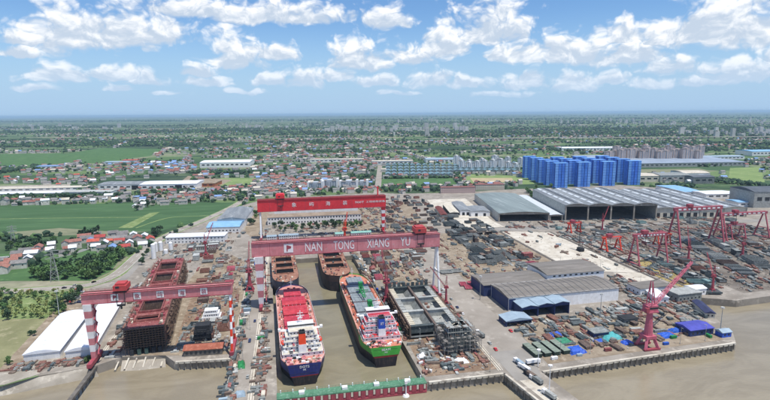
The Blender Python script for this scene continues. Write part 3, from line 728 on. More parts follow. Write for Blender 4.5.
def jib_crane(label, x, y, m, s=1.0, tip=None, cab=24.0, mast=14.0, name='slewing_crane'):
    """portal slewing crane: four-legged portal, tapering tower, machine house, A-frame mast, lattice jib"""
    t = thing(name, label, 'crane', (x, y, 0))
    k = s
    for a, c in ((-1, -1), (1, -1), (1, 1), (-1, 1)):
        MB().bar((a * 5 * k, c * 5 * k, 1.0), (a * 2.6 * k, c * 2.6 * k, 8.5 * k), 1.9 * k).obj('portal_leg', m, t)
    for c in (-1, 1): b = MB(); b.box(-6.4 * k, 6.4 * k, c * 5 * k - 0.9, c * 5 * k + 0.9, 0.3, 1.5); b.obj('sill_beam', m_pinkdark, t)
    b = MB(); b.box(-4 * k, 4 * k, -4 * k, 4 * k, 8 * k, 10 * k); b.obj('portal_deck', m, t)
    MB().tube((0, 0, 10 * k), (0, 0, cab), 3.1 * k, 1.9 * k, 14).obj('tower', m, t)
    b = MB(); b.box(-4.6 * k, 4.6 * k, -3.4 * k, 3.4 * k, cab, cab + 1.0 * k); b.box(-4.2 * k, 4.2 * k, -2.8 * k, 2.8 * k, cab + 1.0 * k, cab + 5.2 * k); mh = b.obj('machine_house', m, t)
    b = MB(); b.box(-4.26 * k, 4.26 * k, -2.86 * k, -2.0 * k, cab + 2.6 * k, cab + 4 * k); b.obj('window', m_glass, mh)
    dz = Vector(tip) - Vector((x, y, cab + 3 * k)); dh = Vector((dz.x, dz.y, 0)).normalized(); sd_ = Vector((-dh.y, dh.x, 0))
    top = Vector((0, 0, cab + 5 * k + mast)) - dh * 1.2 * k
    b = MB()
    for sgn in (-1, 1):
        f = sd_ * (sgn * 2 * k)
        b.bar(Vector((0, 0, cab + 5 * k)) + dh * 2.6 * k + f, top + f * 0.3, 0.55 * k); b.bar(Vector((0, 0, cab + 5 * k)) - dh * 3 * k + f, top + f * 0.3, 0.55 * k)
        for j in range(4):
            u0 = (Vector((0, 0, cab + 5 * k)) + dh * 2.6 * k + f).lerp(top + f * 0.3, j / 4); u1 = (Vector((0, 0, cab + 5 * k)) - dh * 3 * k + f).lerp(top + f * 0.3, (j + 0.5) / 4)
            b.bar(u0, u1, 0.3 * k)
    b.obj('mast', m, t)
    root = Vector((0, 0, cab + 3.2 * k)) + dh * 3.6 * k; tp = Vector(tip) - Vector((x, y, 0))
    b = MB(); lattice(b, root, tp, 2.2 * k, 11, 0.34 * k); b.obj('jib', m, t)
    b = MB()
    for sgn in (-1, 1): b.bar(top + sd_ * (sgn * 0.5), root.lerp(tp, 0.9) + sd_ * (sgn * 0.5), 0.16)
    b.bar(tp, tp - Vector((0, 0, 12 * k)), 0.14); b.obj('stay_rope', m_dark, t)
    b = MB(); b.box(-1.2 * k, 1.2 * k, -1.2 * k, 1.2 * k, cab + 1 * k, cab + 4 * k)
    cw = b.obj('counterweight', m_pinkdark, t); cw.location = -dh * 5.4 * k
    return t
X, Yj = g(648, 348); tx, tz = ry(692, 262, 322)
jib_crane('large pink slewing jib crane standing on the quay edge', X, Yj + 1, mat('jib_crane_red', 'c4687a', 'b05a6a', 0.3, 0.65, dirt=0.22), 0.95, (tx, 322, tz), cab=26, mast=17)
X, Yj = g(386, 302); tx, tz = ry(352, 240, 440)
jib_crane('pink slewing crane on the dock side next to the green ship', 79.2, Yj - 2, m_pinkdark, 0.62, (86, 470, 41), cab=18, mast=10)
jib_crane('dark red slewing crane left of the pink crane rigid leg', *g(250, 291), m_pinkdark, 0.62, (-38, 480, 42), cab=18, mast=10)
jib_crane('red slewing crane at the dock head behind the pink girder', *g(345, 246), m_orange, 0.62, (g(345, 246)[0] + 5, g(345, 246)[1] + 12, 40), cab=20, mast=10)
m_slim = mat('slim_crane_red', 'b4505a', 'a0444e', 0.3, 0.7, dirt=0.25)
for (lab, px, py, s_, dx, dy, hh) in (('slim red slewing crane in front of the tallest goliath', 688, 262, 0.42, 10, 16, 36), ('slim red slewing crane on the long right slip', 742, 258, 0.42, -14, 10, 34), ('slim red slewing crane between open hall and apron', 602, 232, 0.4, 12, 6, 34), ('slim red slewing crane at the river end of the slips', 712, 293, 0.4, 8, 18, 32), ('slim red slewing crane behind the left slip hull', 206, 256, 0.42, 8, 14, 36), ('slim red slewing crane right of the grey open hull', 446, 305, 0.36, -10, 14, 30)):
    x, y = g(px, py); jib_crane(lab, x, y, m_slim, s_, (x + dx, y + dy, hh), cab=15, mast=9)
x, y = g(662, 246); goliath('low red portal crane beside the near goliath', x - 8, x + 8, y, 15, 1.6, m_orange, 5, 0.9)
x, y = g(735, 238); goliath('low red portal crane among the far right blocks', x - 10, x + 10, y, 18, 1.8, m_gol, 6, 1.0)
# crawler crane with upright lattice boom
X, Yj = g(580, 251); t = thing('crawler_crane', 'black lattice boom crawler crane on the pale apron', 'crane', (X, Yj, 0.14))
for s in (-1, 1): b = MB(); b.box(s * 2.6 - 0.6, s * 2.6 + 0.6, -3.6, 3.6, 0, 1.3); b.obj('crawler_track', m_rubber, t)
b = MB(); b.box(-2.6, 2.6, -4.6, 2.8, 1.3, 4.2); bd = b.obj('upper_body', m_dark, t)
b = MB(); b.box(-2.64, -1.4, 1.4, 2.84, 2.4, 3.9); b.obj('cab_window', m_glass, bd)
b = MB(); lattice(b, (0, 2, 3), (2, 5, 33), 1.6, 14, 0.3); b.obj('boom', m_dark, t)
b = MB(); b.bar((0, -4, 4), (0, -3, 12), 0.4); b.bar((0, -3, 12), (2, 5, 33), 0.15); b.obj('backstay', m_dark, t)

# ------------------------------------------------------------------ ships and hulls
def smooth01(t): t = max(0.0, min(1.0, t)); return t * t * (3 - 2 * t)
def hull_rows(L, B, zs, n=30, stern=(0.86, 0.42), sl=0.16, bl=0.22, bow_rake=0.05, blunt=0.55):
    """rows[level][station] -> (y, halfwidth); y=0 is the stern transom"""
    rows = []
    for j, z in enumerate(zs):
        hf = j / (len(zs) - 1); row = []
        for i in range(n + 1):
            t = i / n; st = stern[1] + (stern[0] - stern[1]) * hf ** 0.7
            w = st + (1 - st) * smooth01(t / (sl + 0.12 * (1 - hf)))
            tb = (t - (1 - bl)) / bl
            if tb > 0: w *= max(0.0, 1 - tb ** (1.9 + 1.2 * hf)) ** blunt
            y = L * t
            if tb > 0: y += bow_rake * L * tb * tb * (hf - 0.5)
            row.append((y, max(w, 0.004) * B / 2, z))
        rows.append(row)
    return rows
def loft(rows, j0, j1, transom=True):
    b = MB(); n = len(rows[0])
    for j in range(j0, j1):
        for s in (-1, 1):
            for i in range(n - 1):
                a, c, d, e = rows[j][i], rows[j][i + 1], rows[j + 1][i + 1], rows[j + 1][i]
                b.add([(s * q[1], q[0], q[2]) for q in (a, c, d, e)], [(0, 1, 2, 3)])
        if transom:
            a, e = rows[j][0], rows[j + 1][0]
            b.add([(-a[1], a[0], a[2]), (a[1], a[0], a[2]), (e[1], e[0], e[2]), (-e[1], e[0], e[2])], [(0, 1, 2, 3)])
    me = bpy.data.meshes.new('hull'); me.from_pydata(b.v, [], b.f)
    bm = bmesh.new(); bm.from_mesh(me); bmesh.ops.remove_doubles(bm, verts=bm.verts, dist=0.002); bmesh.ops.recalc_face_normals(bm, faces=bm.faces); bm.to_mesh(me); bm.free()
    return me
def deck_poly(row, dz):
    pts = [(-q[1] * 0.985, q[0]) for q in row] + [(q[1] * 0.985, q[0]) for q in row[::-1]]
    return pts, row[0][2] + dz
def deck_obj(row, dz, m, parent, name='deck'):
    pts, z = deck_poly(row, dz); b = MB(); n = len(row)
    vs = [(x, y, z) for x, y in pts]
    b.add(vs, [(i, i + 1, 2 * n - 2 - i, 2 * n - 1 - i) for i in range(n - 1)]); return b.obj(name, m, parent)

PANE = MB().box(-0.45, 0.45, -0.07, 0.07, 0, 0.8).mesh('window')
def ship(label, loc, rz, L, B, mats, side_mat, zs, deckm, hatchm, funm, name_lines, n_hatch, cranes=False, house_m=None, extra_red=False, tierdeck=None):
    up_m, low_m, boot_m = mats
    t = thing('cargo_ship', label, 'ship', loc, rz)
    rows = hull_rows(L, B, zs, n=44, stern=(0.74, 0.34), sl=0.075)
    inst('lower_hull', loft(rows, 0, 2), low_m, t); inst('boot_stripe', loft(rows, 2, 3), boot_m, t)
    inst('upper_hull', loft(rows, 3, 5), up_m, t)
    if side_mat:
        r3, r4, r5 = rows[3], rows[4], rows[5]
        for s in (-1, 1):
            b = MB()
            for i in range(7, len(r3) - 9):
                for a_, b_ in ((r3, r4), (r4, r5)):
                    q = [(s * (a_[i][1] + 0.06), a_[i][0], a_[i][2]), (s * (a_[i + 1][1] + 0.06), a_[i + 1][0], a_[i + 1][2]), (s * (b_[i + 1][1] + 0.06), b_[i + 1][0], b_[i + 1][2]), (s * (b_[i][1] + 0.06), b_[i][0], b_[i][2])]
                    b.add(q, [(0, 1, 2, 3)])
            b.obj('side_plating', side_mat, t)
    zd = zs[-1] - 0.9; dk = deck_obj(rows[-1], -0.9, deckm, t)
    for k in range(1, 12):     # welded deck seams and chafed strakes
        yy = L * 0.06 + L * 0.8 * k / 12
        MB().box(-B * 0.46, B * 0.46, yy - 0.1, yy + 0.1, zd, zd + 0.05).obj('deck_seam', m_rust, dk)
    for zz in (-3.4, -1.0): MB().box(-B * 0.3, B * 0.3, -0.07, 0.0, zs[-1] + zz * 1.9 - 0.06, zs[-1] + zz * 1.9 + 0.06).obj('weld_seam', m_dark, t)
    # hatches
    y0, y1 = L * 0.235, L * 0.92; hl = (y1 - y0) / n_hatch
    for k in range(n_hatch):
        a = y0 + hl * k; hw = B * 0.32 * (0.74 if k == n_hatch - 1 else 1.0)
        b = MB(); b.box(-hw, hw, a + 1.6, a + hl - 1.6, zd, zd + 1.7); h = b.obj('hatch', hatchm, t)
        for s in (0, 1):    # two folding panels with a raised rim
            b = MB(); ya, yb = a + 1.2 + s * (hl / 2 - 1.2), a + hl / 2 + s * (hl / 2 - 1.2)
            b.box(-hw - 0.4, hw + 0.4, ya + 0.08, yb - 0.08, zd + 1.7, zd + 2.5)
            for q in range(5): xq = -hw + 2 * hw * (q + 0.5) / 5; b.box(xq - 0.12, xq + 0.12, ya + 0.3, yb - 0.3, zd + 2.5, zd + 2.7)
            b.obj('hatch_cover', hatchm, h)
    # side passage clutter: vents, pipes
    b = MB()
    for s in (-1, 1):
        b.bar((s * B * 0.41, y0, zd + 0.5), (s * B * 0.41, y1 - L * 0.05, zd + 0.5), 0.35)
        for k in range(26): yy = y0 + (y1 - y0 - 8) * k / 25; b.box(s * B * 0.38 - 0.4, s * B * 0.38 + 0.4, yy - 0.4, yy + 0.4, zd, zd + R.uniform(0.5, 1.4))
    b.obj('deck_pipes', deckm, t)
    for s in (-1, 1):   # railings
        b = MB(); rr = rows[-1]
        for i in range(0, len(rr) - 3):
            p, q = (s * rr[i][1] * 0.985, rr[i][0], zs[-1]), (s * rr[i + 1][1] * 0.985, rr[i + 1][0], zs[-1])
            b.bar((p[0], p[1], p[2] + 1.0), (q[0], q[1], q[2] + 1.0), 0.12); b.bar(p, (p[0], p[1], p[2] + 1.0), 0.12)
        b.obj('railing', m_white, t)
    # accommodation house: stacked tiers stepping in
    ya, yb = L * 0.075, L * 0.2; z = zd; W0 = B * 0.9; tiers = 5
    hm_ = house_m or m_white
    hs = None
    for k in range(tiers):
        w = W0 * (1 - 0.07 * k) if k < 4 else W0 * 0.62; y_a = ya + (0 if k < 1 else 3.2 + 1.0 * k); y_b = yb - 0.6 * k
        b = MB(); b.box(-w / 2, w / 2, y_a, y_b, z, z + 2.75); b.box(-w / 2 - 0.35, w / 2 + 0.35, y_a - 0.5, y_b + 0.5, z + 2.75, z + 2.9)
        o = b.obj('house_tier', hm_, t)
        b = MB(); b.box(-w / 2, w / 2, y_a - 0.3, y_b + 0.3, z + 2.9, z + 2.93); b.obj('tier_deck', tierdeck or m_cream, o)
        if k < 4:
            for q in range(7 if k else 9):
                xx = R.uniform(-w * 0.45, w * 0.45); yy = y_a + R.uniform(0.2, 2.6 if k == 0 else 0.5)
                if abs(xx) < 4 and k < 3: continue
                b = MB(); b.box(xx - R.uniform(0.3, 0.9), xx + R.uniform(0.3, 0.9), yy - 0.4, yy + 0.4, z + 2.93, z + 2.93 + R.uniform(0.5, 1.7)); b.obj('deck_locker', R.choice([m_white, m_white, m_hatch, m_grey, m_dark, m_cream] if not extra_red else [m_hatch, m_white, m_red, m_white, m_grey]), o)
        for q in range(7): inst('window', PANE, m_glass, o, (-w / 2 + w * (q + 0.5) / 7, y_a, z + 1.1))
        for side in (-1, 1):
            for q in range(3): inst('window', PANE, m_glass, o, (side * w / 2, y_a + (y_b - y_a) * (q + 0.5) / 3, z + 1.1), math.pi / 2)
        b = MB()
        for q in range(13): xx = -w / 2 + w * q / 12; b.bar((xx, y_a - 0.4, z + 2.9), (xx, y_a - 0.4, z + 3.9), 0.1)
        b.bar((-w / 2, y_a - 0.4, z + 3.9), (w / 2, y_a - 0.4, z + 3.9), 0.1); b.obj('tier_railing', m_white, o)
        z += 2.9
    b = MB(); yw = yb - 3.2; b.box(-B * 0.52, B * 0.52, yw, yw + 2.6, z - 2.9, z - 2.7); b.box(-B * 0.52, -B * 0.46, yw, yw + 2.6, z - 2.7, z - 1.6); b.box(B * 0.46, B * 0.52, yw, yw + 2.6, z - 2.7, z - 1.6); b.obj('bridge_wing', m_white, t)
    b = MB(); b.box(-B * 0.3, B * 0.3, yw - 3, yw + 2.8, z, z + 2.4); wh = b.obj('wheelhouse', m_white, t)
    b = MB(); b.box(-B * 0.302, B * 0.302, yw - 3.1, yw + 2.9, z + 1.0, z + 1.9); b.obj('window_band', m_glass, wh)
    z += 2.4
    b = MB(); b.bar((0, yw, z), (0, yw, z + 8), 0.5); b.bar((-2.6, yw, z + 4.6), (2.6, yw, z + 4.6), 0.35); b.bar((-1.8, yw, z + 6.4), (1.8, yw, z + 6.4), 0.3); b.bar((-1.6, yw + 0.4, z), (0, yw, z + 5), 0.25); b.bar((1.6, yw + 0.4, z), (0, yw, z + 5), 0.25)
    b.box(-1.5, 1.5, yw - 0.6, yw - 0.2, z + 3.2, z + 3.7); b.tube((-1.2, yw, z + 2.2), (-1.2, yw, z + 3.2), 0.6, n=8); b.obj('radar_mast', m_white, t)
    # funnel with casing
    b = MB(); b.box(-2.5, 2.5, ya + 0.1, ya + 6.0, zd, zd + 8.2); fc = b.obj('funnel_casing', m_white, t)
    b = MB(); fz = zd + 8.2
    b.add([(-2.3, ya + 0.2, fz), (2.3, ya + 0.2, fz), (2.3, ya + 5.4, fz), (-2.3, ya + 5.4, fz), (-2.0, ya + 0.9, fz + 7.4), (2.0, ya + 0.9, fz + 7.4), (2.0, ya + 5.0, fz + 7.8), (-2.0, ya + 5.0, fz + 7.8)],
          [(4, 5, 6, 7), (0, 1, 5, 4), (1, 2, 6, 5), (2, 3, 7, 6), (3, 0, 4, 7)]); fu = b.obj('funnel', funm, t)
    b = MB(); b.box(-2.02, 2.02, ya + 0.84, ya + 5.02, fz + 6.6, fz + 7.9)
    for q in (-0.9, 0.2, 1.1): b.tube((q, ya + 3, fz + 7.6), (q, ya + 2.6, fz + 9.2), 0.38, n=8)
    b.obj('funnel_cap', m_dark, fu)
    if funm is m_funbl: lettering('XY', -1.2, 1.2, fz + 2.6, fz + 4.6, ya + 0.42, m_white, fu, depth=0.1)
    # lifeboats, davits, poop deck gear
    for s in (-1, 1):
        b = MB(); yy = ya + 8
        for q in range(6):
            a0, a1 = -1 + q / 3, -1 + (q + 1) / 3
            b.tube((s * B * 0.43, yy + 3.2 * a0, zd + 7.2), (s * B * 0.43, yy + 3.2 * a1, zd + 7.2), max(0.15, 1.15 * math.sqrt(max(0, 1 - a0 * a0))), max(0.15, 1.15 * math.sqrt(max(0, 1 - a1 * a1))), 8)
        b.obj('lifeboat', m_orange, t)
        b = MB()
        for q in (-2, 2): b.bar((s * B * 0.36, yy + q, zd + 5.8), (s * B * 0.43, yy + q, zd + 9), 0.3)
        b.obj('davit', m_white, t)
    gear = [m_rust, m_deckor, m_dark, m_white, m_pinkred, m_cream]
    for k in range(40):
        yy = R.uniform(1.2, ya - 0.8); xx = R.uniform(-1, 1) * B * (0.3 + 0.1 * min(1, yy / 5))
        b = MB(); q = R.random()
        if q < 0.4: b.tube((xx - 1, yy, zd + 0.8), (xx + 1, yy, zd + 0.8), 0.7, n=8); b.box(xx - 1.3, xx + 1.3, yy - 0.7, yy + 0.7, zd, zd + 0.35)
        elif q < 0.7: b.box(xx - R.uniform(0.5, 1.3), xx + 1, yy - 0.6, yy + 0.6, zd, zd + R.uniform(0.5, 1.5))
        else: b.tube((xx, yy, zd), (xx, yy, zd + 1.0), 0.35, n=8); b.box(xx - 0.7, xx + 0.7, yy - 0.2, yy + 0.2, zd + 1.0, zd + 1.2)
        b.obj('mooring_gear', R.choice(gear), t)
    for k in range(26):   # equipment on the open tier decks, red tank tops and lockers
        j = R.choice((0, 1, 2)); xx = R.uniform(-W0 * 0.42, W0 * 0.42); zz = zd + 2.9 * (j + 1) + 0.02 if j else zd
        if j: yy = ya + 3.4 + j * 1.0 + R.uniform(-0.6, 0.9) * 0 + (-1.2 if j == 1 else -0.6)
        else: yy = ya + R.uniform(0, 2.5)
        zz = zd + 2.9; yy = ya + R.uniform(0.3, 3.2)
        if abs(xx) < 4: continue
        b = MB(); b.box(xx - R.uniform(0.4, 1.1), xx + R.uniform(0.4, 1.1), yy - 0.5, yy + 0.5, zz, zz + R.uniform(0.6, 1.8))
        b.obj('deck_locker', R.choice([m_white, m_hatch, m_grey, m_dark, m_white]) if not extra_red else R.choice([m_hatch, m_white, m_red, m_grey]), t)
    b = MB(); zz = zd + 2.9 * 4 + 0.03
    for s in (-1, 1): b.box(s * B * 0.33 - 2.2, s * B * 0.33 + 2.2, yb - 7, yb - 3.6, zz - 2.9, zz - 2.82)
    b.obj('red_deck_patch', m_hatch, t)
    z0 = zs[-1] - 2.2
    for j, ln in enumerate(name_lines):
        hw = (2.9, 0.9)[j]; zc = zs[-1] - 2.0 - 1.9 * j
        ov = lettering(ln, -hw, hw, zc - 0.75 + 0.2 * j, zc + 0.75 - 0.2 * j, -0.06, m_white, t, depth=0.1)
    gm = [m_white, m_grey, m_hatch, m_dark, m_cream, m_deckor, m_rust]
    for k in range(64):      # valves, vents, welding sets, cable reels along both side decks and between hatches
        s = R.choice((-1, 1)); yy = R.uniform(y0, y1 - 10); xx = s * R.uniform(B * 0.36, B * 0.45); a_, c_2 = R.uniform(0.2, 0.7), R.uniform(0.2, 1.3)
        MB().box(xx - a_, xx + a_, yy - c_2, yy + c_2, zd + 0.05, zd + R.uniform(0.4, 1.8)).obj('deck_fitting', R.choice(gm), t)
    for k in range(n_hatch):
        yy = y0 + hl * k; b = MB(); b.bar((-B * 0.3, yy, zd + 1.2), (B * 0.3, yy, zd + 1.2), 0.3)
        for q in range(6): xq = -B * 0.28 + B * 0.56 * q / 5; b.bar((xq, yy, zd), (xq, yy, zd + R.uniform(1.6, 3.2)), 0.3)
        b.obj('cross_pipes', R.choice([deckm, m_white, m_grey]), t)
    # rudder head and foremast
    b = MB(); b.bar((0, L * 0.96, zd), (0, L * 0.96, zd + 9), 0.5); b.bar((-1.6, L * 0.96, zd + 6), (1.6, L * 0.96, zd + 6), 0.3); b.obj('foremast', m_white, t)
    for s in (-1, 1): b = MB(); b.tube((s * 2.5 - 1, L * 0.945, zd + 0.9), (s * 2.5 + 1, L * 0.945, zd + 0.9), 0.8, n=8); b.obj('windlass', m_dark, t)
    if cranes:
        for k in (1, 3):
            yy = y0 + hl * k; c = None
            b = MB(); b.tube((0, yy, zd), (0, yy, zd + 8), 1.3, 1.1, 12); b.box(-1.7, 1.7, yy - 2, yy + 2, zd + 8, zd + 11.5); c = b.obj('deck_crane', m_crgreen, t)
            b = MB()
            for s in (-1, 1): b.bar((s * 1.7, yy - 1.5, zd + 8.6), (s * 0.7, yy - 20, zd + 5.2), 0.7)
            for q in range(6):
                f0, f1 = q / 6, (q + 1) / 6; s = 1 if q % 2 else -1
                b.bar((s * (1.7 - f0), yy - 1.5 - 18.5 * f0, zd + 8.6 - 3.4 * f0), (-s * (1.7 - f1), yy - 1.5 - 18.5 * f1, zd + 8.6 - 3.4 * f1), 0.4)
            b.bar((-5, yy - 7, zd + 7.5), (5, yy - 9, zd + 7.2), 0.6); b.bar((-4, yy - 13, zd + 6.6), (4, yy - 11, zd + 6.8), 0.5)
            b.obj('crane_jib', m_crgreen, c)
    return t
ZS1 = [-9, -5, 0.6, 1.3, 5.0, 9.0]
ship('red decked cargo ship with navy blue stern and orange funnel in the dock', (5.8, 293, 0), rad(2.6), 148, 28, (m_navy, m_black, m_boot), mat('grey_red_side', '8a5a54', '74504a', 0.1, 0.6), ZS1, m_deckred, m_hatch, m_funor, ['DOTS', 'HK'], 5)
ZS2 = [-9, -5, 1.6, 2.8, 5.6, 9.0]
ship('bright green sterned cargo ship with blue funnel and grey hatch covers', (59.2, 305, 0), rad(1.2), 156, 28, (m_green, m_black, m_boot), m_olive, ZS2, m_deckor, m_grey, m_funbl, ['SEAM', 'MH'], 5, cranes=True, extra_red=True, tierdeck=m_hatch)

def bare_hull(label, loc, rz, L, B, zs, opens, deckm, sidem, lowm, blunt=0.45, flip=True):
    """unfinished hull afloat: deck ring with open holds, no house"""
    t = thing('unfinished_hull', label, 'ship hull', loc, rz)
    rows = hull_rows(L, B, zs, n=24, stern=(0.98, 0.9), sl=0.02, bl=0.3, bow_rake=-0.02, blunt=blunt)
    if flip: rows = [[(L - y, w, z) for (y, w, z) in r] for r in rows]
    inst('lower_hull', loft(rows, 0, 2), lowm, t); inst('upper_hull', loft(rows, 2, len(zs) - 1), sidem, t)
    # far closed end
    yE = L if flip else 0
    zd = zs[-1] - 0.02; hw = B * 0.33
    def wid(y):
        r = rows[-1]; r = sorted(r)
        for i in range(len(r) - 1):
            if r[i][0] <= y <= r[i + 1][0]:
                f = (y - r[i][0]) / max(1e-6, r[i + 1][0] - r[i][0]); return r[i][1] + f * (r[i + 1][1] - r[i][1])
        return r[-1][1] if y > r[-1][0] else r[0][1]
    ys = sorted(set([0.6] + [q for o in opens for q in o] + [L] + [L * k / 24 for k in range(1, 24)]))
    def open_at(y): return any(a <= y <= c for a, c in opens)
    b = MB()
    for a, c in zip(ys, ys[1:]):
        wa, wc = wid(a) * 0.985, wid(c) * 0.985
        if open_at((a + c) / 2):
            for s in (-1, 1):
                if min(wa, wc) > hw: b.add([(s * hw, a, zd), (s * wa, a, zd), (s * wc, c, zd), (s * hw, c, zd)], [(0, 1, 2, 3)])
        else: b.add([(-wa, a, zd), (wa, a, zd), (wc, c, zd), (-wc, c, zd)], [(0, 1, 2, 3)])
    b.obj('deck', deckm, t)
    for a, c in opens:
        b = MB(); zb = zs[0] + 2
        for s in (-1, 1): b.add([(s * hw, a, zb), (s * hw, c, zb), (s * hw, c, zd + 0.5), (s * hw, a, zd + 0.5)], [(0, 1, 2, 3)])
        for yy in (a, c): b.add([(-hw, yy, zb), (hw, yy, zb), (hw, yy, zd + 0.5), (-hw, yy, zd + 0.5)], [(0, 1, 2, 3)])
        b.add([(-hw, a, zb), (hw, a, zb), (hw, c, zb), (-hw, c, zb)], [(0, 1, 2, 3)]); h = b.obj('cargo_hold', m_dark, t)
        b = MB()
        for s in (-1, 1): b.box(s * hw - 0.2, s * hw + 0.2, a - 0.2, c + 0.2, zd, zd + 0.9)
        for yy in (a, c): b.box(-hw, hw, yy - 0.2, yy + 0.2, zd, zd + 0.9)
        b.obj('hatch_coaming', deckm, h)
    for k in range(64):
        yy = R.uniform(3, L - 3); w = wid(yy) - 1
        if w < 2: continue
        xx = R.choice((-1, 1)) * R.uniform(min(hw + 0.8, w), w) if open_at(yy) else R.uniform(-w, w)
        b = MB(); b.box(xx - R.uniform(0.3, 1.0), xx + R.uniform(0.3, 1.0), yy - R.uniform(0.3, 1.6), yy + R.uniform(0.3, 1.6), zd, zd + R.uniform(0.4, 1.8)); b.obj('deck_gear', R.choice([deckm, m_rust, m_cream, m_dksteel, m_brown, m_rustred]), t)
    return t
bare_hull('rust decked unfinished hull floating left behind the red ship', (-4.6, 449, 0), rad(2.2), 96, 25, [-8, -3, 3, 9.5], [(26, 40), (46, 60), (66, 82)], m_rustor, mat('slate_hull', '4a4e5c', '3e424e', 0.2, 0.6), m_black)
bare_hull('rust decked unfinished hull floating right with dark rounded end', (43.6, 455, 0), rad(0.4), 94, 27, [-8, -2, 4, 10], [(26, 40), (46, 60), (66, 82)], m_rustor, mat('black_brown_hull', '4c3a36', '3a2e2c', 0.2, 0.7), m_black)

def scaffold(parent, x0, x1, y0, y1, z0, z1, axis, m=None, step=3.0, name='scaffolding', gap=0.3):
    b = MB(); L = (y1 - y0) if axis == 'y' else (x1 - x0); n = max(2, int(L / step)); nz = max(2, int((z1 - z0) / 2.6))
    for side in (0, 1):
        for k in range(n + 1):
            if axis == 'y': p = (x0 if side == 0 else x1, y0 + L * k / n)
            else: p = (x0 + L * k / n, y0 if side == 0 else y1)
            b.bar((*p, z0), (*p, z1 + R.uniform(0, 1.2)), 0.16)
    for j in range(1, nz + 1):
        z = z0 + (z1 - z0) * j / nz
        for k in range(n):      # boards bay by bay, some missing
            if R.random() < gap: continue
            e0, e1 = k / n, (k + 1) / n
            if axis == 'y': b.box(x0 + (x1 - x0) * 0.1, x1 - (x1 - x0) * R.uniform(0.1, 0.4), y0 + L * e0, y0 + L * e1, z - 0.12, z)
            else: b.box(x0 + L * e0, x0 + L * e1, y0 + (y1 - y0) * 0.1, y1 - (y1 - y0) * R.uniform(0.1, 0.4), z - 0.12, z)
        if axis == 'y': b.bar((x0, y0, z + 1), (x0, y1, z + 1), 0.12)
        else: b.bar((x0, y0, z + 1), (x1, y0, z + 1), 0.12)
    return b.obj(name, m or m_scaf, parent)

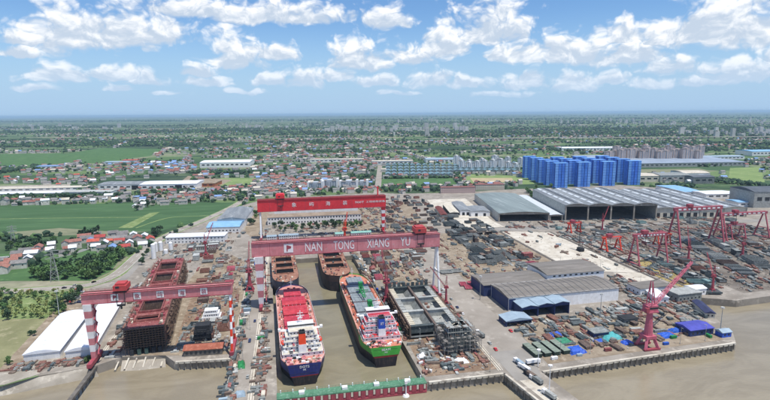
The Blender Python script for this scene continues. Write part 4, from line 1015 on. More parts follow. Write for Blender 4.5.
# rusty hull on the left building slip, decks open, wrapped in staging
def slip_hull():
    L, W, z0, z1 = 172, 24, 4.0, 18.0
    t = thing('slip_hull', 'rusty red hull under construction wrapped in scaffolding on the left slip', 'ship hull', (-99.5, 350, 0), rad(6.0))
    opens = [(10, 18), (27, 52), (61, 86), (96, 121), (131, 156)]; hw = 7.4
    b = MB()
    for s in (-1, 1): b.box(s * (W / 2) - 0.3, s * (W / 2) + 0.3, 0, L, z0, z1 - 0.05); b.box(s * hw - 0.25, s * hw + 0.25, 0.3, L - 0.3, z0 + 1.4, z1 - 0.06)
    b.box(-W / 2 + 0.3, W / 2 - 0.3, 0.1, L - 0.1, z0, z0 + 1.2); b.obj('side_shell', m_rust, t)
    b = MB()
    for s in (-1, 1): b.box(min(s * hw, s * W / 2) - 0.02, max(s * hw, s * W / 2) + 0.02, 0, L, z1 - 0.03, z1 + 0.15)
    ys = [0] + [q for o in opens for q in o] + [L]
    for a, c in zip(ys[::2], ys[1::2]): b.box(-hw, hw, a, c, z1 - 0.04, z1 + 0.13)
    b.obj('deck', m_rustred, t)
    for a, c in opens:
        [MB().box(-hw, hw, q, q + 0.3, z0 + 1.3, z1 - 0.1).obj('bulkhead', m_brown, t) for q in (a - 0.5, c + 0.2)]
        b = MB()
        for s in (-1, 1): b.box(s * (hw + 0.3) - 0.35, s * (hw + 0.3) + 0.35, a - 0.6, c + 0.6, z1 + 0.16, z1 + 1.9)
        for yy in (a, c): b.box(-hw, hw, yy - 0.35, yy + 0.35, z1 + 0.16, z1 + 1.7)
        b.obj('hatch_coaming', m_rustred, t)
    b = MB(); b.box(-W / 2, W / 2, -0.5, 0.0, z0 + 6, z1); b.obj('end_bulkhead', m_brown, t)
    for k in range(9): z = z0 + 1.2 + k * 1.6; MB().box(-W / 2 - 0.8, W / 2 + 0.8, -3.0, -0.6, z, z + 0.3).obj('staging_plank', m_scaf, t)
    b = MB()
    for k in range(14):
        x = -W / 2 - 0.6 + (W + 1.2) * k / 13
        b.bar((x, -2.8, 0.1), (x, -2.8, z1 + 1), 0.22); b.bar((x, -0.7, 4), (x, -0.7, z1 + 1), 0.18)
    b.obj('staging_poles', m_scaf, t)
    for k, x in enumerate((-8.5, -4, 0.5, 5, 9)):
        b = MB(); b.box(x - 1.1, x + 1.1, -4.0, 3, 0.15, z0 - 0.05); b.obj('keel_block', mat('keel_green', '4a6058', '3c5048', 0.3, 0.8) if k in (1, 2) else m_dark, t)
    for k in range(10): b = MB(); b.box(-9, 9, 12 + 16 * k, 15 + 16 * k, 0.2, z0 - 0.05); b.obj('keel_block', m_dark, t)
    for s in (-1, 1): scaffold(t, min(s * 13, s * 15), max(s * 13, s * 15), 2, L - 6, 0.1, z1 - 1, 'y', m_rust if s < 0 else m_scaf)
    for k in range(90):
        yy = R.uniform(2, L - 2); xx = R.choice((-1, 1)) * R.uniform(hw + 1.4, W / 2 - 0.8)
        b = MB(); a, c, h = R.uniform(0.3, 1.1), R.uniform(0.3, 2.2), R.uniform(0.4, 2.4); b.box(xx - a, xx + a, yy - c, yy + c, z1 + 0.16, z1 + 0.16 + h)
        b.obj('deck_fitting', R.choice([m_rustred, m_rustred, m_rust, m_brown, m_cream, m_pinkdark]), t)
    for k in range(22):
        yy = L * (k + 0.5) / 22; s = R.choice((-1, 1)); b = MB()
        b.bar((s * (W / 2 - 0.6), yy, z1 + 0.1), (s * (W / 2 - 0.6), yy, z1 + R.uniform(2, 4.5)), 0.3); b.bar((s * (W / 2 - 0.6), yy, z1 + 2), (s * (hw + 0.8), yy + R.uniform(-1, 1), z1 + 2), 0.2); b.obj('frame_post', R.choice([m_rustred, m_pinkdark]), t)
    return t
slip_hull()

# open grey hull right of the dock: two rows of holds
def grey_hull():
    L, W, z0, z1 = 84, 37, 1.5, 10.0
    t = thing('slip_hull', 'grey open topped hull section with two rows of holds right of the dock', 'ship hull', (100.5, 330, 0), rad(0))
    b = MB()
    for x in (-W / 2, W / 2): b.box(x - 0.4, x + 0.4, 0, L, z0, z1)
    b.obj('side_shell', m_brown, t)
    b = MB(); b.box(-0.8, 0.8, 0.2, L - 0.2, z0 + 1.3, z1 + 0.3); b.obj('centre_wall', m_brown, t)
    b = MB(); b.box(-W / 2 + 0.4, W / 2 - 0.4, 0.2, L - 0.2, z0, z0 + 3.0); b.obj('tank_top', m_ltsteel, t)
    for k in range(4):
        yy = 1.2 + (L - 2.4) * k / 3
        for s in (-1, 1):
            b = MB(); xa, xb = (1.4, W / 2 - 0.5) if s > 0 else (-W / 2 + 0.5, -1.4)
            b.box(xa, xb, yy - 1.0, yy + 1.0, z0 + 1.25, z1 - 0.2); b.box(xa, xb, yy - 1.6, yy + 1.6, z1 - 0.2, z1 + 0.2); b.obj('cross_bulkhead', m_ltsteel if k not in (0, 3) else m_dksteel, t)
    for k in range(3):
        ya, yc = 1.2 + (L - 2.4) * k / 3 + 2, 1.2 + (L - 2.4) * (k + 1) / 3 - 2
        for s in (-1, 1):
            for side in (-1, 1):     # hopper plates, sloped, and upper wing boxes
                xw = s * (W / 2 - 0.5) if side > 0 else s * 1.4; dx = -s if side > 0 else s
                b = MB(); b.add([(xw, ya, z0 + 6.6), (xw, yc, z0 + 6.6), (xw + dx * 3.8, yc, z0 + 3.05), (xw + dx * 3.8, ya, z0 + 3.05)], [(0, 1, 2, 3)])
                b.obj('hopper_plate', m_gysteel, t)
            b = MB(); xw = s * (W / 2 - 0.5)
            b.add([(xw, ya, z1 - 0.1), (xw, yc, z1 - 0.1), (xw - s * 4.0, yc, z1 - 0.1), (xw - s * 4.0, ya, z1 - 0.1), (xw, ya, z1 - 4), (xw, yc, z1 - 4)], [(0, 1, 2, 3), (2, 3, 4, 5)])
            for q in range(7): yy = ya + (yc - ya) * (q + 0.5) / 7; b.box(min(xw, xw - s * 4), max(xw, xw - s * 4), yy - 0.15, yy + 0.15, z1 - 0.1, z1 + 0.5)
            b.obj('wing_tank', m_ltsteel if (k + (s > 0)) % 2 else m_cream, t)
    for k in range(16):
        b = MB(); x, y = R.uniform(-W / 2 + 5, W / 2 - 5), R.uniform(4, L - 4); b.box(x - R.uniform(0.4, 1.6), x + 1, y - 1, y + R.uniform(0.5, 2), z0 + 3.01, z0 + R.uniform(3.4, 4.6)); b.obj('loose_plate', R.choice([m_rust, m_ltsteel, m_dksteel]), t)
    scaffold(t, -W / 2 - 2.4, -W / 2 - 0.8, 0, L, 0.1, z1 - 1, 'y'); scaffold(t, W / 2 + 0.8, W / 2 + 2.4, 0, L, 0.1, z1 - 1, 'y')
    for k in range(5): b = MB(); b.box(-W / 2 + 2, W / 2 - 2, 4 + 18 * k, 7 + 18 * k, 0.15, 1.45); b.obj('keel_block', m_dark, t)
    # upper frames along the far bulkhead
    for k in range(9):
        x = -W / 2 + W * (k + 0.5) / 9; b = MB(); b.box(x - 1.3, x + 1.3, L - 0.6, L + 0.4, z1, z1 + R.uniform(2.5, 5.5)); b.obj('end_frame', m_dksteel, t)
    return t
grey_hull()
# stern block wrapped in a dense cage of scaffolding
m_scafg = mat('scaffold_grey', '8a8680', '716c66', 0.5, 0.85, 'a5a098')
t = thing('scaffolded_block', 'ship stern block caged in dense scaffolding in front of the grey hull', 'hull block', (111, 312, 0))
b = MB(); b.box(-9, 9, -7, 9, 1.2, 10); b.box(-7, 7, -5, 7, 10, 14.5); b.box(-4, 5, -2, 5, 14.5, 17); b.obj('steel_core', m_dksteel, t)
b = MB(); b.box(-8, 8, -6, 8, 0.1, 1.2); b.obj('support_block', m_dark, t)
scaffold(t, -13, -9.5, -10, 12, 0.1, 13, 'y', m_scafg, 2.0, gap=0.5); scaffold(t, 9.5, 13, -10, 12, 0.1, 13, 'y', m_scafg, 2.0, gap=0.5)
scaffold(t, -12.9, 12.9, -11.5, -7.6, 0.1, 12, 'x', m_scafg, 2.0, gap=0.5); scaffold(t, -12.9, 12.9, 9.6, 12.8, 0.1, 12, 'x', m_scafg, 2.0, gap=0.5)
scaffold(t, -8.9, 8.9, -7.0, 8.0, 10.2, 17, 'x', m_ltsteel, 1.6, 'upper_scaffolding')
for k in range(26):
    x, y = R.uniform(-12, 12), R.uniform(-11, 12); b = MB(); b.obox(x, y, 13.2 if abs(x) > 9 or y < -7 else 17.2, R.uniform(1, 4), 0.5, 0.25, R.uniform(0, 3)); b.obj('loose_plank', R.choice([m_ltsteel, m_scaf, m_cream]), t)

# dock gate
t = thing('dock_gate', 'floating dock gate with green deck and red and white face', 'dock gate', (33.2, 273.5, 0), rad(0))
b = MB(); b.box(-44.2, 44.2, -2.6, 4.0, -9.5, -0.3); b.obj('gate_body', m_pinkdark, t)
b = MB(); b.box(-44.2, 44.2, -2.8, 4.2, -0.3, 0.35); b.obj('gate_deck', m_gategr, t)
pm = MB().box(-0.95, 0.95, -0.14, 0.14, -4.6, -0.6).mesh('face_panel')
for k in range(40): inst('face_panel', pm, m_cream if k % 2 else m_pinkdark, t, (-42.9 + 2.2 * k, -2.78, 0), 0, (0.62, 1, 0.7) if k % 2 else (1.25, 1, 1))
b = MB(); b.box(-44, 44, -2.98, -2.62, -5.9, -4.9); b.obj('rubbing_strip', m_pinkdark, t)
po = MB().box(-0.28, 0.28, -0.28, 0.28, 0.35, 2.1).mesh('bollard')
for k in range(13): inst('bollard', po, m_white, t, (-42 + 7 * k, 3.5, 0))
for s in (-2.5, 3.9):
    b = MB(); b.bar((-44, s, 1.4), (44, s, 1.4), 0.1)
    for k in range(45): b.bar((-44 + 2 * k, s, 0.3), (-44 + 2 * k, s, 1.4), 0.09)
    b.obj('railing', m_gategr, t)
for x in (-30, -5, 14, 33): b = MB(); b.box(x - 1.6, x + 1.6, -0.8, 1.8, 0.35, 2.0); b.obj('winch_box', R.choice([m_white, m_gategr]), t)

# ------------------------------------------------------------------ buildings
UBOX = MB().box(-0.5, 0.5, -0.5, 0.5, 0, 1).mesh('unit')
def window_row(parent, x0, x1, n, y, z0, h, w, m=None, name='window', depth=0.12, axis='x'):
    me = MB().box(-w / 2, w / 2, -depth, depth, 0, h).mesh(name)
    for k in range(n):
        x = x0 + (x1 - x0) * (k + 0.5) / n
        if axis == 'x': inst(name, me, m or m_glass, parent, (x, y, z0))
        else: inst(name, me, m or m_glass, parent, (y, x, z0), math.pi / 2)
def roof_profile(w, h, rise, kind, ov=0.5, n=8):
    if kind == 'gable': return [(-ov, h - 0.05), (w / 2, h + rise), (w + ov, h - 0.05), (w + ov, h - 0.4), (-ov, h - 0.4)]
    if kind == 'barrel': return [(-ov + (w + 2 * ov) * k / n, h + rise * math.sin(math.pi * k / n)) for k in range(n + 1)] + [(w + ov, h - 0.35), (-ov, h - 0.35)]
    return [(-ov, h), (w + ov, h), (w + ov, h + 0.5), (-ov, h + 0.5)]
def building(name, label, cat, x, y, w, d, h, rz=0.0, roof='flat', rise=2.0, wallm=None, roofm=None, ridge='y', win=None, front_open=None, group=None, ov=0.5, skylights=0, sky_m=None):
    t = thing(name, label, cat, (x, y, 0.0), rz, group)
    wallm = wallm or m_wallw; roofm = roofm or m_roofgr
    b = MB()
    if front_open:        # walls on three sides, posts in front
        b.box(0, 0.5, 0, d, 0, h); b.box(w - 0.5, w, 0, d, 0, h); b.box(0.5, w - 0.5, d - 0.5, d, 0, h); b.box(0.5, w - 0.5, 0, 0.5, h * front_open, h - 0.02)
    else: b.box(0, w, 0, d, 0, h - 0.02)
    if roof == 'gable' and ridge == 'y':
        b.add([(0.05, 0.05, h - 0.03), (w - 0.05, 0.05, h - 0.03), (w / 2, 0.05, h + rise - 0.2), (0.05, d - 0.05, h - 0.03), (w - 0.05, d - 0.05, h - 0.03), (w / 2, d - 0.05, h + rise - 0.2)], [(0, 1, 2), (4, 3, 5)])
    wl = b.obj('wall', wallm, t)
    if ridge == 'y':
        b = MB(); b.xprism(roof_profile(w, h, rise, roof, ov), -ov, d + ov); rf = b.obj('roof', roofm, t)
    else:
        b = MB(); b.xprism(roof_profile(d, h, rise, roof, ov), -ov, w + ov); b.v = [(q[1], q[0], q[2]) for q in b.v]; rf = b.obj('roof', roofm, t)
    if skylights:
        for k in range(skylights):
            if ridge == 'y': yy = d * (k + 0.5) / skylights; bb = MB(); bb.box(w * 0.12, w * 0.88, yy - 0.8, yy + 0.8, h + 0.5, h + (rise if roof != 'flat' else 0) + 0.62)
            bb.obj('skylight', sky_m or m_skyl, rf)
    if win:
        rows, ncol, wh, ww = win
        for r in range(rows):
            z0 = h * (r + 0.35) / rows
            window_row(wl, 0.6, w - 0.6, ncol, -0.02, z0, min(wh, h / rows * 0.5), ww)
            if d > 6 and d / max(w, 1) < 3: window_row(wl, 0.6, d - 0.6, max(1, int(ncol * d / w)), -0.02, z0, min(wh, h / rows * 0.5), ww, axis='y')
    return t
# white sheds beside the left crane
for (lab, x, y, w, d, rz) in (('wide long white barrel roofed shed beside the dry field', -175.5, 351, 21, 72, 4.5), ('narrow long white barrel roofed shed under the left crane girder', -150, 350, 17, 106, 5.5)):
    t = building('storage_shed', lab, 'shed', x, y, w, d, 5.2, rad(rz), 'barrel', 2.0, m_wallw, m_whiteroof)
    for k in range(1, 9):
        b = MB(); yy = d * k / 9; n = 8
        for q in range(n):
            xa, xb = w * q / n, w * (q + 1) / n; b.bar((xa, yy, 5.2 + 2.0 * math.sin(math.pi * q / n) + 0.03), (xb, yy, 5.2 + 2.0 * math.sin(math.pi * (q + 1) / n) + 0.03), 0.25, 0.1)
        b.obj('roof_rib', m_ltsteel, t)
building('quay_shed', 'long low shed with faded red roof on the quay', 'shed', -73, 336.5, 25, 9, 4.6, rad(-3), 'gable', 1.8, m_darkconc, mat('faded_red_roof', 'a8644e', '93543f', 0.2, 0.85, 'b87c66'), 'x', (1, 8, 1.6, 1.4))
building('shore_wall_building', 'low grey brick building with pale roof by the left sheds', 'building', -118, 452, 22, 8, 4, rad(8), 'gable', 1.2, m_wallw, m_whiteroof, 'x')
building('shore_wall_building', 'red roofed low building beside the left road bend', 'building', -136, 466, 20, 9, 4.4, rad(8), 'gable', 1.8, m_cream, m_redroof, 'x')

# white offices behind the red crane
h1 = zat(30, 742, 215.8)
building('office_building', 'long white two storey office behind the red crane', 'office', -31, 742, 138, 26, h1, rad(-1), 'gable', 2.6, m_wallw, mat('office_roof', '9c8b78', '877664', 0.1, 0.85), 'x', (2, 32, 2.0, 1.8))
h2 = zat(30, 786, 201.5)
t = building('office_building', 'white drawing office with dark blue window bands behind the long office', 'office', -22, 786, 130, 22, h2, rad(-1), 'flat', 0, m_wallw, m_pale)
for (x0, x1) in ((3, 62), (70, 127)): b = MB(); b.box(x0, x1, -0.2, 0.1, h2 * 0.62, h2 * 0.86); b.obj('window_band', m_netd if False else mat('navy_glass', '28305c', '20284c', 0.3, 0.2, spec=0.5), t)
b = MB(); b.box(62.6, 69.4, -0.5, 0.1, 1, h2 + 0.2); b.obj('stair_bay', m_white, t)
for k in range(12): b = MB(); x = 10 + 10 * k; b.obox(x, 4 + 12 * (k % 2), h2 + 0.5, 4, 3, 1.6); b.obj('roof_unit', m_ltsteel, t)
for k, (px, py) in enumerate(((271, 241), (283, 240), (293, 239.5))):
    x, y = g(px, py); building('site_office', 'blue grey portable office row by the red crane foot, unit ' + ['nearest the crane leg', 'in the middle', 'furthest right'][k], 'office', x - 5, y, 12, 8, 5.5, 0, 'flat', 0, m_wallw, m_ltblue, 'x', (2, 4, 1.2, 1.2))
for k, (px, py) in enumerate(((356, 236), (366, 235.5), (340, 237))):
    x, y = g(px, py); building('site_shed', 'pale teal roofed store behind the pink girder, ' + ['between its neighbours', 'rightmost', 'leftmost'][k], 'shed', x - 6, y, 13, 9, 4.5, 0, 'gable', 1.2, m_wallw, mat('mint_roof', '8fbcb0', '7fae9f', 0.2, 0.6), 'x', (1, 4, 1.4, 1.2))

# workshops left of the slip
x, y = g(166, 244); building('workshop', 'long white workshop with small dark windows left of the yard', 'workshop', x, y, 72, 20, 8, rad(-5), 'flat', 0, m_wallw, m_whiteroof, 'x', (2, 16, 1.2, 1.6))
x, y = g(204, 238); building('workshop', 'sky blue roofed workshop behind the long white one', 'workshop', x, y + 24, 44, 40, 9, rad(-5), 'gable', 3, m_wallw, m_skyroof, 'x', (1, 9, 1.6, 1.8))
x, y = g(217, 228); building('workshop', 'grey roofed white workshop next to the rice field', 'workshop', x, y + 6, 40, 90, 11, rad(-4), 'gable', 3, m_white, m_roofgr, 'y', (1, 8, 2, 2))
for k, (px, py, hh) in enumerate(((154, 259, 17), (156, 252, 11), (161, 251, 11), (171, 250, 9), (166, 254, 5))):
    x, y = g(px, py); t = thing('storage_silo', 'white storage silo by the left road, ' + ['tallest and nearest the road', 'second from the road', 'third from the road', 'furthest from the road', 'shortest'][k], 'silo', (x, y, 0))
    MB().tube((0, 0, 0.6), (0, 0, hh), 2.4, n=14).obj('tank', m_white, t); MB().tube((0, 0, hh), (0, 0, hh + 1.2), 2.4, 0.4, 14).obj('dome', m_white, t)
    b = MB(); b.bar((2.5, 0, 0), (2.5, 0, hh + 1), 0.3); b.bar((2.9, 0, 0), (2.9, 0, hh + 1), 0.1); b.obj('ladder', m_ltsteel, t)
    MB().tube((0, 0, 0), (0, 0, 0.6), 2.8, n=14).obj('base', m_conc, t)

# blue and white fabrication workshop on the right
t = thing('fabrication_workshop', 'big white and blue fabrication workshop with brown grey roof', 'workshop', (173, 365, 0), rad(1.5))
b = MB(); b.box(0, 102, 0, 0.6, 0, 11.4); b.box(0.0, 102, 33.4, 34, 0, 11.4); b.obj('front_wall', m_white, t)
b = MB(); b.box(-0.02, 0.6, 0.62, 33.4, 0, 11.3); b.obj('blue_end_wall', m_bluew, t)
b = MB(); b.box(101.4, 102.02, 0.62, 33.4, 0, 11.3); b.obj('blue_end_wall', m_bluew, t)
b = MB(); b.xprism([(-0.6, 11.3), (17, 13.4), (34.6, 11.3), (34.6, 11.0), (-0.6, 11.0)], -0.8, 102.8); b.v = [(q[1], q[0], q[2]) for q in b.v]; rf = b.obj('roof', m_roofbr, t)
for k in range(17): b = MB(); x = 3 + 6 * k; b.bar((x, -0.3, 11.45), (x, 17, 13.55), 0.25, 0.12); b.bar((x, 17, 13.55), (x, 34.3, 11.45), 0.25, 0.12); b.obj('roof_seam', m_roofdk, rf)
b = MB(); b.box(0.1, 6, -0.08, 0.02, 1, 10); b.obj('blue_panel', m_bluew, t)
b = MB(); b.box(-6, 54, 36, 66, 0, 10.2); t2 = b.obj('rear_bay', m_bluew, t)
b = MB(); b.xprism([(35.4, 10.3), (51, 12.2), (66.6, 10.3), (66.6, 10.0), (35.4, 10.0)], -6.8, 54.5); b.v = [(q[1], q[0], q[2]) for q in b.v]; b.obj('roof', m_roofbr, t2)
b = MB(); b.box(56, 114, 37, 74, 0, 14.6); t3 = b.obj('tall_bay', m_white, t)
b = MB(); b.xprism([(36.2, 14.7), (55, 16.8), (74.8, 14.7), (74.8, 14.4), (36.2, 14.4)], 55.2, 114.6); b.v = [(q[1], q[0], q[2]) for q in b.v]; b.obj('roof', m_roofbr, t3)
window_row(t3, 60, 110, 9, 36.95, 12.2, 1.3, 2.4)
for k, (x, w, h, d) in enumerate(((4, 14, 8.6, 15), (18, 14, 9.2, 15), (32, 13, 9.8, 16))):   # open fronted blue canopies
    b = MB(); b.box(x, x + 0.4, -d, -0.2, 0, h); b.box(x + w - 0.4, x + w, -d, -0.2, 0, h); b.box(x + 0.4, x + w - 0.4, -0.9, -0.3, 0, h); b.xprism([(x + 0.1, h - 2.2), (x + w - 0.1, h - 2.2), (x + w - 0.1, h - 0.1), (x + w / 2, h + 1.2), (x + 0.1, h - 0.1)], -d - 0.02, -d + 0.25); c = b.obj('canopy_wall', m_bluew, t)
    b = MB(); b.xprism([(x - 0.5, h), (x + w / 2, h + 1.5), (x + w + 0.5, h), (x + w + 0.5, h - 0.3), (x + w / 2, h + 1.2), (x - 0.5, h - 0.3)], -d - 0.8, -0.1); b.obj('canopy_roof', m_ltblue, c)
building('gate_shed', 'small light blue gabled shed in front of the fabrication workshop', 'shed', 158, 336, 21, 13, 4.8, rad(2), 'gable', 1.8, m_bluew, m_ltblue, 'y', (1, 4, 1.2, 1.4), front_open=0.7)
# small store buildings towards the river end
for (lab, px, py, w, d, h, rz, rm, wm, rf) in (
    ('white walled store with brown flat roof behind the slewing crane', 640, 297, 33, 16, 7, 4, m_roofbr, m_white, 'flat'),
    ('long white prefab store pointing to the river', 655, 304, 11, 32, 6, -14, m_whiteroof, m_white, 'gable'),
    ('grey store with pale roof near the river bend', 678, 303, 24, 14, 7, 3, m_ltsteel, m_gysteel, 'flat'),
    ('white topped store beside the slip end', 693, 296, 14, 10, 6, 3, m_whiteroof, m_white, 'gable'),
    ('violet blue roofed store at the quay corner', 690, 337, 20, 14, 5, 2, mat('violet_roof', '5356b0', '484a9c', 0.2, 0.6), m_bluew, 'gable'),
    ('small light blue hut at the end of the quay', 722, 338, 8, 6, 4, 2, m_ltblue, m_tarpb, 'gable'),
    ('dark roofed hut left of the slewing crane', 624, 325, 12, 8, 4, 2, m_dark, m_gysteel, 'flat'),
    ('long dark blue store along the river bend', 705, 318, 7, 26, 4.5, -22, mat('dark_blue_roof', '3a3f60', '323650', 0.2, 0.7), m_pale, 'gable'),
    ('blue walled hut on the pale storage ground', 594, 339, 12, 8, 4, 2, m_gysteel, m_bluew, 'flat')):
    x, y = g(px, py); building('store_building', lab, 'store', x, y, w, d, h, rad(rz), rf, 1.4, wm, rm, 'y' if d > w else 'x', (1, max(2, int(w / 4)), 1.3, 1.2))

# open fronted assembly halls
def hall(label, x, y, rz, bays, bw, d, h, rise, roofm, wallm, open_bays, strips=True, cat='hall'):
    t = thing('assembly_hall', label, 'hall', (x, y, 0), rz); W = bays * bw
    b = MB(); b.box(0, 0.8, 0, d, 0, h); b.box(W - 0.8, W, 0, d, 0, h); b.box(0.8, W - 0.8, d - 0.8, d, 0, h); b.obj('wall', wallm, t)
    for k in range(bays + 1): b = MB(); xx = min(max(k * bw, 0.9), W - 0.9); b.box(xx - 0.9, xx + 0.9, -0.4, 1.4, 0, h); b.obj('front_column', m_conc, t)
    for k in range(bays):
        n = 8; prof = [(k * bw + bw * q / n, h + rise * math.sin(math.pi * q / n)) for q in range(n + 1)]
        b = MB(); b.xprism(prof + [(p[0], p[1] - 0.5) for p in prof[::-1]], -1.5, d + 0.5); rf = b.obj('roof_bay', roofm, t)
        b = MB(); b.xprism(prof + [(k * bw + bw, h - 2.2), (k * bw, h - 2.2)], 0.2, 0.6) if k in open_bays else b.xprism(prof + [(k * bw + bw, 0), (k * bw, 0)], 0.2, 0.6)
        fa = b.obj('fascia', m_conc if k in open_bays else m_cream, t)
        if k not in open_bays:
            window_row(fa, k * bw + 2, k * bw + bw - 2, 3, 0.15, 1, h * 0.45, bw * 0.16, m_dark, 'door')
        if strips:   # long glazed strips and dark vents along each vault
            for q, mm, ww in ((1.8, m_skyl, 0.05), (4.0, m_roofdk, 0.07), (6.2, m_skyl, 0.05)):
                x0 = k * bw + bw * (q / n - ww); x1 = k * bw + bw * (q / n + ww)
                za = h + rise * math.sin(math.pi * (x0 - k * bw) / bw); zb = h + rise * math.sin(math.pi * (x1 - k * bw) / bw); z_ = max(za, zb)
                nseg = 6 if mm is m_skyl else 10
                for j in range(nseg):
                    ya, yb = d * (j + 0.12) / nseg, d * (j + 0.88) / nseg
                    b = MB(); b.add([(x0, ya, za + 0.12), (x1, ya, zb + 0.12), (x1, yb, zb + 0.12), (x0, yb, za + 0.12), (x0, ya, za + 0.4), (x1, ya, zb + 0.4), (x1, yb, zb + 0.4), (x0, yb, za + 0.4)], [(3, 2, 1, 0), (4, 5, 6, 7), (0, 1, 5, 4), (1, 2, 6, 5), (2, 3, 7, 6), (3, 0, 4, 7)])
                    b.obj('skylight' if mm is m_skyl else 'roof_vent', mm, rf)
    return t
hall('four bay open fronted assembly hall with striped vaulted roof', 404, 673, rad(-10), 4, 34.5, 158, 23.5, 3.0, m_roofgr, m_ltsteel, {0, 1, 2, 3})
hall('lower cream fronted hall with dark doors right of the open hall', 545, 662, rad(-10), 4, 36, 190, 14, 2.6, m_roofgr, m_cream, set())
hall('wide grey roofed open hall in front of the playing fields', 306, 690, rad(-10), 1, 76, 185, 12.6, 2.4, mat('grey_green_roof', '84908e', '747f7e', 0.02, 0.75, '98a2a0', stretch=(3, 0.3, 1)), m_ltsteel, {0}, strips=False)
hall('narrow lean-to hall joined to the grey roofed hall', 382.5, 679, rad(-10), 1, 20, 180, 9, 1.0, m_skyl, m_ltsteel, {0}, strips=False)
# low stores between the block yard and the halls
for (lab, px, py, w, d, h, rm, wm) in (
    ('long dark red roofed store at the pale apron', 441, 218, 10, 70, 5, mat('maroon_roof', '7a4038', '663630', 0.2, 0.8), m_cream),
    ('cream store with black end next to the dark red one', 450, 217, 14, 75, 7, m_cream, m_dark),
    ('grey roofed store with white gable in the storage row', 460, 215.5, 18, 80, 8, m_roofgr, m_white),
    ('white fronted store with two black doors', 471, 216.5, 30, 45, 8, m_roofgr, m_white)):
    x, y = g(px, py); t = building('store_building', lab, 'store', x, y, w, d, h, rad(-9), 'gable', 1.6, wm, rm, 'y')
    window_row(t, 2, w - 2, 2, -0.1, 0.2, h * 0.6, 4, m_dark, 'door')
x, y = g(441, 193.5); building('dormitory', 'long pinkish three storey dormitory in front of the playing field', 'dormitory', x, y, 70, 14, 12, rad(-8), 'flat', 0, mat('pink_wall', 'd6bdb2', 'c6aca2', 0.2, 0.85), m_brick, 'x', (3, 18, 1.6, 1.6))
x, y = g(476, 190.5); building('dormitory', 'pale three storey dormitory right of the pinkish one', 'dormitory', x, y, 60, 14, 12, rad(-8), 'flat', 0, m_cream, m_brick, 'x', (3, 14, 1.6, 1.6))

# residential towers wrapped in blue netting
def net_tower():
    t = thing('tower_block', 'tower', 'tower block', (0, 0, 0), 0, 'netted residential towers'); H = 53
    b = MB(); b.box(-14, 14, -8, 8, 0, H - 0.5); b.obj('core', m_netd, t)  # dark core paints the shade of the recesses between the net panels
    for x, w, pr in ((-10.6, 6.2, 1.6), (-3.6, 6.0, 0.9), (3.6, 6.0, 1.2), (10.6, 6.2, 1.8)):
        for f in (-1, 1):
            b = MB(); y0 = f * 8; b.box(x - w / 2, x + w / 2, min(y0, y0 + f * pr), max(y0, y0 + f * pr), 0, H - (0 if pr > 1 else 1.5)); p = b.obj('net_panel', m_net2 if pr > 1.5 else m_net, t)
            b = MB()
            for j in range(1, 10): b.box(x - w / 2 - 0.04, x + w / 2 + 0.04, min(y0 + f * (pr - 0.1), y0 + f * (pr + 0.12)), max(y0 + f * (pr - 0.1), y0 + f * (pr + 0.12)), j * 5.8, j * 5.8 + 0.35)
            b.obj('lift_bands', m_netd, p)['kind'] = 'stuff'
    for s in (-1, 1): b = MB(); b.box(min(s * 14, s * 14.9), max(s * 14, s * 14.9), -6.5, 6.5, 0, H - 0.8); b.obj('net_panel', m_net if s < 0 else m_net2, t)  # right side in the paler net: its sunlit tone is put into the colour
    b = MB(); b.box(-14.4, 14.4, -8.4, 8.4, H - 0.5, H + 0.4); b.obj('top_edge', m_net2, t)
    return t
spots = []
for cx_, rows in ((584, 5), (640, 4), (700, 4), (762, 4)):
    for r in range(rows): spots.append((cx_ - 10 + 4 * r, 985 + 43 * r + (0 if cx_ < 600 else 4), r))
ordn = ['first', 'second', 'third', 'fourth', 'fifth']
tw = net_tower()
for i, (x, y, r) in enumerate(spots):
    cidx = 0 if i < 5 else (i - 1) // 4
    lab = 'blue netted tower, %s from the front in the %s column from the left' % (ordn[r], ordn[cidx])
    if i == 0: tw.location = (x, y, 0); tw.rotation_euler = (0, 0, rad(-9)); tw['label'] = lab
    else: dup(tw, (x, y, 0), rad(-9 + R.uniform(-1, 1)), lab)

# apartment blocks, factories and warehouses further out
def apartments(label, x, y, w, d, h, rz, wallm, n=4, group=None):
    t = thing('apartment_block', label, 'apartment block', (x, y, 0), rz, group)
    b = MB(); b.box(-w / 2, w / 2, -d / 2, d / 2, 0, h); b.box(-w / 6, w / 6, -d / 2 - 1.5, d / 2 + 1.5, 0, h + 3); wl = b.obj('wall', wallm, t)
    b = MB(); b.box(-w / 2 - 0.5, w / 2 + 0.5, -d / 2 - 0.5, d / 2 + 0.5, h + 0.01, h + 1.2); b.obj('roof', m_gyroof, t)
    for k in range(n):
        x0 = -w / 2 + w * (k + 0.5) / n; b = MB(); b.box(x0 - w / n * 0.16, x0 + w / n * 0.16, -d / 2 - 1.7 if abs(x0) < w / 6 else -d / 2 - 0.2, -d / 2 + 0.1, 2, h - 1.5); b.obj('window_column', mat('window_strip', '969ca4', '868c94', 0.3, 0.4), wl)
    return t
m_beige = mat('beige_flats', 'c2b0a4', 'b09e94', 0.1, 0.85, rnd=0.08)
k = 0
for row, (pa, pb, yy, n) in enumerate(((606, 700, 162.5, 15), (612, 704, 159, 12))):
    for i in range(n):
        px = pa + (pb - pa) * (i + R.uniform(0.3, 0.7)) / n; x, y = g(px, yy + R.uniform(-0.5, 0.5))
        apartments('beige apartment tower', x, y, R.uniform(22, 30), 14, R.uniform(34, 44), rad(R.uniform(-12, 4)), m_beige, 4, 'beige apartment towers beyond the netted towers')
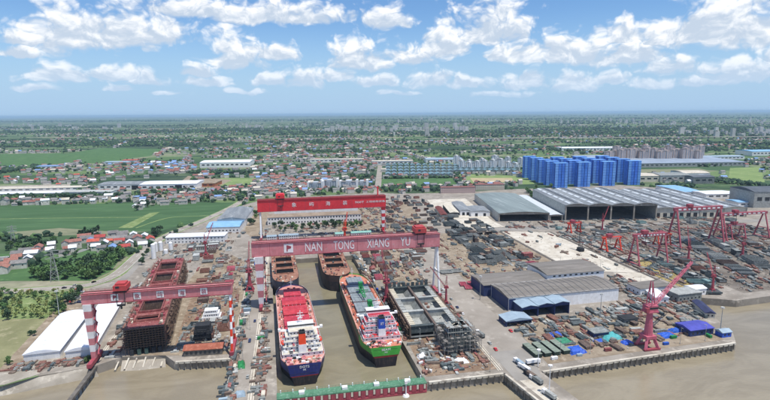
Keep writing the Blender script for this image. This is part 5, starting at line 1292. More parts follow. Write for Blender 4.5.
for row, (pa, pb, yy, n) in enumerate(((458, 520, 170.5, 8), (450, 540, 166.5, 7))):
    for i in range(n):
        px = pa + (pb - pa) * (i + 0.5) / n; x, y = g(px, yy)
        apartments('white apartment block', x, y, R.uniform(14, 18), 14, R.uniform(18, 32), rad(R.uniform(-10, 0)), m_wallw, 3, 'white apartment blocks behind the slate blue villas')
for i, (px, py, w, h) in enumerate(((316, 190, 30, 15), (330, 188.5, 34, 17), (349, 189, 36, 16), (362, 188, 24, 14))):
    x, y = g(px, py); t = apartments('stepped white and grey office block behind the red girder', x, y, w, 16, h, rad(-14), mat('grey_office', 'c0c6ca', 'b0b6ba', 0.2, 0.6), 6, 'stepped office blocks behind the red girder')
    for s in (-1, 1): b = MB(); b.box(s * w * 0.5 - 2, s * w * 0.5 + 2, -8.6, 8.6, 0, h + 4 + s); b.obj('white_gable', m_white, t)
FACT = [
 ('big white factory hall beyond the left village', 200, 168, 150, 90, 16, m_wallw, m_whiteroof), ('long white roofed warehouse with black door left of the meadow', 140, 190.5, 120, 60, 13, m_white, m_whiteroof),
 ('pale long warehouse left of the black doored one', 98, 190, 120, 55, 12, m_wallw, m_roofgr), ('orange brown open steel frame store right of the white warehouses', 184, 187, 70, 50, 8, mat('rust_cladding', 'b0704e', '9c6042', 0.1, 0.8), m_dirt),
 ('long white greenhouse strip at the left edge', -10, 197, 190, 30, 6, m_wallw, m_whiteroof), ('second white greenhouse strip at the left edge', -12, 192, 200, 30, 6, m_wallw, m_pale), ('grey low warehouse behind the greenhouses', 62, 196, 100, 30, 8, m_wallw, m_ltsteel),
 ('very long curved grey warehouse in front of the beige towers', 616, 168, 400, 300, 12, m_ltsteel, mat('blue_grey_roof', '9aa6b4', '8a96a4', 0.02, 0.6, stretch=(3, 1, 1))),
 ('blue roofed warehouse at the far right edge', 752, 156, 260, 80, 16, m_wallw, m_skyroof), ('grey blue roofed small warehouse behind the right meadow', 700, 160, 160, 50, 10, m_wallw, m_ltblue),
 ('pale factory with sawtooth bays right of the netted towers', 638, 182, 80, 60, 14, m_cream, m_pale), ('grey factory block in the middle of the right works', 660, 182, 70, 60, 15, m_ltsteel, m_gysteel), ('white factory block at the right works end', 684, 180, 60, 60, 16, m_wallw, m_pale), ('dark glazed factory block in the right works', 693, 184, 50, 30, 15, m_gysteel, m_roofdk),
 ('sky blue roofed long shed right of the striped halls', 682, 196, 40, 90, 8, m_wallw, m_skyroof), ('white works store with blue edge near the right meadow', 706, 199, 60, 40, 9, m_wallw, m_whiteroof),
 ('large grey cube works building cut by the right edge', 753, 208, 70, 60, 27, m_ltsteel, m_roofdk), ('low blue roofed works store at the right edge', 738, 207, 40, 30, 8, m_wallw, m_skyroof),
 ('pale blue roofed pavilion behind the villas', 426, 163, 120, 60, 12, m_wallw, m_ltblue), ('long white row building left of the villas', 372, 165, 130, 30, 12, m_wallw, m_pale), ('white civic building beyond the avenue', 310, 162.5, 180, 20, 10, m_wallw, m_pale),
 ('pale school building right of the apartment row', 556, 165, 120, 40, 16, m_wallw, m_ltblue), ('far white warehouse past the pale school', 562, 151, 260, 80, 12, m_wallw, m_whiteroof), ('blue roofed market hall in the left town', 36, 169, 60, 40, 8, m_wallw, m_blroof), ('light blue roofed market hall at the meadow edge', 104, 164.5, 80, 40, 8, m_wallw, m_ltblue), ('bright red roofed market hall in the left town', 122, 163, 50, 40, 9, m_cream, m_redroof)]
for (lab, px, py, w, d, h, wm, rm) in FACT:
    x, y = g(px, py); t = building('factory_building', lab, 'factory', x, y, w, d, h, rad(R.uniform(-12, -4)), 'gable' if h < 15 else 'barrel', h * 0.16, wm, rm, 'x', None)
    n = max(3, int(w / 14)); window_row(t, 3, w - 3, n, -0.1, h * 0.45, h * 0.22, w / n * 0.55)
    if 'black door' in lab: b = MB(); b.box(w * 0.62, w * 0.74, -0.4, 0.1, 0, h * 0.8); b.obj('door', m_dark, t)

# elevated road crossing the plain
a, c = Vector(g(425, 140.5)), Vector(g(800, 138)); d = c - a; L = d.length
t = thing('viaduct', 'long pale elevated road on piers crossing the far plain', 'viaduct', (a.x, a.y, 0), math.atan2(d.y, d.x))
MB().box(0, L, -9, 9, 9, 11).obj('deck', m_pale, t); 
for s in (-1, 1): MB().box(0, L, s * 8.6 - 0.2, s * 8.6 + 0.2, 11, 12.2).obj('parapet', m_pale, t)
pm = MB().box(-1.5, 1.5, -5, 5, 0, 9).mesh('pier')
for k in range(60): inst('pier', pm, m_conc, t, (L * (k + 0.5) / 60, 0, 0))

# ------------------------------------------------------------------ steel blocks, stores and vehicles in the yard
def rim_tray(b, w, d, h, nx, ny):
    b.box(-w / 2, w / 2, -d / 2, d / 2, 0.3, 0.6)
    for k in range(nx + 1): x = -w / 2 + w * k / nx; b.box(x - 0.15, x + 0.15, -d / 2, d / 2, 0.6, h)
    for k in range(ny + 1): y = -d / 2 + d * k / ny; b.box(-w / 2, w / 2, y - 0.15, y + 0.15, 0.6, h * 0.9)
def block_variants():
    V = []
    b = MB(); rim_tray(b, 11, 9, 3.6, 5, 4); s = MB(); s.box(-5.3, 5.3, -4.3, 4.3, 2.2, 2.4)
    for k in range(4): s.box(-5.5, 5.5, -3.6 + 2.3 * k, -3.4 + 2.3 * k, 3.6, 4.0)
    V.append((b.mesh('steel_block'), s.mesh('deck_plate')))
    b = MB(); b.xprism([(-5, 0.3), (5, 0.3), (5, 1.2), (3.4, 4.6), (3.0, 4.6), (4.2, 1.0), (-4.2, 1.0), (-4.8, 4.6), (-5.2, 4.6)], -5, 5); s = MB()
    for k in range(6): s.box(-4.6, 4.4, -4.8 + 1.9 * k, -4.6 + 1.9 * k, 0.8, 3.2)
    V.append((b.mesh('steel_block'), s.mesh('web_frame')))
    b = MB(); b.box(-6, 6, -4, 4, 0.9, 1.3); b.box(-6, 6, -4, -3.7, 1.3, 2.2); b.box(-6, 6, 3.7, 4, 1.3, 2.2); s = MB()
    for k in range(9): s.box(-5.6 + 1.4 * k, -5.4 + 1.4 * k, -3.9, 3.9, 1.3, 2.0)
    for a in (-5, 5):
        for c in (-3, 3): s.box(a - 0.4, a + 0.4, c - 0.4, c + 0.4, 0, 0.9)
    V.append((b.mesh('steel_block'), s.mesh('stiffener')))
    b = MB(); n = 7; prof = [(5 * math.cos(math.pi * (0.05 + 0.5 * k / n)), 0.3 + 5.4 * math.sin(math.pi * (0.02 + 0.5 * k / n))) for k in range(n + 1)]
    b.xprism(prof + [(p[0] * 0.92, p[1] * 0.93) for p in prof[::-1]], -4.5, 4.5); s = MB(); s.box(-0.2, 4.6, -4.4, 4.4, 0.02, 0.3); s.box(-0.2, 4.6, -4.4, -4.1, 0.2, 4.6); s.box(-0.2, 4.6, 4.1, 4.4, 0.2, 4.6); s.box(0, 4.6, -0.2, 0.2, 0.2, 4.4)
    V.append((b.mesh('steel_block'), s.mesh('web_frame')))
    b = MB(); b.box(-5.5, 5.5, -3.2, 3.2, 0.3, 5.6); s = MB(); s.box(-5.7, 5.7, -3.4, 3.4, 5.6, 5.9)
    for k in range(6): s.box(-5 + 2 * k - 0.5, -5 + 2 * k + 0.5, -3.35, -3.2, 1.2, 4.6)
    V.append((b.mesh('steel_block'), s.mesh('deck_plate')))
    b = MB(); b.box(-4.5, 4.5, -4.5, 4.5, 0.4, 0.8)
    for a in (-4.4, 0, 4.4): b.box(a - 0.2, a + 0.2, -4.5, 4.5, 0.8, 4.4)
    s = MB()
    for k in range(5): s.box(-4.5, 4.5, -4.4 + 2.2 * k - 0.1, -4.4 + 2.2 * k + 0.1, 0.8, 3.0 + (k % 2))
    s.box(-4.5, 0, -4.5, 4.5, 4.4, 4.6)
    V.append((b.mesh('steel_block'), s.mesh('deck_plate')))
    return V
BV = block_variants(); BLK = []
def inpoly(p, poly):
    c = False; n = len(poly)
    for i in range(n):
        a, q = poly[i], poly[i - 1]
        if (a[1] > p[1]) != (q[1] > p[1]) and p[0] < (q[0] - a[0]) * (p[1] - a[1]) / (q[1] - a[1]) + a[0]: c = not c
    return c
def place_block(x, y, z, rz, var, ma, mb_, sc, base, group):
    k = sc
    o = inst('steel_block', BV[var][0], ma, None, (x, y, z), rz, (k, k, k * R.uniform(0.8, 1.15)))
    inst(BV[var][1].name.split('.')[0], BV[var][1], mb_, o)
    tag(o, base, 'steel block', group); BLK.append((x, y)); return o
DKM = [m_dksteel, m_dksteel, m_gysteel, m_gysteel, m_brown]; RDM = [m_rustred, m_pink, m_rust]; MXM = [m_dksteel, m_brown, m_rust, m_gysteel, m_rust]; GYM = [m_gysteel, m_gysteel, m_ltsteel, m_dksteel, m_teal]
CN = {}
for m_, n_ in ((m_dksteel, 'dark grey'), (m_gysteel, 'mid grey'), (m_brown, 'brown'), (m_rustred, 'oxide red'), (m_pink, 'pink red'), (m_rust, 'rusty'), (m_ltsteel, 'pale grey'), (m_teal, 'grey teal')): CN[m_.name] = n_
def fill(poly, stepx, stepy, rz, pal, vars_, where, group, prob=0.85, sc=(0.8, 1.1), z=0.16, jit=0.07, stack=0.0):
    W_ = [g(*p) for p in poly]; cx_ = sum(p[0] for p in W_) / len(W_); cy_ = sum(p[1] for p in W_) / len(W_)
    c, s = math.cos(rz), math.sin(rz)
    for i in range(-22, 23):
        for j in range(-22, 23):
            a, q = i * stepx + R.uniform(-jit, jit) * stepx, j * stepy + R.uniform(-jit, jit) * stepy
            x, y = cx_ + a * c - q * s, cy_ + a * s + q * c
            if not inpoly((x, y), W_) or R.random() > prob: continue
            if any((x - u) ** 2 + (y - v) ** 2 < 49 for u, v in BLK): continue
            m = R.choice(pal); v = R.choice(vars_); lab = CN[m.name] + ' hull block ' + where
            place_block(x, y, z, rz + R.choice((0, 0, math.pi / 2, math.pi)) + R.uniform(-0.06, 0.06), v, m, R.choice([m, m, m_gysteel, m_ltsteel]), R.uniform(*sc), lab, group)
            if R.random() < stack: place_block(x, y, z + 5.0, rz + R.uniform(-0.1, 0.1), v, m, m_gysteel, 0.7, 'upper stacked ' + lab, group)
ALLV = [0, 1, 2, 3, 5, 0, 5, 2]
fill([(385, 197), (428, 196), (440, 232), (384, 236)], 15.5, 18, 0, MXM, ALLV, 'right of the red crane', 'hull blocks right of the red crane', 0.62)
fill([(433, 216), (452, 215), (503, 262), (478, 263)], 13, 14, 0, DKM, ALLV, 'in the dense block row', 'hull blocks in the dense row', 0.95, (1.0, 1.25), stack=0.1)
fill([(462, 222), (477, 219), (512, 246), (498, 252)], 13, 13, 0, DKM, ALLV, 'beside the pale apron', 'hull blocks by the pale apron', 0.9)
fill([(494, 236), (506, 238), (528, 262), (505, 266)], 13, 13, 0, DKM, ALLV, 'at the apron end', 'hull blocks at the apron end', 0.7)
fill([(398, 246), (420, 246), (428, 266), (408, 270)], 13, 14, 0, MXM, ALLV, 'below the girder trolley', 'hull blocks below the girder', 0.8)
fill([(355, 251), (392, 249), (404, 276), (374, 281)], 12, 13, 0, MXM + RDM + RDM, ALLV, 'beside the dock', 'hull blocks beside the dock', 0.9, (0.65, 0.95))
fill([(184, 246), (216, 242), (216, 262), (186, 264)], 13, 14, 0.03, [m_gysteel, m_brown, m_ltsteel, m_rustred], [2, 4, 0], 'behind the left slip', 'hull blocks behind the left slip', 0.75)
fill([(196, 300), (231, 296), (231, 340), (190, 344)], 12, 13, 0.03, [m_dksteel, m_ltsteel, m_rust, m_brown], ALLV, 'on the left dirt ground', 'hull blocks on the left dirt', 0.5, (0.6, 1.0))
fill([(205, 262), (232, 260), (232, 292), (200, 294)], 13, 15, 0.03, [m_rustred, m_rust, m_pink, m_ltsteel], [2, 0, 5], 'beyond the left crane girder', 'hull blocks beyond the left girder', 0.5, (0.6, 0.95))
fill([(660, 208), (726, 204), (734, 221), (672, 226)], 17, 17, -0.18, GYM, [2, 2, 0], 'before the cream hall', 'flat panels before the cream hall', 0.6, (0.8, 1.1))
fill([(548, 225), (640, 221), (652, 236), (580, 241)], 15, 15, -0.05, GYM + [m_brown], [2, 2, 0, 5], 'before the open hall', 'flat panels before the open hall', 0.5, (0.7, 1.0))
# long assemblies on the right slips, block by block
def slip_row(pa, pb, n, where, pal, group, sc=(1.15, 1.4), var=(0, 2, 5, 2), z=0.3):
    a, c = Vector(g(*pa)), Vector(g(*pb)); d = c - a; rz = math.atan2(d.y, d.x) + math.pi / 2
    for k in range(n):
        p = a + d * ((k + 0.5) / n); m = R.choice(pal)
        place_block(p.x, p.y, z, rz + R.uniform(-0.02, 0.02), R.choice(var), m, R.choice([m_ltsteel, m, m_gysteel]), R.uniform(*sc), CN[m.name] + ' hull block ' + where, group)
slip_row((696, 233), (768, 270), 13, 'on the longest right slip', [m_gysteel, m_ltsteel, m_dksteel], 'hull blocks on the long right slip')
slip_row((684, 240), (750, 277), 12, 'on the second right slip', [m_gysteel, m_ltsteel, m_dksteel, m_brown], 'hull blocks on the second right slip')
slip_row((722, 232), (790, 262), 9, 'beyond the long slip', [m_dksteel, m_brown, m_gysteel], 'hull blocks beyond the long slip', (0.8, 1.0))
slip_row((745, 226), (800, 250), 8, 'at the right picture edge', [m_dksteel, m_brown, m_gysteel], 'hull blocks at the right edge', (0.8, 1.0))
slip_row((644, 256), (712, 286), 11, 'by the yellow ground', [m_teal, m_gysteel, m_dksteel, m_teal], 'hull blocks under the near goliath', (0.8, 1.0))
slip_row((664, 252), (725, 284), 9, 'between yellow ground and slips', [m_dksteel, m_brown, m_rust], 'hull blocks before the slips', (0.7, 1.0))
slip_row((672, 268), (716, 296), 6, 'at the river end of the slips', [m_teal, m_dksteel], 'hull blocks at the river end', (1.0, 1.2), (2, 2))
slip_row((644, 243), (692, 262), 6, 'behind the near goliath crane', [m_dksteel, m_brown, m_rustred], 'hull blocks behind the near goliath', (0.8, 1.1))
for i, (px, py, m) in enumerate(((527, 258, m_rustred), (531, 264, m_pink), (522, 265, m_ltsteel), (540, 266, m_ltsteel), (548, 266, m_ltsteel))):
    x, y = g(px, py); place_block(x, y, 0.15, rad(5), 4 if i == 0 else 2, m, m, 1.0, CN[m.name] + ' steel block at the edge of the pale apron', 'loose blocks at the apron edge')
for i, (px, py) in enumerate(((463, 285), (468, 288), (471, 284))):
    x, y = g(px, py); place_block(x, y, 0.15, rad(80), 2, m_pink, m_pink, 0.8, 'pink red steel panel left of the fabrication workshop', 'pink panels left of the workshop')
for i, (px, py) in enumerate(((446, 273), (454, 272))):
    x, y = g(px, py); place_block(x, y, 0.15, 0, 2, m_ltsteel, m_gysteel, 1.0, 'pale deck panel beside the girder right leg', 'pale panels beside the right leg')
# white superstructure block and dark block on the left dirt
x, y = g(212, 318); t = thing('deckhouse_block', 'white ship deckhouse block standing on the left dirt ground', 'deckhouse', (x, y, 0.1))
for k in range(3): b = MB(); b.box(-7 + k, 7 - k, -5 + k * 0.6, 5 - k, 2.6 * k, 2.6 * k + 2.5); o = b.obj('tier', m_white, t); window_row(o, -6 + k, 6 - k, 6, -5 + k * 0.6, 2.6 * k + 1, 0.8, 0.8)
x, y = g(204, 338); t = thing('engine_block', 'tall dark hull block next to the red roofed shed', 'hull block', (x, y, 0.1))
b = MB(); b.box(-6, 6, -5, 5, 0.3, 7); b.box(-5, 5, -4, 4, 7, 11); b.obj('steel_core', m_dark, t); scaffold(t, -7.5, 7.5, -7, -5.4, 0.1, 9, 'x', m_dark, 2.0)

# plate and pipe stacks by the fabrication workshop
def plate_stack(x, y, rz, m, n, w, d, lab, group, z=0.13):
    t = thing('plate_stack', lab, 'plate stack', (x, y, z), rz, group)
    for k in range(n): b = MB(); ox, oy = R.uniform(-0.4, 0.4), R.uniform(-0.4, 0.4); b.box(-w / 2 + ox, w / 2 + ox, -d / 2 + oy, d / 2 + oy, 0.25 + k * 0.42, 0.25 + k * 0.42 + 0.36); b.obj('plate', m, t)
    for s in (-0.35, 0.35): b = MB(); b.box(-w / 2, w / 2, s * d - 0.2, s * d + 0.2, 0, 0.24); b.obj('timber_bearer', m_brown, t)
def pipe_rack(x, y, rz, m, n, L, lab, group, z=0.13):
    t = thing('pipe_stack', lab, 'pipe stack', (x, y, z), rz, group); pm_ = MB().tube((0, -L / 2, 0), (0, L / 2, 0), 0.42, n=7).mesh('pipe')
    for k in range(n): inst('pipe', pm_, m, t, ((k % 6) * 0.9 - 2.2, R.uniform(-0.6, 0.6), 0.66 + 0.8 * (k // 6)))
    for s in (-0.3, 0.3): b = MB(); b.box(-3, 3, s * L - 0.25, s * L + 0.25, 0, 0.22); b.obj('timber_bearer', m_brown, t)
for i in range(46):
    px, py = R.uniform(535, 640), R.uniform(303, 349)
    x, y = g(px, py)
    if 178 < x < 278 and y > 345 and px < 620 and py < 304: continue
    if x < 222 and y > 344: continue
    if any((x - u) ** 2 + (y - v) ** 2 < 30 for u, v in BLK): continue
    BLK.append((x, y)); zone = 'before the workshop' if py < 325 else 'on the storage ground'
    if R.random() < 0.55:
        m = R.choice([m_rust, m_brown, m_gysteel, m_dksteel, m_ltsteel]); plate_stack(x, y, rad(R.choice((0, 8, 90, 84))), m, R.randint(2, 6), R.uniform(2.5, 4), R.uniform(7, 12), 'stack of %s plates %s' % (CN[m.name], zone), 'plate stacks near the workshop')
    else:
        m = R.choice([m_rust, m_brown, m_gysteel, m_dksteel]); pipe_rack(x, y, rad(R.choice((0, 6, 90, 20))), m, R.choice((6, 9, 12)), R.uniform(8, 13), 'stack of %s pipes %s' % (CN[m.name], zone), 'pipe stacks near the workshop')
# four covered hatch pontoons by the pier root
for i in range(4):
    x, y = g(532 + 9.2 * i, 352.5 - 1.2 * i); t = thing('hatch_pontoon', 'grey green topped hatch pontoon near the pier, ' + ['leftmost', 'second from left', 'third from left', 'rightmost'][i] + ' of four', 'hatch pontoon', (x, y, 0.12), rad(4))
    b = MB(); b.box(-2.4, 2.4, -8.5, 8.5, 0.3, 2.6); b.obj('box', m_dgreen, t); b = MB(); b.box(-2.5, 2.5, -8.6, 8.6, 2.61, 2.85)
    for k in range(5): b.box(-2.4, 2.4, -7.2 + 3.5 * k, -6.9 + 3.5 * k, 2.85, 3.0)
    b.obj('cover', m_grtop, t); b = MB()
    for q in (-6, 6): b.box(-2, 2, q - 0.3, q + 0.3, 0, 0.3)
    b.obj('timber_bearer', m_brown, t)
# tarpaulin covered piles: sagging cloth over stacked goods
def tarp(px, py, w, d, h, m, lab, rz=0.1):
    x, y = g(px, py); n = 9; vs = []; fs = []; rr = random.Random(int(px * 7 + py))
    for j in range(n):
        for i in range(n):
            u, v = i / (n - 1) * 2 - 1, j / (n - 1) * 2 - 1; e = max(abs(u), abs(v))
            z = h * (1 - max(0, (e - 0.55) / 0.45) ** 1.4) * (1 + rr.uniform(-0.16, 0.16)) if e < 1 else 0.03
            vs.append((u * w / 2 * (1 + 0.08 * rr.uniform(-1, 1)), v * d / 2 * (1 + 0.08 * rr.uniform(-1, 1)), max(0.03, z)))
    for j in range(n - 1):
        for i in range(n - 1): k = j * n + i; fs.append((k, k + 1, k + n + 1, k + n))
    t = thing('covered_pile', lab, 'covered pile', (x, y, 0.13), rz)
    b = MB(); b.add(vs, fs); b.obj('tarpaulin', m, t)
    b = MB(); b.box(-w * 0.25, w * 0.25, -d * 0.25, d * 0.25, 0, h * 0.6); b.obj('crate', m_brown, t)
    b = MB()
    for s in (-0.3, 0.3): b.bar((-w / 2, s * d, h * 0.4), (w / 2, s * d, h * 0.4), 0.08)
    b.obj('rope', m_cream, t)
tarp(575, 351, 13, 10, 2.4, m_tarpb, 'blue tarpaulin heap right of the hatch pontoons'); tarp(563, 342, 12, 10, 2.0, m_tarpg, 'green tarpaulin heap behind the hatch pontoons')
tarp(555, 335, 10, 6, 1.8, m_tarpb, 'blue and white tarpaulin pile nearest the workshop canopy'); tarp(610, 337, 15, 12, 2.2, m_tarpt, 'big teal tarpaulin heap on the storage ground'); tarp(600, 342, 9, 6, 1.6, m_tarpb, 'small blue tarpaulin heap below the teal one')
tarp(627, 343, 8, 6, 1.6, m_tarpb, 'light blue tarpaulin heap left of the slewing crane foot'); tarp(666, 336, 14, 8, 2.0, m_tarpb, 'blue tarpaulin heap right of the slewing crane foot'); tarp(676, 331, 12, 6, 2.0, m_tarpb, 'second blue tarpaulin heap towards the river bend')
tarp(241, 366, 5, 9, 2.4, m_crgreen, 'green tarpaulin heap on the quay strip left of the dock'); tarp(461, 362, 9, 6, 2.2, m_white, 'white tarpaulin heap in front of the scaffolded block'); tarp(422, 358, 6, 5, 2.0, m_white, 'small white tarpaulin heap by the dock corner'); tarp(240, 395, 6, 6, 2.0, m_ltblue, 'pale tarpaulin heap at the bottom of the quay strip')

# vehicles
def make_car(m):
    t = bpy.data.objects.new('car', None); col.objects.link(t)
    b = MB(); b.xprism([(-2.1, 0.35), (2.1, 0.35), (2.15, 0.8), (1.3, 0.98), (-1.9, 1.0), (-2.15, 0.8)], -0.85, 0.85); b.obj('body', m, t)
    b = MB(); b.xprism([(-1.6, 1.0), (1.0, 0.99), (0.4, 1.45), (-1.2, 1.45)], -0.72, 0.72); c = b.obj('cabin', m_glass, t)
    b = MB(); b.box(-1.15, 0.35, -0.7, 0.7, 1.44, 1.5); b.obj('roof', m, c)
    wm = MB().tube((0, -0.12, 0), (0, 0.12, 0), 0.34, n=8).mesh('wheel')
    for a in (-1.3, 1.3):
        for c2 in (-0.78, 0.78): inst('wheel', wm, m_rubber, t, (a, c2, 0.34))
    return t
carm = {'white': m_white, 'dark grey': m_dark, 'red': m_red, 'silver': m_ltsteel, 'blue': m_bluew}
cars = {k: make_car(v) for k, v in carm.items()}; used_ = set()
def put_car(x, y, z, rz, c, lab, group):
    o = cars[c]
    if c in used_: o = dup(o, (x, y, z), rz)
    else: used_.add(c); o.location = (x, y, z); o.rotation_euler = (0, 0, rz); REG.append(o)
    o['label'] = lab; o['category'] = 'car'; o['group'] = group
for i in range(26):
    px, py = 70 + 16 * R.random(), 288 + 17 * R.random(); x, y = g(px, py); x += 0
    c = R.choice(list(carm)); put_car(x, y, 0.13, rad(R.choice((0, 90)) + R.uniform(-8, 8)), c, c + ' car parked by the left gate', 'cars parked by the left gate')
for i in range(8):
    x, y = R.choice((135, 158)) + R.uniform(-1, 1), R.uniform(290, 430); c = R.choice(list(carm)); put_car(x, y, 0.13, rad(90 + R.uniform(-6, 6)), c, c + ' car on the service road', 'cars on the service road')
for i in range(10):
    k = R.randint(4, len(RQ) - 5); p = RQ[k]; d = (RQ[k + 1] - RQ[k]).normalized(); s = R.choice((-1, 1)); c = R.choice(list(carm))
    put_car(p.x - d.y * 2.7 * s, p.y + d.x * 2.7 * s, 0.19, math.atan2(d.y, d.x), c, c + ' car on the river road', 'cars on the river road')
for i in range(14):
    x, y = R.uniform(-34, -25), R.uniform(225, 620); c = R.choice(list(carm)); put_car(x, y, 0.13, rad(90), c, c + ' car on the quay road', 'cars on the quay road')
for c, o in cars.items():
    if c not in used_:
        for ch in list(o.children): bpy.data.objects.remove(ch)
        bpy.data.objects.remove(o)
def make_truck(x, y, rz, cab, cargo, lab, group):
    t = thing('truck', lab, 'truck', (x, y, 0.14), rz, group)
    b = MB(); b.box(2.6, 4.8, -1.2, 1.2, 0.6, 3.0); c = b.obj('cab', cab, t); b = MB(); b.box(4.5, 4.84, -1.1, 1.1, 1.7, 2.6); b.obj('windscreen', m_glass, c)
    b = MB(); b.box(-5, 2.4, -1.2, 1.2, 0.9, 1.2); b.obj('flatbed', m_dark, t); b = MB(); b.box(-4.9, 2.2, -1.15, 1.15, 1.21, 3.2); b.obj('cargo_box', cargo, t)
    wm = MB().tube((0, -0.2, 0), (0, 0.2, 0), 0.5, n=10).mesh('wheel')
    for a in (-4, -2.8, 3.6):
        for q in (-1.05, 1.05): inst('wheel', wm, m_rubber, t, (a, q, 0.5))
for i, (px, py, rz, cab, cargo, lab) in enumerate(((519, 365, 100, m_white, m_ltblue, 'white truck with pale load at the pier root'), (524, 370, 104, m_white, m_white, 'all white truck on the pier behind the first'), (530, 377, 104, m_dark, m_brown, 'dark truck with brown load midway along the pier'), (536, 382, 104, m_white, m_gysteel, 'white truck with grey load midway along the pier'), (549, 397, 104, m_white, m_ltsteel, 'white cab truck at the bottom of the pier'),
        (533, 364, 5, m_white, m_white, 'white truck parked right of the pier root'), (609, 290, 20, m_white, m_dksteel, 'white cab truck right of the fabrication workshop'), (480, 336, 100, m_white, m_gysteel, 'white truck on the service road by the gate shed'))):
    x, y = g(px, py); make_truck(x, y, rad(rz), cab, cargo, lab, 'trucks in the yard')
# containers and huts along the two rail strips
CT = MB().box(-3, 3, -1.2, 1.2, 0.12, 2.6).mesh('container'); CTD = MB().box(2.99, 3.06, -1.1, 1.1, 0.3, 2.5).mesh('door'); CTB = MB(); [CTB.box(-2.9 + 0.6 * k, -2.75 + 0.6 * k, -1.28, 1.28, 0.2, 2.5) for k in range(10)]; CTR = CTB.mesh('corrugation'); CTF = MB().box(-3.02, 3.02, -1.22, 1.22, 0, 0.12).mesh('skid')
cm = {'white': m_white, 'pale blue': m_ltblue, 'grey': m_gysteel, 'red': m_rustred, 'green': m_crgreen, 'blue': m_tarpb, 'cream': m_cream, 'rusty': m_rust}
def container(x, y, z, rz, c, where, group, s=1.0):
    o = thing('container', '%s container %s' % (c, where), 'container', (x, y, z), rz, group); o.scale = (s, s, s)
    inst('shell', CT, cm[c], o); inst('door', CTD, m_ltsteel, o); inst('corrugation', CTR, cm[c], o); inst('skid', CTF, m_dark, o)
for i in range(58):
    x, y = (R.uniform(-24, -18) if R.random() < 0.35 else R.uniform(-41, -36)), R.uniform(215, 600)
    if x > -25 and abs(y - 416) < 16: continue
    if abs(y - 340) < 14 and x < -38: continue
    if x > -25: x -= (y - 272) * 0.03
    if any(abs(x - u) < 4 and abs(y - v) < 7 for u, v in BLK): continue
    BLK.append((x, y)); container(x, y, 0.13, rad(R.choice((90, 90, 0)) + R.uniform(-4, 4)), R.choice(list(cm)), 'left of the dock', 'containers on the left quay strip', R.uniform(0.7, 1.0))
for i in range(26):
    y = R.uniform(300, 600); x = 80 - (y - 272) * 0.02 + R.uniform(-0.5, 2.2)
    if y < 420 and abs(y - 383) < 12: continue
    if any(abs(x - u) < 3 and abs(y - v) < 7 for u, v in BLK): continue
    BLK.append((x, y)); container(x, y, 0.14, rad(90 + R.uniform(-4, 4)), R.choice(list(cm)), 'right of the dock', 'containers on the right dock strip', 0.62)
for i in range(22):
    px, py = R.uniform(545, 730), R.uniform(0, 1); x = 165 + 135 * R.random(); y = 281 + R.uniform(0, 8) + (x - 165) * 0.05
    if abs(x - 238) < 13 or any(abs(x - u) < 6 and abs(y - v) < 5 for u, v in BLK): continue
    BLK.append((x, y)); container(x, y, 0.13, rad(R.choice((0, 0, 90)) + R.uniform(-6, 6)), R.choice(list(cm)), 'along the right quay', 'containers along the right quay', R.uniform(0.6, 0.9))
for i in range(12):
    px, py = R.uniform(508, 625), R.uniform(236, 268); x, y = g(px, py)
    if not (287 < x < 341): continue
    container(x, y, 0.2, rad(R.uniform(0, 180)), R.choice(['white', 'grey', 'rusty', 'pale blue', 'grey']), 'on the pale apron', 'containers on the pale apron', R.uniform(0.6, 1.0))
for i in range(16):
    px, py = R.uniform(412, 470), R.uniform(352, 372); x, y = g(px, py); container(x, y, 0.15, rad(R.uniform(0, 180)), R.choice(['white', 'red', 'rusty', 'grey', 'cream']), 'at the dock corner', 'containers at the dock corner', R.uniform(0.4, 0.7))
# crane rails
for i, (xa, ya, xb, yb, lab) in enumerate(((-25.5, 212, -25.5, 640, 'crane rail pair left of the dock'), (127, 276, 127, 640, 'crane rail pair right of the dock'), (-41, 332, -41, 600, 'crane rail pair on the quay strip'), (-128.5, 340, -128.5, 560, 'crane rail pair by the white sheds'), (281, 452, 281, 630, 'dark rail trench along the pale apron'), (346, 372, 346, 612, 'crane rail right of the pale apron'), (358, 380, 358, 520, 'near goliath left rail'), (392, 380, 392, 520, 'near goliath right rail'))):
    t = thing('crane_rail', lab, 'rail', (xa, ya, 0)); L = yb - ya
    b = MB(); b.box(-1.7, 1.7, 0, L, 0.1, 0.17); b.obj('rail_bed', m_pale if i < 4 else m_darkconc, t)
    for s in (-0.8, 0.8): b = MB(); b.box(s - 0.12, s + 0.12, 0, L, 0.17, 0.34); b.obj('rail', m_rail, t)
# trestle carrying the left crane rail out over the river
t = thing('crane_trestle', 'dark trestle carrying the left crane rail out into the river', 'trestle', (-127.5, 335, 0))
b = MB(); b.box(-1.3, 1.3, -110, 2, -1.6, -0.2); b.obj('beam', m_darkconc, t)
for k in range(18): MB().tube((0, -3 - 6 * k, -8), (0, -3 - 6 * k, -1.5), 0.55, n=8).obj('pile', m_darkconc, t)
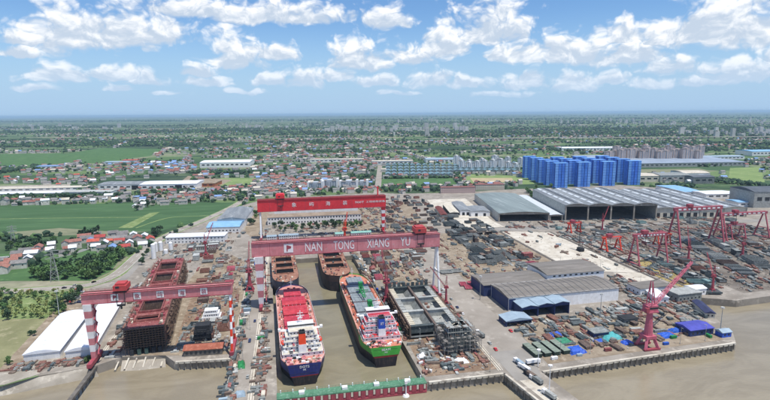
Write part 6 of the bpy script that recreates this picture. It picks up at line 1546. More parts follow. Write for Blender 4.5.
# pale slipway beams running into the water
for i, (pa, pb) in enumerate((((115, 370), (121, 356)), ((124.5, 369), (129, 358)), ((133, 368), (137, 358)), ((143, 367), (146, 357)), ((152, 366), (156, 356)), ((161, 366), (165, 352)))):
    a, c = g(*pa, -5.0), g(*pb, -0.8); t = thing('slipway_beam', ['leftmost', 'second', 'third', 'fourth', 'fifth', 'rightmost'][i] + ' pale slipway beam sloping into the river', 'slipway beam', (*a, 0))
    b = MB(); d = (c[0] - a[0], c[1] - a[1]); b.bar((0, 0, -5.2), (d[0], d[1], -0.8), 0.9, 0.7); b.obj('beam', m_pale, t)
    MB().box(-0.6, 0.6, -0.6, 0.6, -8, -5.5).obj('pile', m_darkconc, t)
b = MB(); b.prism([(-114, 345.5), (-86, 342.5), (-84, 332), (-112, 330)], -12, -3.2); b.v = [(x, y, (z if z < -10 else (-2.2 if y > 340 else -9.0))) for x, y, z in b.v]
struct(b.obj('slipway_ramp', m_conc))
# lamp masts
def mast(px, py, h, lab, m=m_ltsteel):
    x, y = g(px, py); t = thing('lamp_mast', lab, 'lamp mast', (x, y, 0)); MB().tube((0, 0, 0), (0, 0, h), 0.32, 0.16, 8).obj('pole', m, t)
    b = MB(); b.tube((0, 0, h - 0.4), (0, 0, h), 1.1, 1.2, 10); r = b.obj('lamp_ring', m, t)
    for k in range(6): a = k * math.pi / 3; MB().box(math.cos(a) - 0.25, math.cos(a) + 0.25, math.sin(a) - 0.25, math.sin(a) + 0.25, h - 0.9, h - 0.4).obj('floodlight', m_white, r)
    MB().box(-0.6, 0.6, -0.6, 0.6, 0, 0.5).obj('base', m_conc, t)
mast(549, 394, 18, 'tall pale lamp mast on the pier', m_white); mast(538, 367, 12, 'short pale lamp mast at the pier root', m_white); mast(720, 333, 20, 'tall lamp mast near the quay corner'); mast(414, 187, 34, 'slim mast on the playing field', m_white); mast(60, 322, 26, 'tall lamp mast beside the white sheds'); mast(600, 318, 20, 'lamp mast before the workshop'); mast(480, 300, 22, 'lamp mast left of the workshop')
X, Yb = g(406, 396, -6); t = thing('beacon', 'white navigation beacon standing in the river before the dock gate', 'beacon', (X, Yb, -6.4)); MB().tube((0, 0, 0), (0, 0, 1.4), 2.3, 1.5, 12).obj('float', m_white, t); MB().tube((0, 0, 1.4), (0, 0, 8.5), 0.45, 0.25, 8).obj('post', m_white, t); MB().box(-0.8, 0.8, -0.8, 0.8, 8.5, 10.2).obj('lantern', m_white, t)
# transmission pylon by the left road and another beyond
def pylon(px, py, h, lab):
    x, y = g(px, py); t = thing('pylon', lab, 'pylon', (x, y, 0), 0.3); b = MB(); w = h * 0.11
    for j in range(6):
        z0, z1 = h * j / 6, h * (j + 1) / 6; w0, w1 = w * (1 - 0.85 * j / 6), w * (1 - 0.85 * (j + 1) / 6)
        C = [(-1, -1), (1, -1), (1, 1), (-1, 1)]
        for k in range(4):
            a, c = C[k], C[(k + 1) % 4]; b.bar((a[0] * w0, a[1] * w0, z0), (a[0] * w1, a[1] * w1, z1), 0.2); b.bar((a[0] * w0, a[1] * w0, z0), (c[0] * w1, c[1] * w1, z1), 0.16); b.bar((c[0] * w0, c[1] * w0, z0), (a[0] * w1, a[1] * w1, z1), 0.16)
    b.obj('lattice_body', m_ltsteel, t)
    for z in (0.72, 0.84, 0.95): b = MB(); q = h * 0.16 * (1.25 - 0.5 * abs(z - 0.84)); b.bar((-q, 0, h * z), (q, 0, h * z), 0.4); b.bar((-q, 0, h * z), (0, 0, h * z + 1.6), 0.2); b.bar((q, 0, h * z), (0, 0, h * z + 1.6), 0.2); b.obj('cross_arm', m_ltsteel, t)
pylon(55, 281, 32, 'pale lattice pylon between the green field and the river road'); pylon(14, 246, 26, 'distant lattice pylon beside the village')
# loose steel, timber and scrap that nobody could count
def clutter(name, m, pts, smin, smax, flat=0.5):
    n = len(pts); vs = np.zeros((n, 8, 3)); P = np.array(pts); s = NP.uniform(smin, smax, (n, 3)); s[:, 2] *= flat; long_ = NP.random(n) < 0.5; s[long_, 0] *= 2.6; s[long_, 1] *= 0.6
    a = P[:, 2] + NP.choice([0, math.pi / 2, math.pi / 2], n) + NP.normal(0, 0.05, n)
    U = np.array([(-.5, -.5, 0), (.5, -.5, 0), (.5, .5, 0), (-.5, .5, 0), (-.5, -.5, 1), (.5, -.5, 1), (.5, .5, 1), (-.5, .5, 1)])
    L = U[None] * s[:, None]; c, q = np.cos(a)[:, None], np.sin(a)[:, None]
    vs[:, :, 0] = P[:, None, 0] + L[:, :, 0] * c - L[:, :, 1] * q; vs[:, :, 1] = P[:, None, 1] + L[:, :, 0] * q + L[:, :, 1] * c; vs[:, :, 2] = L[:, :, 2] + 0.16
    Fq = np.array([(4, 5, 6, 7), (0, 1, 5, 4), (1, 2, 6, 5), (2, 3, 7, 6), (3, 0, 4, 7)]); fs = (np.arange(n)[:, None, None] * 8 + Fq[None]).reshape(-1, 4)
    return bulk(name, vs.reshape(-1, 3), fs, m)
def bulk(name, vs, fs, m):
    me = bpy.data.meshes.new(name); k = fs.shape[1]; me.vertices.add(len(vs)); me.loops.add(fs.size); me.polygons.add(len(fs))
    me.vertices.foreach_set('co', vs.ravel()); me.loops.foreach_set('vertex_index', fs.ravel().astype(np.int32)); me.polygons.foreach_set('loop_start', np.arange(0, fs.size, k, dtype=np.int32))
    me.update(calc_edges=True); me.validate(); me.shade_flat()
    o = inst(name, me, m); o['kind'] = 'stuff'; return o
zones = [([(-24, 215), (-16, 215), (-24, 560), (-24, 600)], 420), ([(-41, 210), (-35, 210), (-36, 620), (-43, 620)], 520), ([(79, 280), (126, 280), (126, 326), (82, 328)], 300), ([(121, 330), (131, 330), (131, 440), (121, 440)], 160), ([(76, 330), (80, 330), (72, 600), (68, 600)], 320),
         ([(160, 284), (302, 286), (310, 300), (300, 345), (165, 345)], 760), ([(180, 335), (300, 340), (330, 420), (290, 440), (285, 365)], 500), ([(-84, 345), (-45, 340), (-46, 560), (-80, 600)], 800), ([(285, 452), (342, 440), (345, 610), (284, 630)], 110), ([(345, 372), (640, 376), (640, 600), (350, 610)], 4600), ([(300, 300), (325, 330), (345, 372), (310, 400)], 300),
         ([(80, 425), (130, 425), (200, 880), (90, 880)], 2200), ([(165, 440), (280, 440), (280, 630), (172, 640)], 700), ([(-150, 480), (-70, 560), (-60, 720), (-150, 640)], 500), ([(-125, 345), (-114, 345), (-135, 520), (-145, 500)], 240), ([(-180, 336), (-130, 340), (-130, 347), (-178, 347)], 160), ([(-40, 640), (60, 640), (90, 735), (-40, 735)], 300), ([(300, 640), (640, 600), (640, 650), (310, 684)], 700), ([(-60, 800), (180, 800), (200, 980), (-30, 980)], 500)]
def rpts(poly, n):
    """points in rows with lanes between them, along the slip direction of that part of the yard"""
    xs = [p[0] for p in poly]; ys = [p[1] for p in poly]; out = []; an = rad(-17) if min(xs) > 394 else 0.0
    c, s = math.cos(an), math.sin(an); pitch = 8.0 if max(xs) - min(xs) > 20 else 2.5; runs = []
    while len(out) < n:
        p = (R.uniform(min(xs), max(xs)), R.uniform(min(ys), max(ys)))
        u, v = p[0] * c + p[1] * s, -p[0] * s + p[1] * c
        u = round(u / pitch) * pitch + R.choice((0, 0, 0.28, -0.28)) * pitch + R.gauss(0, 0.3)
        # short runs of like pieces
        for k in range(R.randint(2, 6)):
            vv = v + k * R.uniform(1.6, 3.4); q = (u * c - vv * s, u * s + vv * c)
            if inpoly(q, poly): out.append((*q, an))
    return out
zones = [z_ for z_ in zones if not (z_[0][0] == (345, 372))] + [([(345, 372), (394, 374), (394, 600), (350, 610)], 900), ([(395, 362), (640, 376), (640, 600), (395, 605)], 4200)]
allp = []
for poly, n in zones: 
    pts_ = rpts(poly, int(n * 0.58)); allp.append(pts_)
allp = [p for z_ in allp for p in z_]
allp = [p for p in allp if not (172 < p[0] < 290 and 364 < p[1] < 440) and not (-13 < p[0] < 78 and p[1] < 556 and p[0] > -11 - (p[1] - 272) * 0.036 and p[0] < 78 - (p[1] - 272) * 0.025) and not (80 < p[0] < 121 and 329 < p[1] < 415)]
allp = [p for p in allp if not (150 < p[0] < 305 and p[1] < 289 + (p[0] - 160) * 0.06) and not (158 < p[0] < 190 and p[1] < 312)]
ch_ = [allp[i:i + 4] for i in range(0, len(allp), 4)]; R.shuffle(ch_); allp = [p for q in ch_ for p in q]; nA = len(allp)
for i, (nm, m, a, c, sa, sb, fl) in enumerate((('steel_scrap', m_rust, 0, 0.22, 1.3, 4.0, 0.4), ('steel_offcuts', m_gysteel, 0.22, 0.42, 1.4, 4.4, 0.45), ('pale_offcuts', m_ltsteel, 0.42, 0.56, 1.0, 3.4, 0.35), ('timber_scraps', m_brown, 0.56, 0.8, 1.2, 4.2, 0.4), ('dark_scrap', m_dksteel, 0.8, 0.95, 1.4, 4.2, 0.5), ('oxide_offcuts', m_rustred, 0.95, 0.995, 0.8, 2.6, 0.5), ('packing_litter', m_white, 0.995, 1.0, 0.5, 1.8, 0.6))):
    clutter(nm, m, allp[int(nA * a):int(nA * c)], sa, sb, fl)

# dust-sized litter between the rows: offcuts, cable, dunnage
small = []
for poly, n in zones:
    xs = [p[0] for p in poly]; ys = [p[1] for p in poly]
    for k in range(int(n * 0.7)):
        p = (R.uniform(min(xs), max(xs)), R.uniform(min(ys), max(ys)))
        if inpoly(p, poly): small.append((*p, R.uniform(0, 3.1)))
small = [p for p in small if not (172 < p[0] < 290 and 364 < p[1] < 440) and not (p[1] < 556 and p[0] > -11 - (p[1] - 272) * 0.036 and p[0] < 78 - (p[1] - 272) * 0.025) and not (80 < p[0] < 121 and 329 < p[1] < 415)]
small = [p for p in small if not (150 < p[0] < 305 and p[1] < 289 + (p[0] - 160) * 0.06) or R.random() < 0.2]
R.shuffle(small); nS = len(small)
for nm, m, a, c in (('fine_rust_litter', m_rust, 0, 0.3), ('fine_dark_litter', m_dksteel, 0.3, 0.62), ('fine_pale_litter', m_ltsteel, 0.62, 0.86), ('fine_timber_litter', m_brown, 0.86, 1.0)): clutter(nm, m, small[int(nS * a):int(nS * c)], 0.25, 1.0, 0.5)
# slim lamp posts about the yard
lp = MB().tube((0, 0, 0), (0, 0, 12), 0.14, 0.1, 6).mesh('pole'); la = MB().box(-0.3, 1.6, -0.15, 0.15, 11.8, 12.0).mesh('lamp_arm'); lb = MB().box(-0.4, 0.4, -0.4, 0.4, 0, 0.5).mesh('base')
for (px, py) in [(238, 300), (240, 330), (243, 360), (430, 320), (445, 335), (470, 355), (490, 372), (560, 357), (590, 354), (620, 351), (680, 344), (705, 341), (505, 260), (530, 275), (560, 268), (600, 272), (640, 288), (440, 262), (425, 250), (175, 300), (150, 330), (300, 240), (330, 238), (410, 225), (250, 330), (420, 345), (268, 345), (266, 320)]:
    x, y = g(px, py)
    if -13 < x < 79 and 270 < y < 560: x = -13 - (y - 272) * 0.036 if x < 30 else 79
    t = thing('lamp_post', 'slim lamp post in the shipyard', 'lamp post', (x, y, 0.05), R.uniform(0, 6), 'slim lamp posts in the yard'); inst('pole', lp, m_ltsteel, t); inst('lamp_arm', la, m_ltsteel, t); inst('base', lb, m_conc, t)

# ------------------------------------------------------------------ houses
def house_mesh(w, d, h, rise):
    wl = MB(); wl.box(-w / 2, w / 2, -d / 2, d / 2, 0, h); wl.add([(-w / 2, -d / 2, h), (-w / 2, d / 2, h), (-w / 2, 0, h + rise * 0.9), (w / 2, -d / 2, h), (w / 2, d / 2, h), (w / 2, 0, h + rise * 0.9)], [(0, 1, 2), (4, 3, 5)])
    rf = MB(); o = 0.5
    rf.add([(-w / 2 - o, -d / 2 - o, h - 0.25), (w / 2 + o, -d / 2 - o, h - 0.25), (w / 2 + o, 0, h + rise), (-w / 2 - o, 0, h + rise), (-w / 2 - o, d / 2 + o, h - 0.25), (w / 2 + o, d / 2 + o, h - 0.25),
            (-w / 2 - o, -d / 2 - o, h), (w / 2 + o, -d / 2 - o, h), (w / 2 + o, 0, h + rise + 0.28), (-w / 2 - o, 0, h + rise + 0.28), (-w / 2 - o, d / 2 + o, h), (w / 2 + o, d / 2 + o, h)],
           [(6, 7, 8, 9), (9, 8, 11, 10), (0, 3, 2, 1), (3, 4, 5, 2), (0, 1, 7, 6), (4, 10, 11, 5), (0, 6, 9, 3), (3, 9, 10, 4), (1, 2, 8, 7), (2, 5, 11, 8)])
    wn_ = MB().box(-0.6, 0.6, -0.06, 0.06, 0, 1.4).mesh('window')
    return (w, d, h, wl.mesh('wall'), rf.mesh('roof'), wn_)
HV = [house_mesh(12, 9, 6.5, 2.6), house_mesh(10, 8, 6, 2.4), house_mesh(15, 9, 6.2, 2.6), house_mesh(9, 7, 3.6, 2.0), house_mesh(13, 10, 9, 2.4), house_mesh(8, 8, 6.8, 2.8)]
RC = {'grey': m_gyroof, 'brick red': m_brick, 'bright red': m_redroof, 'slate blue': m_villa, 'blue sheet': m_blroof, 'white sheet': m_whiteroof}
m_housew = mat('house_wall', 'd4cfc4', 'bfb8aa', 0.3, 0.85, rnd=0.12)
HP = []
def house(x, y, rz, v, rc, where, group, wins=True, size=''):
    w, d, h, wl, rf, wn_ = HV[v]
    t = thing('house', '%s house with %s roof %s' % (size or ('small', 'narrow', 'long', 'low', 'tall', 'square')[v], rc, where), 'house', (x, y, 0.06), rz, group)
    wo = inst('wall', wl, m_housew, t); inst('roof', rf, RC[rc], t)
    if wins:
        for s in (-0.28, 0.28): inst('window', wn_, m_glass, wo, (s * w, -d / 2 - 0.02, h * 0.55))
    HP.append((x, y)); return t
def near_house(x, y, r): return any((x - u) ** 2 + (y - v) ** 2 < r * r for u, v in HP)
def scatter_houses(poly, n, roofs, where, group, rz0=0.1, mind=12.5, wins=True, vs=(0, 1, 2, 3, 4, 5)):
    W_ = [g(*p) for p in poly]; k = 0; tries = 0
    while k < n and tries < n * 40:
        tries += 1
        # pick uniformly in the picture so that the density reads as in the photo
        px, py = R.uniform(min(p[0] for p in poly), max(p[0] for p in poly)), R.uniform(min(p[1] for p in poly), max(p[1] for p in poly))
        if not inpoly((px, py), poly): continue
        x, y = g(px, py)
        if near_house(x, y, mind): continue
        house(x, y, rz0 + R.choice((0, 0, 0, math.pi / 2)) + R.uniform(-0.15, 0.15), R.choice(vs), R.choice(roofs), where, group, wins); k += 1
G_ = ['grey', 'grey', 'grey', 'brick red', 'white sheet']
scatter_houses([(0, 262), (30, 253), (60, 247), (78, 245), (74, 254), (40, 258), (20, 270), (0, 276)], 40, G_ + ['brick red'], 'in the near village', 'houses of the near village', 0.25)
scatter_houses([(84, 240), (120, 236), (150, 238), (152, 247), (124, 252), (96, 252)], 34, ['bright red', 'brick red', 'grey', 'grey', 'white sheet', 'blue sheet', 'bright red'], 'in the roadside village', 'houses of the red roofed village', 0.2)
scatter_houses([(130, 205), (150, 200), (200, 198), (196, 204), (150, 206), (134, 213)], 18, ['grey', 'brick red', 'white sheet'], 'between the two rice fields', 'houses between the rice fields', 0.1)
scatter_houses([(0, 200), (70, 199), (130, 197), (130, 203), (0, 206)], 26, G_, 'beyond the rice field', 'houses along the rice field', 0.15)
scatter_houses([(20, 176), (130, 168), (180, 172), (130, 182), (60, 186), (0, 186), (0, 178)], 58, G_ + ['brick red', 'bright red'], 'in the left town', 'houses of the left town', 0.15, 15, False)
scatter_houses([(130, 164), (195, 163), (195, 173), (130, 174)], 30, ['blue sheet', 'white sheet', 'slate blue'], 'in the works estate', 'roofs of the works estate', 0.0, 18, False, (2, 4))
scatter_houses([(255, 170), (310, 168), (315, 190), (265, 196), (240, 192)], 36, G_, 'behind the red girder', 'houses behind the red girder', 0.1, 16, False)
scatter_houses([(640, 172), (725, 172), (725, 186), (640, 184)], 16, ['grey', 'white sheet', 'blue sheet'], 'among the right works', 'houses among the right works', -0.1, 18, False)
# two estates of slate blue villas in rows
for (pa, pb, rows, n, where, group) in (((385, 453, (167.5, 170.5, 173.5, 176.8), 11, 'in the left estate', 'villas of the left estate')), ((452, 520, (164.5, 167, 170, 173), 13, 'in the right villa estate', 'villas of the right estate'))) if False else ((385, 453, (167.5, 170.5, 173.5, 176.8), 11, 'in the left estate', 'villas of the left estate'), (453, 518, (165.5, 168, 170.5, 173), 11, 'in the right estate', 'villas of the right estate')):
    for j, py in enumerate(rows):
        for i in range(n):
            x, y = g(pa + (pb - pa) * (i + 0.5) / n + R.uniform(-0.3, 0.3), py)
            if near_house(x, y, 11): continue
            t = house(x, y, rad(-9) + math.pi / 2, 4, 'slate blue', where, group, False, 'villa'); t.scale = (2.2, 1.25, 1.0); t['label'] = 'slate roofed villa %s, %s row' % (where, ordn[len(rows) - 1 - j])

# ------------------------------------------------------------------ trees
def crown(seed, r, h, n, leaf):
    """leaf clumps spread through several overlapping lobes, thinning to an uneven edge"""
    q = random.Random(seed); lobes = [(q.uniform(-.45, .45) * r, q.uniform(-.45, .45) * r, h * q.uniform(0.42, 0.82), r * q.uniform(0.4, 0.72)) for _ in range(6)]
    b = MB()
    for _ in range(n):
        cx_, cy_, cz, lr = q.choice(lobes); a, z = q.uniform(0, 2 * math.pi), q.uniform(-1, 1); rr = lr * q.uniform(0.55, 1.05); s = math.sqrt(1 - z * z)
        p = Vector((cx_ + rr * s * math.cos(a), cy_ + rr * s * math.sin(a), cz + rr * z * 0.85))
        nrm = Vector((q.gauss(0, 1), q.gauss(0, 1), q.gauss(0.6, 1))).normalized(); u = nrm.orthogonal().normalized() * leaf * q.uniform(0.6, 1.2); v = nrm.cross(u) * q.uniform(0.5, 0.9)
        b.v += [tuple(p - u), tuple(p + v), tuple(p + u), tuple(p - v)]; k = len(b.v) - 4; b.f.append((k, k + 1, k + 2, k + 3))
    me = bpy.data.meshes.new('crown'); me.from_pydata(b.v, [], b.f); me.update(); return me
def trunk(h, seed):
    q = random.Random(seed); b = MB(); b.tube((0, 0, 0), (0.1, 0, h * 0.5), h * 0.035, h * 0.022, 6)
    for k in range(4): a = q.uniform(0, 6.28); b.tube((0.1, 0, h * q.uniform(0.3, 0.5)), (math.cos(a) * h * 0.18, math.sin(a) * h * 0.18, h * q.uniform(0.6, 0.75)), h * 0.014, h * 0.006, 5)
    return b.mesh('trunk')
TV = [(crown(s, 4.2, 9, 240, 0.95), trunk(9, s)) for s in range(5)]; SV = [(crown(s + 20, 2.2, 4.4, 110, 0.6), trunk(4.4, s)) for s in range(3)]; CV = [(crown(s + 40, 2.6, 15, 200, 0.9), trunk(14, s)) for s in range(2)]
TREES = [0]
def tree(x, y, rz, kind, m, label, group, s=1.0):
    cr, tk = R.choice({'b': TV, 's': SV, 'c': CV}[kind]); t = thing({'b': 'broadleaf_tree', 's': 'nursery_tree', 'c': 'tall_tree'}[kind], label, 'tree', (x, y, 0.06), rz, group)
    t.scale = (s, s, s * R.uniform(0.85, 1.15)); inst('trunk', tk, m_trunk, t); inst('crown', cr, m, t); TREES[0] += 1
def trees_px(poly, n, kind, ms, label, group, s=(0.8, 1.2), mind=4.0):
    k = 0; tries = 0; got = []
    while k < n and tries < n * 40:
        tries += 1
        px, py = R.uniform(min(p[0] for p in poly), max(p[0] for p in poly)), R.uniform(min(p[1] for p in poly), max(p[1] for p in poly))
        if not inpoly((px, py), poly): continue
        x, y = g(px, py)
        if any((x - u) ** 2 + (y - v) ** 2 < mind * mind for u, v in got) or near_house(x, y, 7): continue
        got.append((x, y)); tree(x, y, R.uniform(0, 6.28), kind, R.choice(ms), label, group, R.uniform(*s)); k += 1
# nursery rows of young trees
a0 = Vector(g(0, 318)); 
for i in range(11):
    for j in range(9):
        px, py = 2 + 6.8 * i - j * 0.7 + R.uniform(-1.2, 1.2), 294 + 2.9 * j + R.uniform(-0.7, 0.7)
        if px < -2 or px > 72 - 0.4 * (py - 294) or R.random() < 0.15 or (24 < px < 38 and 300 < py < 310): continue
        x, y = g(px, py); tree(x, y, R.uniform(0, 6), 's', R.choice([m_leafC, m_leafC, m_leafB]), 'young yellowish tree in the nursery', 'nursery trees', R.uniform(0.8, 1.4))
trees_px([(50, 309), (66, 298), (80, 289), (84, 292), (70, 306), (60, 316)], 16, 'b', [m_leafA, m_leafB], 'dark tree between nursery and cars', 'trees between nursery and cars', (0.6, 0.9))
trees_px([(-2, 296), (14, 296), (12, 318), (-2, 326)], 10, 'b', [m_leafB, m_leafA], 'green tree at the nursery left edge', 'trees at the nursery edge', (0.5, 0.8))
trees_px([(34, 275), (70, 268), (104, 256), (128, 252), (120, 264), (96, 279), (34, 281)], 80, 'b', [m_leafB, m_leafB, m_leafA], 'leafy tree in the small roadside wood', 'trees of the small wood', (0.85, 1.25), 3.5)
trees_px([(0, 252), (20, 240), (50, 240), (90, 234), (112, 234), (100, 240), (60, 247), (30, 254)], 26, 'b', [m_leafA, m_leafA, m_leafB], 'dark tree behind the near village', 'trees behind the near village', (0.8, 1.3), 5)
trees_px([(64, 238), (78, 236), (80, 234), (108, 233), (108, 238), (70, 242)], 8, 'c', [m_leafA], 'tall dark conical tree standing above the village', 'tall village trees', (0.8, 1.0), 5)
trees_px([(40, 262), (80, 250), (150, 240), (156, 246), (110, 256), (60, 266)], 16, 'b', [m_leafB, m_leafA], 'garden tree among the village houses', 'village garden trees', (0.5, 0.8), 5)
trees_px([(150, 232), (162, 231), (160, 237), (150, 238)], 6, 'b', [m_leafA], 'dark round tree at the village end by the road', 'trees at the village end', (0.9, 1.2), 5)
trees_px([(134, 208), (160, 199), (160, 206), (138, 213)], 10, 'b', [m_leafA], 'dark tree between the rice fields', 'trees between the rice fields', (0.9, 1.4), 6)
trees_px([(268, 227), (362, 224), (362, 229), (268, 233)], 30, 'b', [m_leafA, m_leafB], 'tree before the long white office', 'trees before the white office', (0.7, 1.1), 5)
trees_px([(244, 208), (262, 205), (262, 224), (246, 228)], 10, 'b', [m_leafB, m_leafA], 'tree beside the red crane left end', 'trees beside the red crane', (0.7, 1.1), 5)
trees_px([(4, 359), (10, 357), (12, 368), (2, 372)], 3, 'b', [m_leafB], 'green bush at the dry field corner by the river', 'bushes by the river', (0.4, 0.55), 2); trees_px([(28, 332), (36, 332), (34, 340), (28, 338)], 2, 'b', [m_leafA], 'round dark bush beside the white shed', 'bushes beside the shed', (0.35, 0.5), 3)
trees_px([(82, 361), (92, 359), (92, 364), (82, 366)], 3, 'b', [m_leafB], 'green bush at the foot of the left crane', 'bushes at the crane foot', (0.4, 0.55), 2); trees_px([(138, 262), (150, 250), (152, 254), (142, 268)], 5, 'b', [m_leafA], 'dark bush between road and rusty hull', 'bushes by the rusty hull', (0.5, 0.8), 4)
trees_px([(522, 190), (545, 186), (560, 193), (530, 200)], 14, 'b', [m_leafA, m_leafB], 'tree between playing field and netted towers', 'trees by the netted towers', (1.0, 1.5), 8)

# ------------------------------------------------------------------ countless far trees and houses
ICO = np.array([(0, 0, 1), (.894, 0, .447), (.276, .851, .447), (-.724, .526, .447), (-.724, -.526, .447), (.276, -.851, .447), (.724, .526, -.447), (-.276, .851, -.447), (-.894, 0, -.447), (-.276, -.851, -.447), (.724, -.526, -.447), (0, 0, -1)])
ICF = np.array([(0, 1, 2), (0, 2, 3), (0, 3, 4), (0, 4, 5), (0, 5, 1), (1, 6, 2), (2, 7, 3), (3, 8, 4), (4, 9, 5), (5, 10, 1), (2, 6, 7), (3, 7, 8), (4, 8, 9), (5, 9, 10), (1, 10, 6)])
def far_trees(name, P, rmin, rmax, m):
    n = len(P); r = NP.uniform(rmin, rmax, n) * P[:, 2]
    V = ICO[None] * (1 + NP.uniform(-0.35, 0.35, (n, 12, 1))) * r[:, None, None]; V[:, :, 2] = V[:, :, 2] * 0.9 + r[:, None] * 0.75
    V[:, :, 0] += P[:, None, 0]; V[:, :, 1] += P[:, None, 1]
    return bulk(name, V.reshape(-1, 3), (np.arange(n)[:, None, None] * 12 + ICF[None]).reshape(-1, 3), m)
def far_houses(name, P, m_wall, m_roof_, smin, smax):
    n = len(P); w, d, h = NP.uniform(smin, smax, n) * P[:, 2], NP.uniform(smin * 0.6, smax * 0.7, n) * P[:, 2], NP.uniform(4.5, 9, n); a = NP.choice([0.1, 0.1, 0.1 + math.pi / 2], n) + NP.normal(0, 0.08, n)
    c, s = np.cos(a)[:, None], np.sin(a)[:, None]
    def tr(U):
        L = U[None] * np.stack([w, d, h], 1)[:, None]; o = np.zeros_like(L); o[:, :, 0] = P[:, None, 0] + L[:, :, 0] * c - L[:, :, 1] * s; o[:, :, 1] = P[:, None, 1] + L[:, :, 0] * s + L[:, :, 1] * c; o[:, :, 2] = L[:, :, 2]; return o.reshape(-1, 3)
    U = np.array([(-.5, -.5, 0), (.5, -.5, 0), (.5, .5, 0), (-.5, .5, 0), (-.5, -.5, 1), (.5, -.5, 1), (.5, .5, 1), (-.5, .5, 1)]); Fq = np.array([(0, 1, 5, 4), (1, 2, 6, 5), (2, 3, 7, 6), (3, 0, 4, 7)])
    bulk(name + '_walls', tr(U), (np.arange(n)[:, None, None] * 8 + Fq[None]).reshape(-1, 4), m_wall)
    U = np.array([(-.55, -.57, 0.97), (.55, -.57, 0.97), (.55, 0, 1.38), (-.55, 0, 1.38), (-.55, .57, 0.97), (.55, .57, 0.97)]); Fq = np.array([(0, 1, 2, 3), (3, 2, 5, 4)])
    bulk(name + '_roofs', tr(U), (np.arange(n)[:, None, None] * 6 + Fq[None]).reshape(-1, 4), m_roof_)
KEEP_PX = [[(-60, 240), (-40, 206), (250, 202), (200, 222), (160, 232)], [(30, 160), (100, 148), (165, 149), (150, 156), (95, 163), (60, 162)], [(0, 154), (60, 153), (80, 160), (40, 167), (0, 166)], [(195, 182), (222, 178), (262, 178), (240, 188), (190, 192)], [(378, 179), (452, 178.5), (458, 186), (380, 187)], [(462, 176), (525, 177), (533, 183.5), (468, 185)], [(730, 168), (760, 167), (765, 182), (728, 184)],
           [(374, 198), (376, 163), (384, 163), (382, 198)], [(196, 170), (250, 170), (250, 158), (196, 158)], [(96, 191), (190, 191), (190, 176), (100, 178)], [(-20, 198), (75, 198), (75, 183), (-20, 183)], [(610, 170), (745, 170), (745, 157), (610, 157)], [(520, 192), (645, 192), (645, 176), (520, 170)], [(384, 178), (520, 174), (520, 164), (384, 166)], [(600, 164), (706, 164), (706, 158), (600, 158)], [(630, 184), (735, 184), (735, 170), (630, 170)]]
KEEP = [[g(*p) for p in poly] for poly in KEEP_PX]
def clear(x, y, pad=True):
    if inpoly((x, y), YARD) or (y < 700 and -130 < x < 700): return False
    if x > 230 and y < 985: return False
    if any(inpoly((x, y), k) for k in KEEP): return False
    return True
trees, houses = [], []
for k in range(560):     # linear villages: rows of houses with trees about them, along canals and lanes
    D = 900 * (12.0 ** R.random()); az = YAW + rad(R.uniform(-44, 44)); x0, y0 = D * math.sin(az), D * math.cos(az); an = rad(R.choice((4, 4, 4, 96)) + R.uniform(-7, 7)); L = R.uniform(120, 700); dx, dy = math.cos(an), math.sin(an)
    step = 15 if D < 4000 else 22; vill = R.random() < 0.65
    for i in range(int(L / step)):
        t_ = i * step - L / 2
        for rr in range(R.randint(1, 2)):
            ox, oy = R.uniform(-9, 9), R.uniform(-16, 16); x, y = x0 + dx * t_ + ox, y0 + dy * t_ + oy
            if vill and R.random() < 0.55 and clear(x, y): houses.append((x, y, 1.0 if D < 4000 else 1.25))
        for rr in range(1):
            x, y = x0 + dx * t_ + R.gauss(0, 9), y0 + dy * t_ + R.gauss(0, 9)
            if R.random() < 0.8 and clear(x, y): trees.append((x, y, 1.0 if D < 3500 else 1.6))
for k in range(620):     # copses and hedgerows: trees gathered in uneven clumps and lines
    D = 640 * (13.0 ** R.random()); az = YAW + rad(R.uniform(-44, 44)); x0, y0 = D * math.sin(az), D * math.cos(az); sx_, sy_ = (R.uniform(6, 40), R.uniform(3, 9)) if R.random() < 0.7 else (R.uniform(3, 9), R.uniform(10, 50))
    if D > 2500: sx_ *= 2.2; sy_ *= 1.6
    for q in range(R.randint(4, 22)):
        x, y = x0 + R.gauss(0, sx_), y0 + R.gauss(0, sy_)
        if clear(x, y): trees.append((x, y, R.uniform(0.5, 1.35) * (1.0 if D < 2500 else 1.4)))
def belt(pa, pb, w, n, s=1.0):
    a, c = Vector(g(*pa)), Vector(g(*pb)); 
    for k in range(n):
        p = a.lerp(c, R.random()); x, y = p.x + R.gauss(0, w * 0.4), p.y + R.gauss(0, w)
        if inpoly((x, y), YARD): continue
        trees.append((x, y, s * R.uniform(0.7, 1.2)))
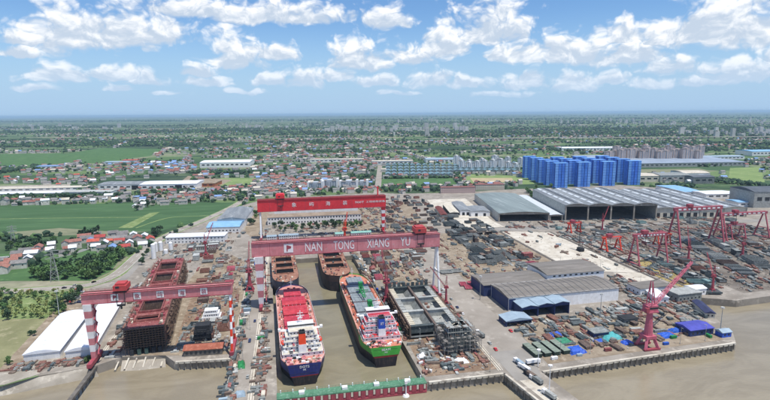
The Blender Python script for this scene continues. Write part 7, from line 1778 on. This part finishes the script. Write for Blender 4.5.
for (pa, pb, w, n, s) in (((40, 143), (140, 142), 90, 900, 1.7), ((140, 143), (230, 140), 90, 500, 1.6), ((190, 173), (262, 173), 10, 200, 1.1), ((268, 168), (330, 167), 14, 240, 1.1), ((340, 168), (372, 166), 16, 120, 1.1), ((190, 131), (300, 129), 300, 900, 2.2), ((0, 172), (40, 168), 40, 220, 1.2), ((500, 164), (600, 166), 30, 260, 1.2), ((690, 166), (760, 163), 20, 200, 1.2), ((600, 190), (690, 186), 14, 120, 1.1), ((384, 178.6), (452, 177.8), 4, 110, 0.9), ((380, 190), (440, 190), 14, 120, 0.9), ((456, 174), (462, 186), 10, 60, 1.0), ((700, 180), (765, 186), 24, 160, 1.1), ((0, 198), (130, 196), 8, 120, 1.0), ((150, 193), (250, 190), 20, 160, 1.0), ((200, 196), (260, 194), 16, 120, 1.0), ((430, 136), (560, 133), 260, 700, 2.0), ((560, 135), (770, 133), 300, 900, 2.0), ((0, 128), (200, 126), 420, 700, 2.4), ((300, 124), (700, 122), 900, 1100, 3.0), ((-20, 133), (260, 131), 260, 1500, 2.0), ((260, 134), (520, 132), 240, 1300, 2.0), ((520, 130), (790, 128), 320, 1500, 2.3), ((-20, 122), (790, 118), 900, 2600, 3.4), ((-20, 146), (200, 145), 60, 700, 1.5), ((260, 143), (420, 142), 90, 500, 1.6), ((600, 145), (780, 144), 90, 700, 1.6), ((-20, 118), (790, 115.5), 2500, 2200, 5.0), ((200, 152), (360, 151), 60, 400, 1.3), ((540, 150), (780, 149), 60, 600, 1.4)):
    belt(pa, pb, w, n, s)  # far belts of trees, also added as dark bands in place of cloud shadows
T = np.array(trees); T = T[NP.permutation(len(T))]; nT = len(T)
far_trees('distant_trees', T[:int(nT * 0.62)], 3.0, 5.6, m_leafD); far_trees('distant_bushes', T[int(nT * 0.62):], 2.4, 4.6, leafmat('leaf_far_light', '5c7648', '46623a', '74885a'))
H_ = np.array(houses); H_ = H_[NP.permutation(len(H_))]; nH = len(H_)
for nm, a, c, rm in (('distant_grey_houses', 0, 0.45, m_gyroof), ('distant_brick_houses', 0.45, 0.78, m_brick), ('distant_pale_houses', 0.78, 0.93, m_pale), ('distant_blue_houses', 0.93, 1.0, m_blroof)):
    far_houses(nm, H_[int(nH * a):int(nH * c)], m_housew, rm, 9, 15)
# far town skyline: pale slabs too far off to count
TW = []
for (pa, pb, py, n) in ((330, 470, 131, 150), (560, 770, 122, 220), (240, 340, 128, 60), (0, 120, 128, 50), (380, 520, 121, 90), (120, 330, 120, 70), (680, 770, 134, 60)):
    for k in range(n // 2): x, y = g(R.uniform(pa, pb), py + R.gauss(0, 1.6)); TW.append((x, y, R.choice((1, 1.4, 2.0))))
TW = np.array(TW); n = len(TW); w = NP.uniform(10, 24, n) * TW[:, 2]; d = NP.uniform(12, 20, n); h = NP.uniform(10, 34, n) * TW[:, 2] ** 0.8
U = np.array([(-.5, -.5, 0), (.5, -.5, 0), (.5, .5, 0), (-.5, .5, 0), (-.5, -.5, 1), (.5, -.5, 1), (.5, .5, 1), (-.5, .5, 1)]); Fq = np.array([(4, 5, 6, 7), (0, 1, 5, 4), (1, 2, 6, 5), (2, 3, 7, 6), (3, 0, 4, 7)])
V = U[None] * np.stack([w, d, h], 1)[:, None]; V[:, :, 0] += TW[:, None, 0]; V[:, :, 1] += TW[:, None, 1]
bulk('distant_town', V.reshape(-1, 3), (np.arange(n)[:, None, None] * 8 + Fq[None]).reshape(-1, 4), mat('far_town_wall', 'cfcbc4', 'b0aca6', 0.004, 0.9))

# ------------------------------------------------------------------ each label singles out one thing
bpy.context.view_layer.update()
ORD = ['leftmost', 'second from left', 'third from left', 'fourth from left', 'fifth from left', 'sixth from left', 'seventh from left', 'eighth from left', 'ninth from left', 'tenth from left', 'eleventh from left', 'twelfth from left', 'thirteenth from left', 'fourteenth from left', 'fifteenth from left', 'sixteenth from left', 'seventeenth from left', 'eighteenth from left', 'nineteenth from left', 'twentieth from left']
def finish_labels():
    by = {}
    for o in REG: by.setdefault(o['label'], []).append(o)
    for lab, os_ in by.items():
        if len(os_) == 1: continue
        os_.sort(key=lambda o: proj(*o.location)[0])
        if len(os_) > len(ORD):     # near and far half, or thirds, each counted from the left
            os2 = sorted(os_, key=lambda o: proj(*o.location)[1]); n = math.ceil(len(os2) / len(ORD)); rows = ['farthest rank', 'middle rank', 'nearest rank'] if n == 3 else ['farther rank', 'nearer rank'] if n == 2 else ['%s rank from back' % q for q in ('first', 'second', 'third', 'fourth', 'fifth', 'sixth')[:n]]
            per = math.ceil(len(os2) / n)
            for r in range(n):
                part = sorted(os2[r * per:(r + 1) * per], key=lambda o: proj(*o.location)[0])
                for i, o in enumerate(part): o['label'] = '%s, %s, %s' % (lab, rows[r], ORD[i])
        else:
            for i, o in enumerate(os_): o['label'] = '%s, %s' % (lab, ORD[i] if i < len(os_) - 1 or len(os_) < 3 else 'rightmost')
            if len(os_) == 2: os_[1]['label'] = lab + ', right one'; os_[0]['label'] = lab + ', left one'
finish_labels()
